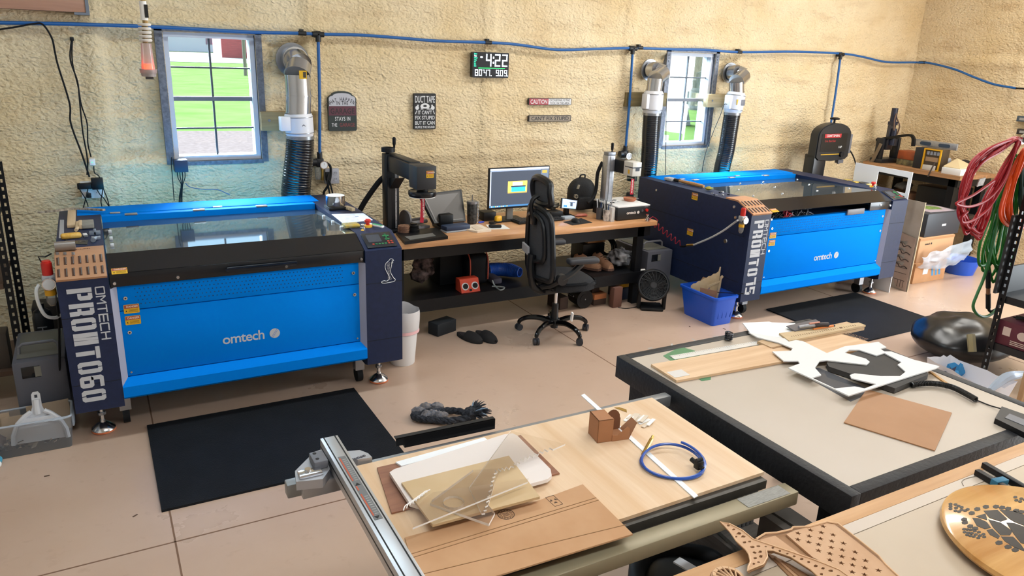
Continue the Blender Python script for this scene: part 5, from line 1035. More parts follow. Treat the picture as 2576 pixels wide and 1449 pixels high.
def digit(b,ch,x,y,dw,dh,tk):
 hh=dh/2;S_={'a':(x,y+dh-tk,x+dw,y+dh),'d':(x,y,x+dw,y+tk),'g':(x,y+hh-tk/2,x+dw,y+hh+tk/2),'f':(x,y+hh,x+tk,y+dh),'b':(x+dw-tk,y+hh,x+dw,y+dh),'e':(x,y,x+tk,y+hh),'c':(x+dw-tk,y,x+dw,y+hh)}
 for s_ in SEG[ch]:a0,b0,a1,b1=S_[s_];g_=tk*0.12;b.box((a0+g_,b0+g_,0),(a1-g_,b1-g_,0.001),T=T)
b=B();dw,dh=w_*0.155,h*0.50
for ch,x in(('4',-0.14),('2',0.105),('2',0.305)):digit(b,ch,x*w_,-h*0.06,dw,dh,w_*0.04)
for y in(0.06,0.26):b.box((w_*0.052,h*y,0),(w_*0.085,h*(y+0.075),0.001),T=T)
b.box((-w_*0.29,h*0.27,0),(-w_*0.23,h*0.33,0.001),T=T)
for k,ch in enumerate('80'):digit(b,ch,w_*(-0.43+0.105*k),-h*0.43,w_*0.082,h*0.25,w_*0.020)
b.box((-w_*0.215,-h*0.22,0),(-w_*0.203,-h*0.18,0.001),T=T)
for k,ch in enumerate('47'):digit(b,ch,w_*(-0.19+0.095*k),-h*0.43,w_*0.078,h*0.25,w_*0.020)
for k,ch in enumerate('909'):digit(b,ch,w_*(0.145+0.115*k),-h*0.43,w_*0.082,h*0.25,w_*0.020)
for x in(0.005,0.235,0.465):b.box((w_*x,-h*0.43,0),(w_*(x+0.02),-h*0.40,0.001),T=T)
b.build('figures',LW,t,world=True)
b=B();b.box((-w_*0.34,-h*0.135,0),(w_*0.39,-h*0.108,0.001),T=T);b.build('divider_bar',LG,t,world=True)
for k,s_ in enumerate(('Mon','Tue','Wed','Thu','Fri','Sat','Sun')):text('day_mark',s_,h*0.085,LT if k!=1 else LW,t,T@Matrix.Translation((-w_*0.46,h*(0.40-0.078*k),0.0005)),0.0004,0.02,sx=0.85,world=True)
def outlet(p,lab,m,w_=0.12,h=0.12):
 t=thing('wall_outlet',lab,'outlet',p);b=B();b.box((-w_/2,-0.012,-h/2),(w_/2,0.03,h/2),0.004);b.build('face_plate',m,t)
 for sx in(-1,1):
  for sz in(-1,1):
   b=B();b.cyl((sx*w_*0.23,-0.0122,sz*h*0.2),(sx*w_*0.23,-0.0145,sz*h*0.2),0.017,n=16);b.m=1
   for d in(-0.006,0.006):b.box((sx*w_*0.23+d-0.0015,-0.0152,sz*h*0.2-0.002),(sx*w_*0.23+d+0.0015,-0.0145,sz*h*0.2+0.008))
   b.build('socket',[m,PRINT],t)
 return t
p=at(835,443,Y=6.1);outlet(p,'grey double wall outlet with two black plugs by the large black hose',mat('outlet_grey','#a7a6ad',0.5),0.115,0.125)
b=B();b.box((p.x-0.06,6.065,p.z-0.03),(p.x-0.025,6.0855,p.z+0.04),0.004);b.tube([(p.x-0.04,6.07,p.z-0.02),(p.x-0.035,6.03,p.z-0.05),(p.x-0.015,6.02,p.z-0.18),(p.x-0.005,6.02,p.z-0.4)],0.007,6,sub=4);b.tube([(p.x-0.03,6.07,p.z+0.03),(p.x-0.055,6.04,p.z-0.03),(p.x-0.04,6.02,p.z-0.18),(p.x-0.035,6.02,p.z-0.4)],0.007,6,sub=4)
tag(b.build('power_plug',BLKR),'pair of black plugs and cords in the grey outlet by the large hose','plug')
p=at(232,477,Y=6.1);outlet(p,'white double wall outlet crowded with black adapters over the long cutter',WHITE,0.14,0.12)
b=B();b.box((p.x-0.09,6.04,p.z+0.015),(p.x+0.0,6.0855,p.z+0.055),0.004);b.box((p.x+0.0,6.03,p.z+0.01),(p.x+0.075,6.0855,p.z+0.09),0.005);b.box((p.x-0.04,6.05,p.z-0.05),(p.x-0.01,6.0855,p.z-0.02),0.004)
tag(b.build('power_adapter',BLKP),'cluster of black power adapters plugged into the white outlet','adapter')
def cable(name,pix,y,r,m,lab,cat='cable',**k):
 b=B();b.tube([at(px,py,Y=y if not isinstance(y,(list,tuple))else y[i])for i,(px,py)in enumerate(pix)],r,6,sub=6);return tag(b.build(name,m),lab,cat)
cable('black_cable',[(-14,76),(40,68),(85,60),(108,62),(130,95),(138,130),(146,165),(175,260),(178,310),(205,385),(225,445)],6.045,0.006,BLKR,'thick black cable arching from the pipe down to the white outlet')
cable('black_cable',[(180,100),(177,150),(195,205),(200,250),(208,330),(220,400),(219,440)],6.07,0.005,BLKR,'thinner black cable hanging from the black hook to the outlet')
cable('black_cable',[(182,100),(182,155),(197,220),(205,265),(219,310),(221,360),(229,395)],6.085,0.0045,BLKR,'second thin black cable from the black hook ending at the sensor box')
p=at(180,98,Y=6.09);b=B();b.box((p.x-0.01,6.06,p.z-0.012),(p.x+0.014,YW,p.z+0.012),0.003);tag(b.build('cable_hook',BLKP),'small black hook on the wall holding two thin cables','hook')
p=at(232,407,Y=6.09);b=B();b.box((p.x-0.018,6.06,p.z-0.022),(p.x+0.018,YW,p.z+0.022),0.003);o=b.build('sensor_box',WHITE);tag(o,'small white sensor box on the wall above the adapters','sensor');b=B();b.box((p.x-0.004,6.058,p.z-0.002),(p.x+0.002,6.06,p.z+0.004));b.build('green_lamp',em('lamp_green','#3fd08a',1.5),o,world=True)
for k,pp in enumerate(([(236,418),(238,435),(250,445),(262,480),(270,500),(276,525)],[(199,460),(200,475),(215,500),(222,520)],[(221,475),(217,495),(209,525)],[(240,470),(252,490),(262,500),(278,527)],[(256,450),(258,480),(254,505),(258,526)])):
 cable('thin_cable',pp,6.04,0.0035,BLKR,['thin cord dropping from the sensor box past the adapters','thin cord leaving the adapters on the side of the shelf post','straight cord hanging from the lower plug of the white outlet','slanting thin cord from the adapters to the blue deck','thin cord hanging beside the adapters'][k],'cord')
p=at(455,417,Y=6.09)
t=thing('control_box','square dark blue controller box with cables under the bigger window','controller',(p.x,6.1,p.z))
b=B();b.box((-0.047,-0.035,-0.045),(0.047,0.05,0.045),0.004);b.build('casing',mat('controller_navy','#22304a',0.5),t)
b=B()
for k in range(4):b.tube([(-0.03+0.018*k,-0.01,-0.045),(-0.028+0.016*k,-0.015,-0.09),(-0.012+0.004*k,-0.02,-0.14),(-0.03+0.006*k,-0.02,-0.22),(-0.045+0.008*k,-0.02,-0.32)],0.0032,5,sub=4)
b.build('cable',BLKR,t)
b=B();b.tube([(0.02,-0.01,-0.13),(0.05,-0.03,-0.16),(0.14,-0.05,-0.178),(0.24,-0.06,-0.185),(0.32,-0.09,-0.225)],0.0032,5,sub=5);b.build('pale_cable',mat('cable_slate','#3c5f86',0.5),t)
cable('thin_cable',[(432,395),(431,412),(434,450),(438,505)],6.07,0.003,BLKR,'single thin cord hanging beside the controller box','cord')
cable('thin_cable',[(1677,248),(1676,290),(1675,360),(1674,440)],5.84,0.0035,BLKR,'thin black cord hanging straight in front of the smaller window','cord')
cable('thin_cable',[(1829,262),(1821,264),(1812,290),(1795,330),(1775,385),(1766,432)],5.86,0.0035,BLKR,'thin black cord curving down from the switched fan','cord')
p=at(226,37,Y=6.0)
t=thing('wall_cabinet','bottom of a reddish wooden plank cabinet high on the foam wall','cabinet',(p.x-0.6,6.05,p.z))
b=B();b.box((p.x-1.9,6.0,p.z+0.012),(p.x-0.02,6.12,p.z+0.9),0.003);b.build('plank',wood('reddish_plank','#b58a72','#a0745e','X',2.2,0.6),t,world=True)
b=B();b.box((p.x-0.02,5.995,p.z-0.003),(p.x,6.13,p.z+0.9));b.box((p.x-0.09,5.995,p.z-0.004),(p.x-0.02,6.13,p.z+0.011));b.build('edge_trim',mat('slate_trim','#6f7580',0.6),t,world=True)
YH=2.7;c0=at(359,-12,Y=YH);c1=at(363,62,Y=YH);c2=at(366,108,Y=YH);c3=at(374,184,Y=YH)
t=thing('socket_lead','hanging tan cord with clear lit socket end dangling from above','cord',c3)
b=B();b.tube([c0+Vector((0,0,1.0)),c0,c1,c2],0.0080,10,sub=4);b.build('cord',mat('tan_cord','#a98a54',0.6),t,world=True)
b=B();q=at(361,27,Y=YH-0.002);b.cyl(q+Vector((0,0,0.028)),q-Vector((0,0,0.028)),0.0105,n=12);b.m=1;b.box((q.x+0.002,q.y-0.0125,q.z-0.02),(q.x+0.012,q.y-0.006,q.z+0.018));b.build('cord_label',[WPAPER,PRINT],t,world=True)
b=B()
d=(c3-c1).normalized()
for k in range(5):b.torus((0,0,0),0.015,0.0045,16,6,T=Matrix.Translation(c1+d*0.0115*k))
b.build('strain_relief',mat('relief_white','#d9d5cf',0.4),t,world=True)
CLR=clear('socket_clear','#f2eeee',rough=0.08,mixw=0.35,milk='#d9d2d2')
b=B();m0=c1+d*0.055;b.cyl(m0,m0+d*0.10,0.015,0.021,18);b.cyl(m0+d*0.10,c3,0.021,0.022,18);b.cyl(c3-d*0.012,c3,0.026,0.024,18);b.build('socket_shell',CLR,t,world=True)
b=B();mm=m0+d*0.070;b.box((mm.x-0.012,mm.y-0.012,mm.z-0.008),(mm.x+0.012,mm.y+0.012,mm.z+0.008));b.build('indicator_lamp',em('lamp_red','#ff4a1c',2.5),t,world=True)
b=B();mm=m0+d*0.092;b.box((mm.x-0.010,mm.y-0.012,mm.z-0.016),(mm.x+0.012,mm.y+0.012,mm.z+0.010));b.build('contact_block',mat('contact_grey','#4b4848',0.5),t,world=True)
# ---------------------------------------------------------------- on and beside the cutters
ZT=1.0126
Mt=lambda x,y:at(x,y,Z=ZT)
RACKW=mat('laser_ply','#b98a66',0.6,var='#a97a58',scale=7);SLOT=mat('burnt_slot','#5a3a28',0.8)
def bit_rack(label,G_,rows,cols):
 x0,x1=G_['x0']+0.002,G_['XI0']-0.004;t=thing('bit_rack',label,'rack',((x0+x1)/2,4.38,ZT))
 YF,YK,ZK,z0=G_['YF'],G_['YK'],G_['ZK'],G_['ZT'];th=0.006
 b=B();b.prism([(YK,z0+0.001),(YK+0.135,z0+0.001),(YK+0.135,z0+0.014),(YK-0.004,z0+0.014),(YF-0.014,ZK+0.004),(YF-0.006,ZK-0.008),(YF+0.0,ZK+0.001)],x0,x1,T=Matrix(((0,0,1,0),(1,0,0,0),(0,1,0,0),(0,0,0,1))));bd=b.build('board',RACKW,t,world=True)
 SL=basis((1,0,0),(0,YK-YF+0.01,z0-ZK+0.01),((x0+x1)/2,(YF+YK)/2-0.009,(z0+ZK)/2+0.009));L_=0.19;W_=x1-x0
 for r in range(rows):
  for c in range(cols):
   u=-W_/2+W_*(c+0.5)/cols;v=(-0.25+0.5*r)*L_
   b=B();b.box((u-0.009,v-0.032,0.0),(u+0.005,v+0.032,0.0008),T=SL);b.m=1;b.cyl((u+0.001,v-0.03,0.004),(u+0.001,v+0.03,0.004),0.0022,n=8,T=SL);b.build('pin',[SLOT,STEEL],t,world=True)
 return t
bit_rack('bent plywood bit rack with two rows of steel pins on the long cutter',G60,2,7)
bit_rack('bent plywood bit rack on the corner of the cutter beside the blue bin',G75,2,6)
o=[o for o in bpy.data.objects if o.name.startswith('bit_rack')][0]
p=Mt(188,630);b=B()
for k in range(9):b.box((p.x-0.0+0.0085*k,4.508,ZT+0.0142),(p.x+0.006+0.0085*k,4.514+0.004*(k%2),ZT+0.0146))
b.build('engraved_line',SLOT,o,world=True)
for k,px in enumerate((141,160,181)):
 p=at(px,640,Z=ZT+0.015);b=B();b.cyl((p.x+0.006,p.y,ZT+0.0142),(p.x+0.006,p.y,ZT+0.026),0.008,n=6);tag(b.build('nut',STEEL),['steel nut by the outer end of the long cutter\'s bit rack','middle steel nut on the long cutter\'s bit rack','steel nut just before the engraved line on the long cutter\'s bit rack'][k],'nut','nuts on the bit rack')
p=at(165,622,Z=ZT+0.04);b=B();T=TR((p.x,4.50,ZT+0.0145+0.026))@Euler((0,PI/2,0)).to_matrix().to_4x4()
b.lathe([(0.018,-0.05),(0.026,-0.05),(0.026,0.045),(0.018,0.045),(0.018,-0.05)],24,T);o=b.build('tape_roll',mat('tape_pewter','#8a8078',0.35,0.3));tag(o,'small pewter-coloured tape roll lying on the plywood bit rack','tape')
b=B();b.cyl((0,0,-0.049),(0,0,0.044),0.018,n=16,T=T);b.build('core',WPAPER,o,world=True)
BIRCH=wood('birch','#d9bf9d','#c9aa83','Y',3.0)
p,q=Mt(180,574),Mt(179,532);b=B();b.box((p.x-0.022,p.y,ZT+0.001),(p.x+0.022,q.y,ZT+0.022),0.003);tag(b.build('wood_block',BIRCH),'short square wooden block lying lengthwise beside the wide brush','block')
p=Mt(187,540)
b=B();v=[(p.x-0.20,p.y-0.0),(p.x,p.y+0.075),(p.x+0.18,p.y-0.035),(p.x+0.165,p.y-0.05),(p.x,p.y+0.05),(p.x-0.16,p.y-0.005)]
b.prism(v,ZT+0.0225,ZT+0.034);tag(b.build('wooden_angle',mat('pale_strip_wood','#bfb2a0',0.6,var='#4a4038',scale=16,stretch=(3,3,1))),'flat pale wooden angle piece spread over the pillar end near the wall','frame')
flat('steel_ruler',[(148,599),(161,598),(161,553),(151,553)],ZT,0.002,mat('ruler_grey','#a8aab2',0.4),'short steel ruler along the outer edge of the long cutter\'s pillar','ruler')
P=Mt(192,584);Qq=Mt(196,548)
t=thing('dust_brush','wide soft brush with wooden handle on the long cutter\'s pillar','brush',(P.x,P.y,ZT))
b=B();b.tube([(P.x,P.y,ZT+0.012),(P.x+0.006,P.y+0.05,ZT+0.014),(P.x+0.008,P.y+0.11,ZT+0.016),(P.x+0.012,P.y+0.16,ZT+0.018)],0.013,10,sub=4,rf=lambda u:0.75+0.5*u*u);b.build('handle',BIRCH,t,world=True)
b=B();b.box((P.x+0.014,P.y+0.06,ZT+0.002),(P.x+0.034,P.y+0.19,ZT+0.032),0.004);b.m=1;b.box((P.x+0.032,P.y+0.055,ZT+0.004),(P.x+0.095,P.y+0.195,ZT+0.030),0.004);b.build('bristles',[BIRCH,mat('bristle_grey','#7d7a74',0.9,var='#a19d94',scale=30,stretch=(1,12,6))],t,world=True)
p=Mt(181,600);b=B();b.box((-0.055,-0.022,0),(0.05,0.022,0.032),0.014,T=TR((p.x,p.y+0.005,ZT),0.12),seg=3);tag(b.build('yellow_scraper',mat('worn_yellow','#d29a2b',0.5,var='#e6c06a',scale=25)),'chunky worn yellow hand tool on the long cutter\'s pillar','scraper')
p=Mt(215,597);b=B();b.box((-0.011,-0.03,0),(0.011,0.03,0.012),0.003,T=TR((p.x,p.y+0.03,ZT),0.1));b.m=1;b.box((-0.011,-0.034,0),(0.011,-0.024,0.0122),0.002,T=TR((p.x,p.y+0.03,ZT),0.1));tag(b.build('eraser_stick',[WHITE,GREY]),'small white stick lying between the yellow tool and the clamp','stick')
p=Mt(240,592);b=B();b.box((p.x-0.03,p.y,ZT),(p.x+0.028,p.y+0.014,ZT+0.022),0.003);b.box((p.x-0.03,p.y+0.02,ZT),(p.x+0.028,p.y+0.036,ZT+0.022),0.003);b.box((p.x-0.008,p.y,ZT),(p.x+0.006,p.y+0.05,ZT+0.03),0.003);tag(b.build('clamp',mat('clamp_grey','#7a8696',0.4,0.3)),'small grey clamp by the lid edge of the long cutter','clamp')
p=Mt(236,609);b=B();b.cyl((p.x,p.y,ZT+0.012),(p.x+0.012,p.y+0.055,ZT+0.012),0.011,0.009,14);b.cyl((p.x-0.002,p.y-0.012,ZT+0.0145),(p.x,p.y,ZT+0.0142),0.0135,n=14);b.box((p.x-0.01,p.y+0.05,ZT),(p.x+0.036,p.y+0.075,ZT+0.018),0.002);tag(b.build('nozzle',mat('nozzle_grey','#9aa3b0',0.35,0.5)),'little grey nozzle with black tip lying beside the clamp','nozzle')
flat('dark_plate',[(184,613),(219,615),(222,604),(190,605)],ZT,0.002,mat('plate_dark','#20242c',0.3),'small dark plate with silver dots in front of the yellow tool','plate')
p=Mt(200,609);b=B();random.seed(2)
for k in range(9):x,y=p.x+random.uniform(-.03,.03),p.y+random.uniform(-.008,.012);b.cyl((x,y,ZT+0.0021),(x,y,ZT+0.005),0.003,n=6)
tag(b.build('tiny_screws',STEEL),'scatter of tiny steel screws on the small dark plate','screws',kind='stuff')
p=Mt(168,610);b=B();b.lathe([(0.014,0),(0.011,0.012),(0.004,0.018),(0,0.018)],12,TR((p.x,p.y-0.005,ZT)));tag(b.build('control_dial',BLKP),'small black knob standing beside the yellow tool','knob')
P=Mt(849,527)
t=thing('tape_roll','big shiny silver tape roll standing on its flat on a black box','tape',(P.x,P.y+0.045,ZT+0.020))
b=B();b.lathe([(0.046,0),(0.066,0),(0.067,0.003),(0.067,0.074),(0.046,0.074),(0.046,0)],36);b.build('roll',mat('foil_tape','#c9c5c0',0.12,0.95),t)
b=B();b.lathe([(0.044,-0.001),(0.0465,-0.001),(0.0465,0.0745),(0.044,0.0745),(0.044,-0.001)],30);b.m=1;b.lathe([(0.047,0.0742),(0.0655,0.0742),(0.0655,0.0746),(0.047,0.0746)],30);b.build('core',[CARD,mat('roll_side','#e3d9d2',0.5)],t)
b=B();b.box((P.x-0.066,P.y-0.03,ZT),(P.x+0.070,P.y+0.115,ZT+0.0195),0.003);tag(b.build('phone_box',BLKP),'flat black box under the big silver tape roll','box')
P=Mt(882,530);b=B();T=TR((P.x,P.y+0.02,ZT),0.25);b.box((-0.014,-0.05,0),(0.014,0.05,0.024),0.003,T=T);b.box((-0.022,-0.018,0.004),(0.022,0.018,0.02),0.003,T=T);b.cyl((-0.024,0.035,0.012),(0.024,0.035,0.012),0.006,n=10,T=T);tag(b.build('wooden_clip',mat('clip_wood','#cbb592',0.6)),'pale wooden clip next to the big silver tape roll','clip')
flat('printed_sheet',[(863,562),(938,553.5),(914,536),(834,539)],ZT,0.0008,mat('sheet_lilac','#d7d9e6',0.7),'printed white instruction sheet lying on the control pillar of the long cutter','paper')
b=B();p=Mt(895,546)
for k in range(7):
 a_,c_=Mt(862+k*1.0-k*3.0,560-k*3.0),Mt(905-k*2.2,556.5-k*2.7);b.tube([(a_.x,a_.y,ZT+0.0012),(c_.x,c_.y,ZT+0.0012)],0.0009,4)
b.box((p.x,p.y,ZT+0.0008),(p.x+0.022,p.y+0.02,ZT+0.0012));b.build('print',mat('print_grey','#8a8ea0',0.7),bpy.data.objects['printed_sheet'],world=True)
P=Mt(888,573);b=B();b.box((P.x-0.055,P.y-0.01,ZT),(P.x+0.045,P.y+0.07,ZT+0.022),0.006);tag(b.build('foil_pack',mat('foil_pack','#cfc79a',0.2,0.6,var='#d7b52a',scale=20)),'shiny yellow-grey foil pack beside the red stop button','pack')
P=Mt(950,572);t=thing('test_strip','small white plug with a green strip near the pillar edge','strip',(P.x,P.y+0.03,ZT),0.5)
b=B();b.box((-0.012,-0.06,0),(0.012,0.06,0.012),0.002);b.build('body',WHITE,t);b=B();b.box((-0.008,-0.05,0.012),(0.008,0.03,0.0145));b.build('green_strip',mat('strip_green','#2f9a58',0.5),t)
flat('yellow_sticker',[(908,580),(916,580.5),(915,576.5),(908,576)],ZT,0.001,YEL,'tiny yellow sticker by the control panel of the long cutter','sticker')
def side_regulator(p,lab,scale,outlet_hose):
 t=thing('filter_regulator',lab,'regulator',p);k=scale
 b=B();b.cyl((0,0,0.02*k),(0,0,0.085*k),0.025*k,n=18);b.cyl((0,0,0.085*k),(0,0,0.095*k),0.02*k,n=18);b.build('red_knob',REDP,t)
 b=B();b.box((-0.03*k,-0.028*k,-0.035*k),(0.040*k,0.028*k,0.02*k),0.008*k);b.build('body',mat('regulator_silver','#b9bcc2',0.35,0.5),t)
 b=B();b.cyl((0.0,-0.028*k,-0.02*k),(0,-0.05*k,-0.02*k),0.032*k,n=22);b.m=1;b.cyl((0,-0.0505*k,-0.02*k),(0,-0.051*k,-0.02*k),0.027*k,n=22);b.build('gauge',[CHROME,mat('gauge_face','#dfe3e8',0.4)],t)
 b=B();b.lathe([(0.012*k,-0.15*k),(0.024*k,-0.13*k),(0.026*k,-0.035*k),(0,-0.035*k)],16);b.m=1;b.cyl((0,0,-0.09*k),(0,0,-0.06*k),0.027*k,n=16);b.build('bowl',[GLASSY,YEL],t)
 return t
P=Vector((-0.325,4.42,0.90))
P=at(122,700,Y=4.40);t=side_regulator(P,'air filter regulator with red knob on the outer side of the long cutter',1.0,True)
b=B();b.tube([P+Vector(q)for q in((-0.045,0,-0.03),(-0.062,-0.01,-0.06),(-0.06,-0.01,-0.13),(-0.04,0,-0.20),(0.0,0.02,-0.225),(0.03,0.04,-0.22))],0.009,8,sub=5);b.build('white_hose',mat('hose_white','#dfe3e6',0.4),t,world=True)
b=B();b.tube([P+Vector(q)for q in((0.02,0.02,-0.13),(0.015,0.03,-0.25),(0.0,0.05,-0.38),(-0.02,0.08,-0.55))],0.006,8,sub=4);b.build('black_hose',BLKR,t,world=True);b=B();b.tube([P+Vector(q)for q in((-0.02,0,0.09),(-0.03,0,0.12),(0.0,0,0.115),(0.03,0,0.13))],0.004,6);b.build('black_hose',BLKR,t,world=True)
P=at(1868,548,X=4.552);t=side_regulator(P,'air filter regulator with red knob on the cutter above the blue bin',0.85,True)
b=B();hp=[P+Vector((-0.04,0.01,-0.02))]+[at(x,y,X=4.53)for x,y in((1845,562),(1820,580),(1790,597),(1755,612),(1745,616))];b.tube(hp,0.0085,8,sub=5);b.build('grey_hose',mat('hose_grey','#b9bcbf',0.4),t,world=True)
b=B();a_,c_=hp[-1],at(1728,617,X=4.53);b.cyl(a_,c_,0.011,n=10);b.build('brass_coupling',BRASS,t,world=True)
b=B();a_=at(1728,617,X=4.53);b.tube([a_,at(1722,620,X=4.53),at(1712,620,X=4.52)],0.009,8);b.build('black_nozzle',BLKP,t,world=True)
k0,k1=at(1645,562,X=4.40),at(1708,612,X=4.505)
b=B();hel=[D(1634,553,0.035),at(1642,545,X=4.31),at(1655,555,X=4.40)]
n=15*6
for i in range(n+1):
 u=i/n;c_=k0.lerp(k1,u);a=2*PI*6*u+PI/2;d=(k1-k0).normalized();w_=Vector((0.9,-0.43,0)).normalized();w_=(w_-d*w_.dot(d)).normalized();v_=d.cross(w_)
 hel.append(c_+(w_*0.25*math.cos(a)+v_*1.0*math.sin(a))*0.030+Vector((0,0,1))*0.008*math.cos(a))
hel+=[at(1711,618,X=4.515)]
b.tube(hel,0.0042,6,sub=2);tag(b.build('coil_hose',mat('coil_red','#a82a3c',0.35)),'red coiled air hose hanging between the desk corner and the cutter side','hose')
Pa,Pb=Mt(1700,458),Mt(1770,474)
t=thing('scrub_brush','pale-headed wooden brush on the cutter edge near the silver laser marker','brush',(Pa.x,Pa.y,ZT))
d=(Pb-Pa);b=B();b.tube([Pa+d*0.12+Vector((0,0,0.019)),Pa+d*0.5+Vector((0,0,0.019)),Pb+Vector((0,0,0.018))],0.014,10,sub=4,rf=lambda u:0.75+0.45*math.sin(u*2.6));b.build('handle',wood('brush_handle','#b58a5c','#9c7248','X',3),t,world=True)
b=B();b.box((-0.10,-0.035,0),(0.0,0.04,0.03),0.01,T=basis(d,(0.3,1,0),Pa-d*0.08));b.build('bristles',mat('bristle_pale','#c6c8cc',0.9,var='#8d9096',scale=40),t,world=True)
b=B();b.cyl(Pa-d*0.05+Vector((0,0,0.018)),Pa+d*0.12+Vector((0,0,0.018)),0.016,n=12);b.build('ferrule',BLKP,t,world=True)
p=Mt(1782,480);b=B();b.ball((p.x,p.y,ZT+0.023),0.032,(1.1,0.9,0.5),12,jit=0.4);tag(b.build('sponge',mat('sponge_green','#a58a2a',0.9,var='#4f7a34',scale=30)),'small yellow-green sponge beside the wooden brush handle','sponge')
random.seed(5)
for k in range(9):
 p=Mt(1790+random.uniform(0,45),486+random.uniform(-3,7));b=B();b.box((-0.010,-0.006,0),(0.010,0.006,0.008),0.001,T=TR((min(max(p.x,4.63),4.81),p.y,ZT),random.uniform(0,3)))
 tag(b.build('metal_bit',[ALU,BLKM,CHROME][k%3]),['%s metal bit on the cutter edge, between the sponge and the bit rack'%c for c in('grey','black','shiny')][k%3],'bit','loose bits by the sponge')
for k,(x,y,c_)in enumerate(((2137,453,'#c9b36a'),(2160,459,'#c2a94f'),(2175,461,'#3a3630'),(2195,466,'#cdbb7d'))):
 p=Mt(x,y);b=B();b.prism([(p.x-0.06,p.y-0.02),(p.x+0.05,p.y-0.015),(p.x+0.035,p.y+0.06),(p.x-0.03,p.y+0.05)],ZT,ZT+0.003+0.001*k);tag(b.build('offcut',mat('offcut_%d'%k,c_,0.6)),['pale yellow offcut at the wall end of the far pillar','mustard offcut on the far pillar of the cutter','black offcut on the far pillar of the cutter','cream offcut beside the far stop button'][k],'offcut')
# ---------------------------------------------------------------- on the floor
MAT=mat('stall_mat','#121418',0.7,var='#181a1f',spec=0.22,scale=6,bump=0.35,bscale=160)
def floor_mat_obj(c,lab):
 b=B();b.prism([(p[0],p[1])for p in c],0,0.012);tag(b.build('rubber_mat',MAT),lab,'mat',None)
floor_mat_obj([(0.085,4.33),(1.30,4.33),(1.30,3.41),(0.085,3.41)],'black rubber stall mat in front of the long cutter')
floor_mat_obj([(5.12,4.41),(6.345,4.425),(6.32,3.515),(5.12,3.50)],'black rubber stall mat in front of the cutter by the blue bin')
ROPE=mat('rope_dark','#15171d',0.95,var='#3a3d46',scale=50,bump=0.8,bscale=90);ROPEG=mat('rope_grey','#5d626e',0.95,var='#8b8078',scale=30,bump=0.8,bscale=70)
t=thing('rope_toy','knotted dark rope dog toy with a frayed end on the floor','toy',(1.70,3.70,0))
gp=lambda x,y,z=0.03:G(x,y,z)
l1=[gp(1180,1040),gp(1140,1033),gp(1100,1035),gp(1065,1038),gp(1043,1044),gp(1040,1048),gp(1055,1053),gp(1090,1056),gp(1130,1059),gp(1180,1052)]
b=B();pl=spline(l1,10)
for s in range(3):
 b.tube([p+Vector((0,0.010*math.cos(i*0.55+s*2.1),0.010*math.sin(i*0.55+s*2.1)))for i,p in enumerate(pl)],0.0135,6)
b.build('rope',ROPE,t,world=True)
for a_ in((1070,1028),(1090,1046),(1098,1027),(1075,1048),(1052,1037),(1110,1050)):
 p=gp(*a_);b=B();b.ball((p.x,p.y,0.035),0.036,(1.2,0.95,0.9),12,jit=0.5);b.build('knot',ROPEG,t,world=True)
p=gp(1183,1046);b=B();b.ball((p.x,p.y,0.042),0.042,(1,1,1),12,jit=0.4);random.seed(4);b.m=0
for k in range(110):
 a,e=random.uniform(-1.3,1.0),random.uniform(-0.15,0.65);L_=random.uniform(0.07,0.13);d=Vector((math.cos(a)*math.cos(e),math.sin(a)*math.cos(e)-0.1,math.sin(e)*0.8));q0=Vector((p.x,p.y,0.042));b.m=1 if k%9==0 else 0
 q1=q0+d*L_;q1.z=max(q1.z,0.006);b.cyl(q0,q0.lerp(q1,0.7)+Vector((0,0,0.008)),0.006,0.005,5);b.cyl(q0.lerp(q1,0.7)+Vector((0,0,0.008)),q1,0.005,0.0015,5)
b.build('frayed_end',[ROPE,mat('rope_pale','#7f95ab',0.9)],t,world=True)
t=thing('storage_bin','blue plastic storage bin full of laser-cut wood offcuts by the cutter\'s foot','bin',(4.46,4.47,0))
BINB=mat('bin_blue','#1a55c8',0.38)
def ring(z,x0,y0,x1,y1,r,n=5):return[(x,y,z)for x,y in rrect(x1-x0,y1-y0,r,n,(x0+x1)/2,(y0+y1)/2)]
b=B();L0=ring(0,4.352,4.285,4.572,4.645,0.03);L1=ring(0.25,4.335,4.262,4.592,4.70,0.03);L2=ring(0.25,4.342,4.269,4.585,4.693,0.028);L3=ring(0.012,4.362,4.295,4.562,4.635,0.028)
L0b=ring(0.252,4.325,4.252,4.600,4.71,0.035);L0c=ring(0.232,4.325,4.252,4.600,4.71,0.035)
n=len(L0);vs=L0+L1+L2+L3;fs=[]
for q in range(3):fs+=[(q*n+i,q*n+(i+1)%n,(q+1)*n+(i+1)%n,(q+1)*n+i)for i in range(n)]
fs+=[tuple(range(n)),tuple(range(3*n,4*n))];b.add(vs,fs);b.build('tub',BINB,t,world=True)
b=B();L4=ring(0.254,4.342,4.269,4.585,4.693,0.028);Lb=ring(0.232,4.336,4.263,4.591,4.698,0.03);vs=L4+L0b+L0c+Lb;fs=[]
for q in range(3):fs+=[(q*n+i,q*n+(i+1)%n,(q+1)*n+(i+1)%n,(q+1)*n+i)for i in range(n)]
b.add(vs,fs);b.build('rim',BINB,t,world=True)
for k in range(4):
 b=B();x=4.40+0.045*k;b.box((x,4.274,0.06),(x+0.012,4.284,0.20),0.003,T=None);b.build('rib',BINB,t,world=True)
OFF=mat('offcut_ply','#d8c3a0',0.7,var='#c8ae86',scale=10);OFFB=mat('offcut_brown','#8f6a52',0.7,var='#a87e62',scale=12)
def board(name,pts,th,T,m,lab,holes=()):
 b=B();b.prism(pts,0,th,holes,T=T);return tag(b.build(name,m),lab,'offcut','wood offcuts in the blue bin')
T1=basis((0.80,-0.5,0.0),(0.0,0.0,1),(4.375,4.61,0.02))
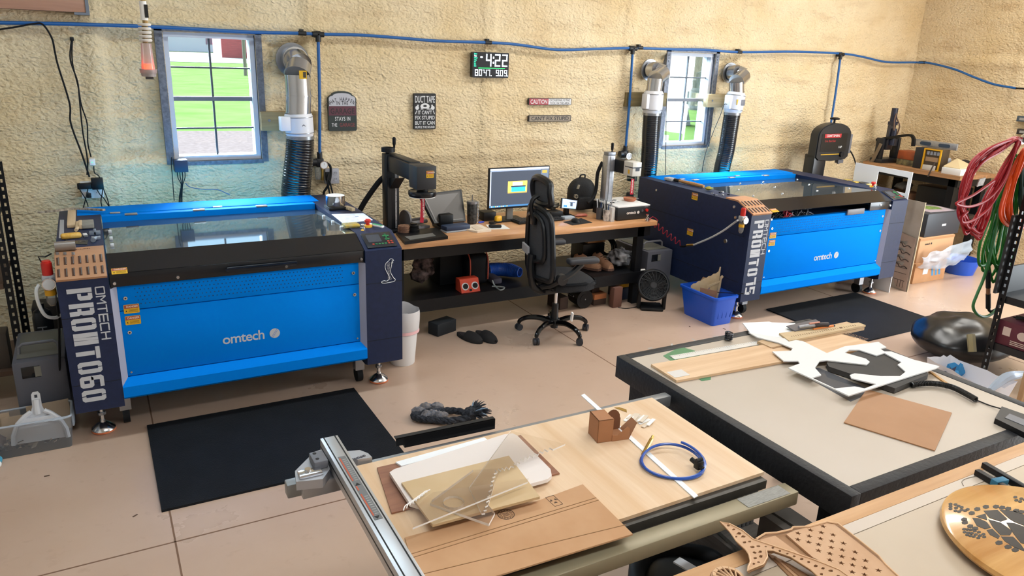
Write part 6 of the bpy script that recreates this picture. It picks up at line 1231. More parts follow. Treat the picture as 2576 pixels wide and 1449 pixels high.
zz=[(0.0,0.16)]+[(0.02*k,0.24+0.012*k+(0.008 if k%2 else 0))for k in range(12)]+[(0.225,0.42),(0.235,0.42),(0.235,0.27),(0.2,0.02),(0,0.0)]
board('sawtooth_offcut',zz,0.004,T1,OFF,'tall pale plywood offcut with a saw-toothed sloping edge in the blue bin',[[(0.12,0.07),(0.13,0.07),(0.13,0.22),(0.12,0.22)],[(0.15,0.07),(0.16,0.07),(0.16,0.23),(0.15,0.23)]])
T2=basis((0.92,-0.38,0.0),(0.0,-0.05,1),(4.43,4.52,0.02))
fr_=[(0.0,0),(0.12,0.0),(0.15,0.25),(0.15,0.32),(0.163,0.345),(0.15,0.36),(0.135,0.345),(0.135,0.31),(0.045,0.27),(0.03,0.27),(0.0,0.10)]
board('frame_offcut',fr_,0.004,T2,OFF,'open pale plywood frame offcut with a curled cutout in the blue bin',[[(0.04,0.17),(0.125,0.20),(0.133,0.295),(0.048,0.25)],[(0.06,0.10),(0.11,0.10),(0.125,0.13),(0.12,0.15),(0.105,0.12),(0.06,0.115)]])
T3=basis((0.85,-0.45,0.03),(0.0,0.03,1),(4.368,4.475,0.03));board('engraved_offcut',[(0,0.02),(0.12,0),(0.15,0.22),(0.0,0.25)],0.004,T3,OFFB,'brown engraved offcut leaning in the blue bin')
T4=basis((0.85,-0.1,0.0),(0.0,0.02,1),(4.455,4.622,0.03));board('brown_offcut',[(0,0),(0.10,0.0),(0.13,0.27),(0.06,0.29),(0.0,0.2)],0.004,T4,mat('offcut_tan','#b98f6c',0.7),'tan plain offcut at the wall side of the blue bin')
b=B();b.cyl((4.50,4.42,0.24),(4.60-0.02,4.20,0.285),0.004,n=8);tag(b.build('thin_rod',BLKM),'thin black rod resting across the blue bin rim','rod')
TUBC=clear('tub_clear','#e8ecf0',rough=0.06,mixw=0.16,milk='#cfd3da')
t=thing('clear_tub','clear plastic tub of dark scraps in front of the grey chiller','tub',(-0.62,4.36,0))
b=B();n=24
L0=ring(0.0,-0.95,4.262,-0.285,4.44,0.02);L1=ring(0.185,-0.97,4.245,-0.268,4.458,0.025);m_=len(L0)
b.add(L0+L1,[(i,(i+1)%m_,m_+(i+1)%m_,m_+i)for i in range(m_)]+[tuple(range(m_))]);b.build('walls',TUBC,t,world=True)
b=B();b.tube(L1,0.006,6,True);b.box((-0.272,4.30,0.10),(-0.262,4.40,0.18),0.004);b.build('rim',clear('tub_rim','#ffffff',rough=0.1,mixw=0.5,milk='#cdd6e2'),t,world=True)
random.seed(9);b=B()
for k in range(170):
 x,y=random.uniform(-0.88,-0.345),random.uniform(4.315,4.385);z=random.uniform(0.022,0.055);b.m=k%4
 s=random.uniform(0.012,0.042);b.box((-s,-s*random.uniform(0.15,0.5),0),(s,s*0.3,0.004),T=TR((x,y,z),random.uniform(0,6),random.uniform(-.5,.5),random.uniform(-.4,.4)))
tag(b.build('wood_scraps',[mat('scrap_dark','#3c322e',0.8),mat('scrap_mid','#6d5a4e',0.8),mat('scrap_pale','#b9a48d',0.8),mat('scrap_black','#201d1d',0.8)]),'heap of small dark wood scraps in the clear tub','scraps',kind='stuff')
for k in range(3):
 b=B();q=((-0.50,4.41,0.03),(-0.66,4.42,0.03),(-0.38,4.425,0.03))[k];b.box((-0.10,-0.003,0),(0.10,0.003,0.13+0.02*k),T=TR(q,0.05*k,-0.12));tag(b.build('scrap_sheet',mat('scrap_pale')),['pale scrap sheet standing behind the dustpan in the clear tub','pale scrap sheet at the shelf end of the clear tub','tallest pale scrap sheet by the cutter in the clear tub'][k],'sheet')
b=B();p=Vector((-0.62,4.33,0.075));b.ball(p,0.045,(1,0.8,0.8),12,jit=0.4);tag(b.build('maroon_tape',mat('maroon_dark','#3a2226',0.5)),'dark maroon lump on the scraps in the clear tub','lump')
t=thing('dustpan','white plastic dustpan standing on its edge in the clear tub','dustpan',(-0.425,4.30,0.05))
WP=mat('dustpan_white','#dcdde2',0.4);T=basis((1,-0.06,0),(0.02,0.20,1),(-0.422,4.297,0.05))
out=[(-0.125,0),(-0.12,0.05),(-0.095,0.11),(-0.06,0.145),(-0.03,0.165),(-0.022,0.19),(-0.02,0.255),(-0.012,0.268),(0.012,0.268),(0.02,0.255),(0.022,0.19),(0.03,0.165),(0.06,0.145),(0.095,0.11),(0.12,0.05),(0.125,0)]
b=B();b.prism(out,-0.003,0.003,[[(-0.007,0.235),(0.007,0.235),(0.007,0.252),(-0.007,0.252)]],T=T)
b.tube([(p[0],p[1],0.012)for p in out[:5]],0.012,8,T=T);b.tube([(p[0],p[1],0.012)for p in out[-5:]],0.012,8,T=T)
b.prism([(-0.105,0.095),(-0.06,0.135),(0.06,0.135),(0.105,0.095),(0.095,0.10),(0,0.115),(-0.095,0.10)],0.0,0.03,T=T);b.build('pan',WP,t,world=True)
b=B();b.tube([(0,0.15,0.004),(0,0.19,0.008),(0,0.228,0.006)],0.017,10,T=T);b.build('handle',WP,t,world=True)
t=thing('gas_tank','dark steel cylinder with pale lettering standing behind the grey chiller','cylinder',(-0.40,5.22,0))
b=B();b.lathe([(0.055,0),(0.055,0.44),(0.045,0.48),(0.018,0.50),(0.018,0.53),(0,0.53)],24);b.build('body',mat('tank_black','#24272d',0.4,0.3),t)
text('lettering','HPDE',0.075,mat('tank_print','#8f9298',0.6),t,basis((0,0,-1),(1,0,0),(-0.03,-0.0575,0.40)),0.0008,0.0,sx=0.9)
b=B();b.box((-0.12,0.10,0),(0.06,0.3,0.40),0.01);tag(b.build('dark_crate',mat('dark_brown','#2c2622',0.8)),'dark brown crate behind the steel cylinder by the wall','crate');o=bpy.data.objects['dark_crate'];o.location=o.location+Vector((-0.36,5.45,0))
t=thing('shelf_rack','black punched-angle shelf rack at the edge of the room by the long cutter','rack',(-0.8,5.3,0))
b=B();PX,PYY=-0.455,4.34
def punched(b,x,y,z0,z1,ux,uy,w_=0.035):
 """angle post: two thin flanges, the visible one punched"""
 k=int((z1-z0)/0.05)
 def fl(dx,dy):
  T=basis((dx,dy,0),(0,0,1),(x,y,z0));H=[]
  for q in range(k):c=0.03+q*0.05;H.append([(w_*0.35,c),(w_*0.65,c),(w_*0.65,c+0.022),(w_*0.35,c+0.022)])
  b.prism([(0,0),(w_,0),(w_,z1-z0),(0,z1-z0)],-0.0015,0.0015,H,T=T)
 fl(ux,0);fl(0,uy)
punched(b,-0.545,5.02,0,1.36,1,1,0.04);b.build('post',BLKM,t,world=True)
b=B();punched(b,-0.545,5.57,0,1.36,1,-1,0.04);b.build('post',BLKM,t,world=True)
for z in(0.16,0.70,1.05):
 b=B();b.box((-1.3,5.02,z),(-0.55,5.57,z+0.03));b.build('shelf',mat('shelf_brown','#5a4436',0.7)if z<0.9 else BLKM,t,world=True)
for k,(x,z,s,c_,lab)in enumerate(((-0.635,0.731,(0.12,0.12,0.20),'#5d3a33','maroon carton on the middle shelf of the punched rack'),(-0.62,0.93+0.002,(0.06,0.06,0.06),'#e3e3e6','white tub stacked on the maroon carton of the punched rack'),(-0.645,0.191,(0.12,0.14,0.22),'#4a4038','dark brown carton on the lowest shelf of the punched rack'))):
 b=B();b.box((x-s[0]/2,5.07,z),(x+s[0]/2,5.07+s[1],z+s[2]),0.004);tag(b.build('carton',mat('rack_%d'%k,c_,0.6)),lab,'box')
b=B();p=G(4,1168);b.ball((p.x-0.015,p.y+0.01,0.022),0.028,(0.8,1.2,0.78),10);b.m=1;b.ball((p.x-0.012,p.y-0.03,0.018),0.022,(0.8,1.0,0.8),10);tag(b.build('marker_cap',[mat('teal_plastic','#3c93b3',0.4),WHITE]),'small teal and white plastic piece on the floor before the clear tub','plastic piece')
random.seed(21)
for k,(x,y)in enumerate(((118,1198),(340,1298),(1735,822),(1822,828),(2380,838))):
 p=G(x,y);b=B();b.box((-0.012,-0.003,0),(0.012,0.003,0.003),T=TR((p.x,p.y,0.0005),0.6*k));tag(b.build('wood_chip',mat('chip_dark','#5a463a',0.8)),['dark wood chip on the floor in front of the clear tub','dark wood chip on the floor beside the black mat of the long cutter','dark wood chip on the floor before the blue bin','dark wood chip between the blue bin and the white table','dark wood chip on the floor past the far mat corner'][k],'chip','wood chips on the floor')
# ---------------------------------------------------------------- right end of the room
WBRD=mat('foam_board_white','#e9ebee',0.6);EDG=mat('ply_edge','#cbb592',0.7)
YZ=lambda x:Matrix(((0,0,1,x),(1,0,0,0),(0,1,0,0),(0,0,0,1)))
b=B();b.prism([(4.31,0.0),(4.93,0.0),(4.93,1.19),(4.31,1.185)],6.70,6.708,[[(4.345,0.98),(4.665,0.99),(4.665,1.14),(4.345,1.13)],[(4.345,0.60),(4.665,0.60),(4.665,0.965),(4.345,0.955)]],T=YZ(0))
tag(b.build('cutout_board',WBRD),'white foam board with two rectangular cutouts standing beside the cutter','board')
b=B();b.prism([(4.25,0.0),(4.75,0.0),(4.75,0.90),(4.25,0.895)],6.90,6.906,T=YZ(0));b.m=1
b.prism([(4.248,0),(4.25,0),(4.25,0.897),(4.248,0.897)],6.898,6.908,T=YZ(0));tag(b.build('plywood_sheet',[mat('mdf_grey','#a3968a',0.7,var='#958777',scale=4),EDG]),'tall tan plywood sheet standing on edge between the cutter and the boxes','sheet')
b=B();og=[(4.262,0.0),(4.37,0.02),(4.47,0.20),(4.475,0.55),(4.45,0.575),(4.262,0.54)]
hs=[[(4.34+0.012*math.sin(k*1.3),0.50-0.07*k),(4.42,0.485-0.07*k),(4.43,0.472-0.07*k),(4.38,0.468-0.07*k),(4.36,0.455-0.07*k),(4.34,0.462-0.07*k)]for k in range(4)]
b.prism(og,6.885,6.889,hs,T=YZ(0));o=b.build('engraved_board',mat('card_engraved','#8e7667',0.7,var='#9c8474',scale=5));tag(o,'engraved brown cardboard cutout leaning on the tall plywood sheet','cutout')
b=B()
for z in(0.225,0.17,0.10):b.box((6.8835,4.29,z),(6.885,4.43,z+0.004))
for y in(4.30,4.33,4.36):b.box((6.8835,y,0.03),(6.885,y+0.004,0.10))
for z0 in(0.45,0.38,0.31,0.24):b.tube([(6.8842,4.44,z0),(6.8842,4.40,z0+0.02),(6.8842,4.37,z0-0.012),(6.8842,4.33,z0+0.006),(6.8842,4.29,z0-0.01)],0.005,5,sub=4)
b.build('engraving',mat('burn_line','#3a2c25',0.8),o,world=True)
def carton(lab,lo,hi,m,name='carton'):
 b=B();b.box(lo,hi,0.004);return tag(b.build(name,m),lab,'box')
o=carton('tan carton at the bottom of the stack, wrapped in clear film',(7.20,4.40,0),(7.73,4.80,0.215),CARD)
b=B()
for k in range(3):b.prism([(7.50+0.06*k,0.06),(7.53+0.06*k,0.06),(7.50+0.06*k,0.17),(7.47+0.06*k,0.17)],0,0.001,T=Matrix(((1,0,0,0),(0,0,-1,4.3995),(0,1,0,0),(0,0,0,1))))
b.build('blue_print',mat('print_blue','#3f86b8',0.6),o,world=True)
b=B();b.box((7.34,4.3975,0.09),(7.42,4.3995,0.16),T=None);b.build('shipping_label',WPAPER,o,world=True)
o=carton('tan carton with the maker\'s small mark in the middle of the stack',(7.22,4.42,0.2155),(7.80,4.82,0.475),mat('card_tan','#c79a72',0.8))
maker_logo(o,MW[o.name].inverted()@FRONT(7.31,4.4192,0.40),0.030,PRINT)
b=B();b.box((7.22,4.418,0.45),(7.80,4.4195,0.472));b.build('packing_tape',mat('tape_tan','#b8895e',0.4),o,world=True)
o=carton('black box with grey label on top of the carton stack',(7.30,4.44,0.4755),(7.88,4.86,0.715),mat('box_slate','#2f343d',0.5))
b=B();b.box((7.565,4.4385,0.575),(7.635,4.44,0.597));b.build('grey_label',LETTER,o,world=True)
b=B();b.prism([(7.42,4.50),(7.80,4.48),(7.86,4.70),(7.66,4.84),(7.44,4.80)],0.7155,0.718);b.m=1;b.prism([(7.55,4.60),(7.72,4.56),(7.80,4.66),(7.70,4.78),(7.58,4.74)],0.718,0.7185)
b.build('picture_label',[mat('pic_pink','#a89aa4',0.6),mat('pic_green','#7e9c4a',0.6,var='#3d5230',scale=30)],o,world=True)
FILM=clear('plastic_film','#f2f6ff',rough=0.18,mixw=0.42,milk='#d7e4f2')
b=B();random.seed(6);nu,nv=26,12;vs=[]
for j in range(nv+1):
 for i in range(nu+1):
  u,v=i/nu,j/nv;x=7.16+0.80*u;z=0.20+0.20*v*(0.55+0.6*u)+0.03*noise.noise(Vector((u*6,v*4,1)))-0.06*(1-v)*math.sin(u*3)
  vs.append((x,4.372-0.05*math.sin(v*2.6)-0.035*noise.noise(Vector((u*8,v*6,5)))-0.012,z))
b.add(vs,[(j*(nu+1)+i,j*(nu+1)+i+1,(j+1)*(nu+1)+i+1,(j+1)*(nu+1)+i)for j in range(nv)for i in range(nu)]);tag(b.build('plastic_bag',FILM,ang=180),'crumpled clear plastic bag draped over the front of the cartons','bag')
b=B();b.lathe([(0.15,0),(0.19,0.16),(0.18,0.16),(0.14,0.012),(0,0.012)],32,TR((8.15,4.50,0)));tag(b.build('blue_bowl',BINB),'low round blue plastic tub on the floor past the carton stack','tub')
t=thing('side_bench','wooden workbench along the side wall crowded with tools','bench',(8.85,5.45,0));BZ=0.985
BX0,BX1,BY0,BY1=8.40,9.09,4.84,6.08
b=B();b.box((BX0,BY0,BZ-0.045),(BX1,BY1,BZ));b.build('bench_top',wood('bench_wood','#b98b62','#8e6a48','Y',3.0),t,world=True)
b=B();b.box((BX0+0.03,BY0+0.03,BZ-0.13),(BX0+0.06,BY1-0.03,BZ-0.045));b.box((BX0+0.06,BY0+0.03,BZ-0.13),(BX1-0.02,BY0+0.06,BZ-0.045));b.build('apron',BLKM,t,world=True)
for x in(BX0+0.07,BX1-0.07):
 for y in(BY0+0.1,BY1-0.1):b=B();b.box((x-0.04,y-0.04,0),(x+0.04,y+0.04,BZ-0.045));b.build('leg',BLKM,t,world=True)
b=B();b.box((BX0+0.02,BY0+0.04,0.46),(BX1-0.02,BY1-0.04,0.50));b.build('shelf',mat('shelf_dark','#3a2f28',0.8),t,world=True)
b=B();b.box((BX0+0.12,BY0+0.16,0.501),(BX1-0.1,BY0+0.55,0.80),0.01);tag(b.build('black_case',BLKP),'black case on the lower shelf of the side bench','case')
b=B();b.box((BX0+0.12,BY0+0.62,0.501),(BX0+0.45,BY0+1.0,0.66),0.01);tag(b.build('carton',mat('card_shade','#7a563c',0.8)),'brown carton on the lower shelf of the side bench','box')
b=B();b.ball((BX0+0.25,BY0+0.80,0.66+0.075),0.10,(1,1,0.5),12,jit=0.5);tag(b.build('grey_rag',mat('rag_grey','#5d5c5a',0.9)),'crumpled grey rag on the carton under the side bench','rag')
BP=lambda x,y,dz=0.0:at(x,y,Z=BZ+dz)
t=thing('band_saw','black benchtop band saw with red name plate standing behind the far cutter','band saw',(7.40,5.80,0))
SAWB=mat('saw_black','#1c1e22',0.35);W0=5.74
o3=at(2052,380,Y=W0);o4=at(2132,390,Y=W0);ot=at(2092,310,Y=W0);ob=at(2085,402,Y=W0)
cx,wS=(o3.x+o4.x)/2,(o4.x-o3.x);zt,zb=ot.z,ob.z
out=[(-wS*0.5,zb+0.03),(-wS*0.42,zb),(0,zb-0.015),(wS*0.42,zb),(wS*0.5,zb+0.03)]+[(wS*0.5*math.cos(a)**1.0 if abs(math.cos(a))<0.999 else wS*0.5*math.copysign(1,math.cos(a)),zt-0.13+0.13*math.sin(a))for a in[PI*k/12 for k in range(13)]]
XZ=Matrix(((1,0,0,cx),(0,0,-1,W0),(0,1,0,0),(0,0,0,1)))
b=B();b.prism(out,-0.10,0.0,T=XZ);b.prism([(p[0]*0.96,zb+(p[1]-zb)*0.975+0.004)for p in out],0,0.012,T=XZ);hd=b.build('wheel_housing',SAWB,t,world=True)
w_,zc=wS*0.78,(zb+zt)/2-0.01
b=B();b.prism(rrect(w_,(zt-zb)*0.50,0.012,3,-0.01,zc),0.012,0.014,T=XZ);b.m=1;b.box((-w_*0.42,zc+0.055,0.014),(w_*0.22,zc+0.098,0.0155),T=XZ);b.m=2;b.box((-w_*0.46,zc-0.135,0.012),(w_*0.36,zc-0.128,0.0135),T=XZ);b.build('name_plate',[mat('plate_black','#0f1012',0.3),mat('plate_red','#b3252b',0.4),LBLY],hd,world=True)
text('lettering','CRAFTSMAN',0.040,INKW,hd,XZ@Matrix.Translation((-w_*0.10,zc+0.063,0.0157)),0.0003,0.008,sx=0.95,align='CENTER',world=True)
text('lettering','12-in. Band Saw',0.034,mat('plate_red'),hd,XZ@Matrix.Translation((-w_*0.40,zc+0.008,0.0142)),0.0003,0.0,sx=0.85,world=True)
text('lettering','1 HP',0.036,INKW,hd,XZ@Matrix.Translation((w_*0.16,zc-0.065,0.0142)),0.0003,0.01,sx=0.9,world=True)
b=B();b.cyl((0.14,zb+0.06,0.012),(0.14,zb+0.06,0.035),0.03,n=18,T=XZ);b.build('cover_knob',BLKP,t,world=True)
b=B();b.lathe([(0.012,-0.02),(0.012,0.03),(0.05,0.035),(0.055,0.05),(0.03,0.06),(0,0.06)],16,TR((cx+0.02,W0+0.05,zt)));b.build('tension_knob',BLKP,t,world=True)
b=B();b.box((cx-wS*0.5,W0+0.0,0.80),(cx-wS*0.14,W0+0.14,zb+0.06),0.01);b.box((cx-wS*0.5,W0-0.02,0.76),(cx+wS*0.6,W0+0.16,0.82),0.008);b.build('frame_column',SAWB,t,world=True)
b=B();b.cyl((cx+0.20,W0+0.05,zb-0.06),(cx+0.20,W0+0.05,zb+0.02),0.016);b.box((cx+0.16,W0+0.02,zb-0.05),(cx+0.25,W0+0.07,zb-0.01),0.004);b.box((cx+wS*0.5,W0+0.02,zb+0.06),(cx+wS*0.62,W0+0.12,zt-0.13),0.005);b.build('blade_guide',GREY,t,world=True)
for x in(cx-wS*0.4,cx+wS*0.5):
 for y in(W0-0.0,W0+0.14):b=B();b.box((x-0.02,y-0.02,0),(x+0.02,y+0.02,0.762));b.build('stand_leg',BLKM,t,world=True)
b=B();a=[at(x,y,Y=W0+0.1)for x,y in((2132,370),(2145,390),(2152,410),(2156,435))];b.tube(a+[a[-1]-Vector((0,0,0.3))],0.008,6,sub=4);b.build('power_cable',BLKR,t,world=True)
P=BP(2200,398);t=thing('desktop_router','dark desktop router with upright spindle and cable chain on the side bench','router',(8.60,5.92,BZ))
X0,Y0=8.60,5.93;RT=mat('router_dark','#25262b',0.4,0.2)
b=B();b.box((8.43,5.85,BZ+0.0005),(8.82,6.02,BZ+0.05),0.006);b.box((X0-0.16,Y0-0.05,BZ+0.05),(X0-0.12,Y0+0.05,BZ+0.30),0.006);b.box((X0+0.14,Y0-0.05,BZ+0.05),(X0+0.18,Y0+0.05,BZ+0.30),0.006);b.build('base',RT,t,world=True)
b=B();b.box((X0-0.12,Y0-0.03,BZ+0.20),(X0+0.14,Y0+0.03,BZ+0.28));b.box((X0-0.11,Y0-0.07,BZ+0.16),(X0-0.0,Y0-0.03,BZ+0.46),0.006)
for dx in(-0.09,-0.02):b.cyl((X0+dx,Y0-0.055,BZ+0.2),(X0+dx,Y0-0.055,BZ+0.5),0.008)
b.build('gantry',mat('router_steel','#4a4a50',0.35,0.6),t,world=True)
b=B();b.cyl((X0-0.055,Y0-0.09,BZ+0.22),(X0-0.055,Y0-0.09,BZ+0.42),0.034,n=18);b.cyl((X0-0.055,Y0-0.05,BZ+0.50),(X0-0.055,Y0-0.05,BZ+0.66),0.036,n=18);b.box((X0-0.10,Y0-0.09,BZ+0.46),(X0-0.01,Y0-0.02,BZ+0.50));b.build('spindle',mat('spindle_navy','#22263a',0.4),t,world=True)
b=B();b.tube([(X0-0.06,Y0-0.08,BZ+0.60),(X0-0.10,Y0-0.10,BZ+0.52),(X0-0.10,Y0-0.12,BZ+0.40)],0.008,6,sub=4);b.tube([(X0-0.04,Y0-0.08,BZ+0.55),(X0+0.02,Y0-0.10,BZ+0.44),(X0+0.02,Y0-0.07,BZ+0.30)],0.009,6,sub=4);b.build('cable',mat('cable_brown','#6b5244',0.6),t,world=True)
b=B();ch=[at(2205,352,X=8.5),at(2250,345,X=8.5),at(2287,340,X=8.5),at(2298,348,X=8.5),at(2297,368,X=8.5)];b.tube(ch,0.022,4,sub=6,rf=lambda u:1+0.10*math.sin(u*160));b.build('cable_chain',BLKP,t,world=True)
b=B();b.tube([at(x,y,X=8.42)for x,y in((2216,362),(2208,378),(2196,402),(2190,408))],0.02,6,sub=4);b.build('bent_hose',mat('hose_tan','#77664f',0.6),t,world=True)
def onb(name,px,z0,z1,yd,m,lab,cat,bev=0.004,X=8.62,xd=0.10):
 """a box standing on the bench whose front face spans the pixels px=(x0, x1) on the plane X"""
 a,c=at(px[0],400,X=X),at(px[1],400,X=X);b=B();b.box((X,min(a.y,c.y),BZ+z0),(X+xd,max(a.y,c.y),BZ+z1),bev);return tag(b.build(name,m),lab,cat)
onb('orange_box',(2256,2300),0.066,0.165,0,mat('box_orange','#b85a2c',0.6,var='#7a4a34',scale=4),'orange product carton on the side bench under the cable chain','box',X=8.62,xd=0.2)
onb('jar_tray',(2256,2300),0.0005,0.065,0,mat('tray_mixed','#4a4438',0.6,var='#8d8358',scale=25),'shallow tray of small jars and parts under the orange carton','tray',X=8.60,xd=0.22)
a=at(2298,400,X=8.52);c=at(2367,400,X=8.52)
t=thing('parts_case','black and yellow upright parts case with clear compartments on the side bench','case',(8.7,(a.y+c.y)/2,BZ))
ym=at(2322,400,X=8.52).y
b=B();b.box((8.52,ym,BZ+0.0005),(8.67,a.y,BZ+0.24),0.006);b.build('case_body',mat('case_black','#1f232b',0.5),t,world=True)
b=B();b.prism([(c.y,BZ+0.0005),(ym,BZ+0.0005),(ym,BZ+0.245),(c.y,BZ+0.245)],8.505,8.52,[[(c.y+0.015,BZ+0.015),(ym-0.015,BZ+0.015),(ym-0.015,BZ+0.23),(c.y+0.015,BZ+0.23)]],T=YZ(0));b.build('yellow_frame',YEL,t,world=True)
b=B();b.box((8.52,c.y+0.003,BZ+0.003),(8.67,ym-0.001,BZ+0.242));b.m=1
for k in range(4):y=c.y+0.025+k*(ym-c.y-0.05)/4;b.box((8.517,y,BZ+0.175),(8.52,y+0.03,BZ+0.215))
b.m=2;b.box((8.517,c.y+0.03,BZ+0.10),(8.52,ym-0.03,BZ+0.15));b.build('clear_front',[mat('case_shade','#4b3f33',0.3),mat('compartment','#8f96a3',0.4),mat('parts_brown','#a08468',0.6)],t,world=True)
b=B();b.box((8.485,c.y+0.03,BZ+0.0005),(8.503,ym-0.03,BZ+0.06),0.004);tag(b.build('white_adapter',mat('adapter_white','#c9c6c0',0.5)),'small off-white adapter in front of the parts case','adapter')
L0_,L1_=at(2300,362,X=8.63),at(2398,378,X=8.63)
t=thing('spirit_level','silver spirit level lying across the parts case and orange carton','level',(8.72,(L0_.y+L1_.y)/2,BZ+0.245));
T=basis((0,-1,0),(0,0,1),(8.63,max(L0_.y,L1_.y),BZ+0.250));Ll=abs(L0_.y-L1_.y)+0.05
b=B();b.box((0,0,0),(Ll,0.075,0.025),0.004,T=T);b.build('rail',ALU,t,world=True)
b=B()
for k in(0.22,0.65):b.prism(rrect(Ll*0.26,0.04,0.019,5,Ll*(k+0.07),0.037),0.025,0.027,T=T)
b.build('vial_window',mat('vial_dark','#3a4a5e',0.3),t,world=True)
onb('white_tray',(2374,2424),0.0005,0.07,0,WHITE,'open white carton at the near end of the side bench','box',X=8.43,xd=0.3)
a,c=at(2377,400,X=8.46),at(2420,400,X=8.46);b=B();b.add([(8.46,a.y,BZ+0.072),(8.46,c.y,BZ+0.072),(8.70,c.y,BZ+0.075),(8.70,a.y,BZ+0.135),(8.46,a.y,BZ+0.08),(8.46,c.y,BZ+0.08),(8.70,c.y,BZ+0.10),(8.70,a.y,BZ+0.16)],[(0,1,2,3),(7,6,5,4),(0,1,5,4),(1,2,6,5),(2,3,7,6),(3,0,4,7)]);tag(b.build('brown_folder',mat('cream_lid','#d8c49c',0.7)),'cream folded lid resting on the open white carton','lid')
b=B();p=at(2340,420,X=8.5);b.tube([at(x,y,X=8.385)for x,y in((2352,408),(2345,422),(2338,436),(2334,444))],0.008,6,sub=4);tag(b.build('strap',mat('strap_dark','#4a3f38',0.8)),'dark strap hanging over the front edge of the side bench','strap')
b=B();b.ball((8.95,at(2440,400,X=8.95).y+0.05,BZ+0.075),0.09,(0.9,1.1,0.55),12,jit=0.5);tag(b.build('dark_cloth',mat('dark_cloth','#2a2422',0.9)),'dark crumpled cloth at the back of the side bench','cloth')
b=B();p=at(2398,395,X=8.9);b.ball((8.9,p.y+0.06,BZ+0.09),0.05,(0.8,1,0.8),10,jit=0.4);b.box((8.85,p.y+0.01,BZ+0.0005),(8.95,p.y+0.11,BZ+0.06));tag(b.build('wrapped_part',mat('wrap_silver','#a9adb5',0.4)),'silver-wrapped part behind the cream folded lid','part')
# ---------------------------------------------------------------- rack with hanging cords
RX,RY=5.30,2.62
t=thing('shelf_rack','black slotted steel rack at the edge of the room hung with extension cords','rack',(RX+0.4,RY-0.2,0))
b=B();punched(b,RX,RY,0,1.80,1,-1,0.045);b.build('post',BLKM,t,world=True)
b=B();punched(b,RX,RY-0.55,0,1.80,1,1,0.045);b.build('post',BLKM,t,world=True)
for z in(0.28,0.62,1.25):b=B();b.box((RX+0.01,RY-0.55,z),(RX+1.2,RY,z+0.05));b.build('shelf',mat('rack_black','#15161a',0.5),t,world=True)
b=B();q0,q1=at(2506,735,Y=RY+0.02),at(2560,590,Y=RY+0.02);b.box((RX-0.045,RY+0.003,q0.z),(RX+0.05,RY+0.02,1.22));b.box((RX+0.05,RY+0.003,0.655),(RX+1.2,RY+0.02,0.86));b.build('side_panel',mat('panel_grey_black','#26282c',0.5),t,world=True)
hk=at(2562,352,Y=RY+0.07);b=B();b.tube([(RX+0.02,RY,1.72),(RX-0.05,RY+0.06,1.735),(hk.x+0.05,RY+0.07,hk.z-0.02),(hk.x-0.02,RY+0.07,hk.z-0.01)],0.012,8,sub=4);b.build('hook',CHROME,t,world=True)
def coil(name,lab,cat,m,r,loops,yb,ys,grp='extension cords hung on the rack'):
 b=B()
 for i,lp in enumerate(loops):
  b.tube([at(x,y,Y=yb+ys*((i*0.37)%1)+0.02*math.sin(j*1.7+i))for j,(x,y)in enumerate(lp)],r,7,True,sub=7)
 return tag(b.build(name,m),lab,cat,grp)
random.seed(8);J=lambda a:random.uniform(-a,a)
loops=[]
for k in range(15):
 s=k/14;w_=1-0.55*s
 loops.append([(2562+J(5),352+J(4)),(2520-20*w_+J(8),368+J(6)+10*s),(2480-30*w_+J(6),410+J(8)),(2445-25*w_+J(6),470+J(10)),(2425-12*w_+J(8),530+J(12)),(2425+35*s+J(10),575+J(12)+20*s),(2450+30*s+J(8),560+J(12)),(2480+20*s,500+J(10)),(2525+J(6),430+J(8))])
coil('extension_lead','thick red extension cord coiled on the rack hook','cord',mat('cord_red','#96141f',0.5,spec=0.3),0.0085,loops,RY+0.055,0.04)
b=B();b.tube([at(x,y,Y=RY+0.03)for x,y in((2560,356),(2540,420),(2515,470),(2480,505),(2440,520),(2408,515),(2412,508),(2450,490),(2500,455))],0.0085,7,sub=7);b.tube([at(x,y,Y=RY+0.035)for x,y in((2555,370),(2530,450),(2490,520),(2450,553),(2422,560),(2420,545),(2434,532))],0.0085,7,sub=7);b.build('loose_loop',MATS['cord_red'],bpy.data.objects['extension_lead'],world=True)
p=at(2468,458,Y=RY+0.028);b=B();b.box((-0.032,-0.003,-0.025),(0.032,0.003,0.025),T=TR(p,0,0.2,-0.1));b.build('cord_tag',mat('tag_grey','#b5b2ae',0.5,var='#8f8c8a',scale=40),bpy.data.objects['extension_lead'],world=True)
loops=[]
for k in range(8):
 loops.append([(2535+4*k+J(4),395+J(6)),(2512+3*k+J(5),480+J(8)),(2490+3*k+J(6),560+J(8)),(2462+6*k+J(5),625+J(10)),(2470+8*k+J(5),668+14*(k%4)),(2500+7*k+J(5),640+J(8)),(2520+5*k,560+J(8)),(2542+3*k,460+J(6))])
coil('extension_lead','bright green extension cord hanging below the red one','cord',mat('cord_green','#226e20',0.5,spec=0.3),0.0095,loops,RY+0.15,0.03)
g=bpy.data.objects['extension_lead.001']
b=B();b.tube([at(x,y,Y=RY+0.12)for x,y in((2520,500),(2500,600),(2478,690),(2458,740),(2448,770),(2458,790),(2478,797),(2500,786),(2512,770))],0.0105,8,sub=6);b.build('loose_loop',mat('cord_deep_green','#2a6a33',0.45),g,world=True)
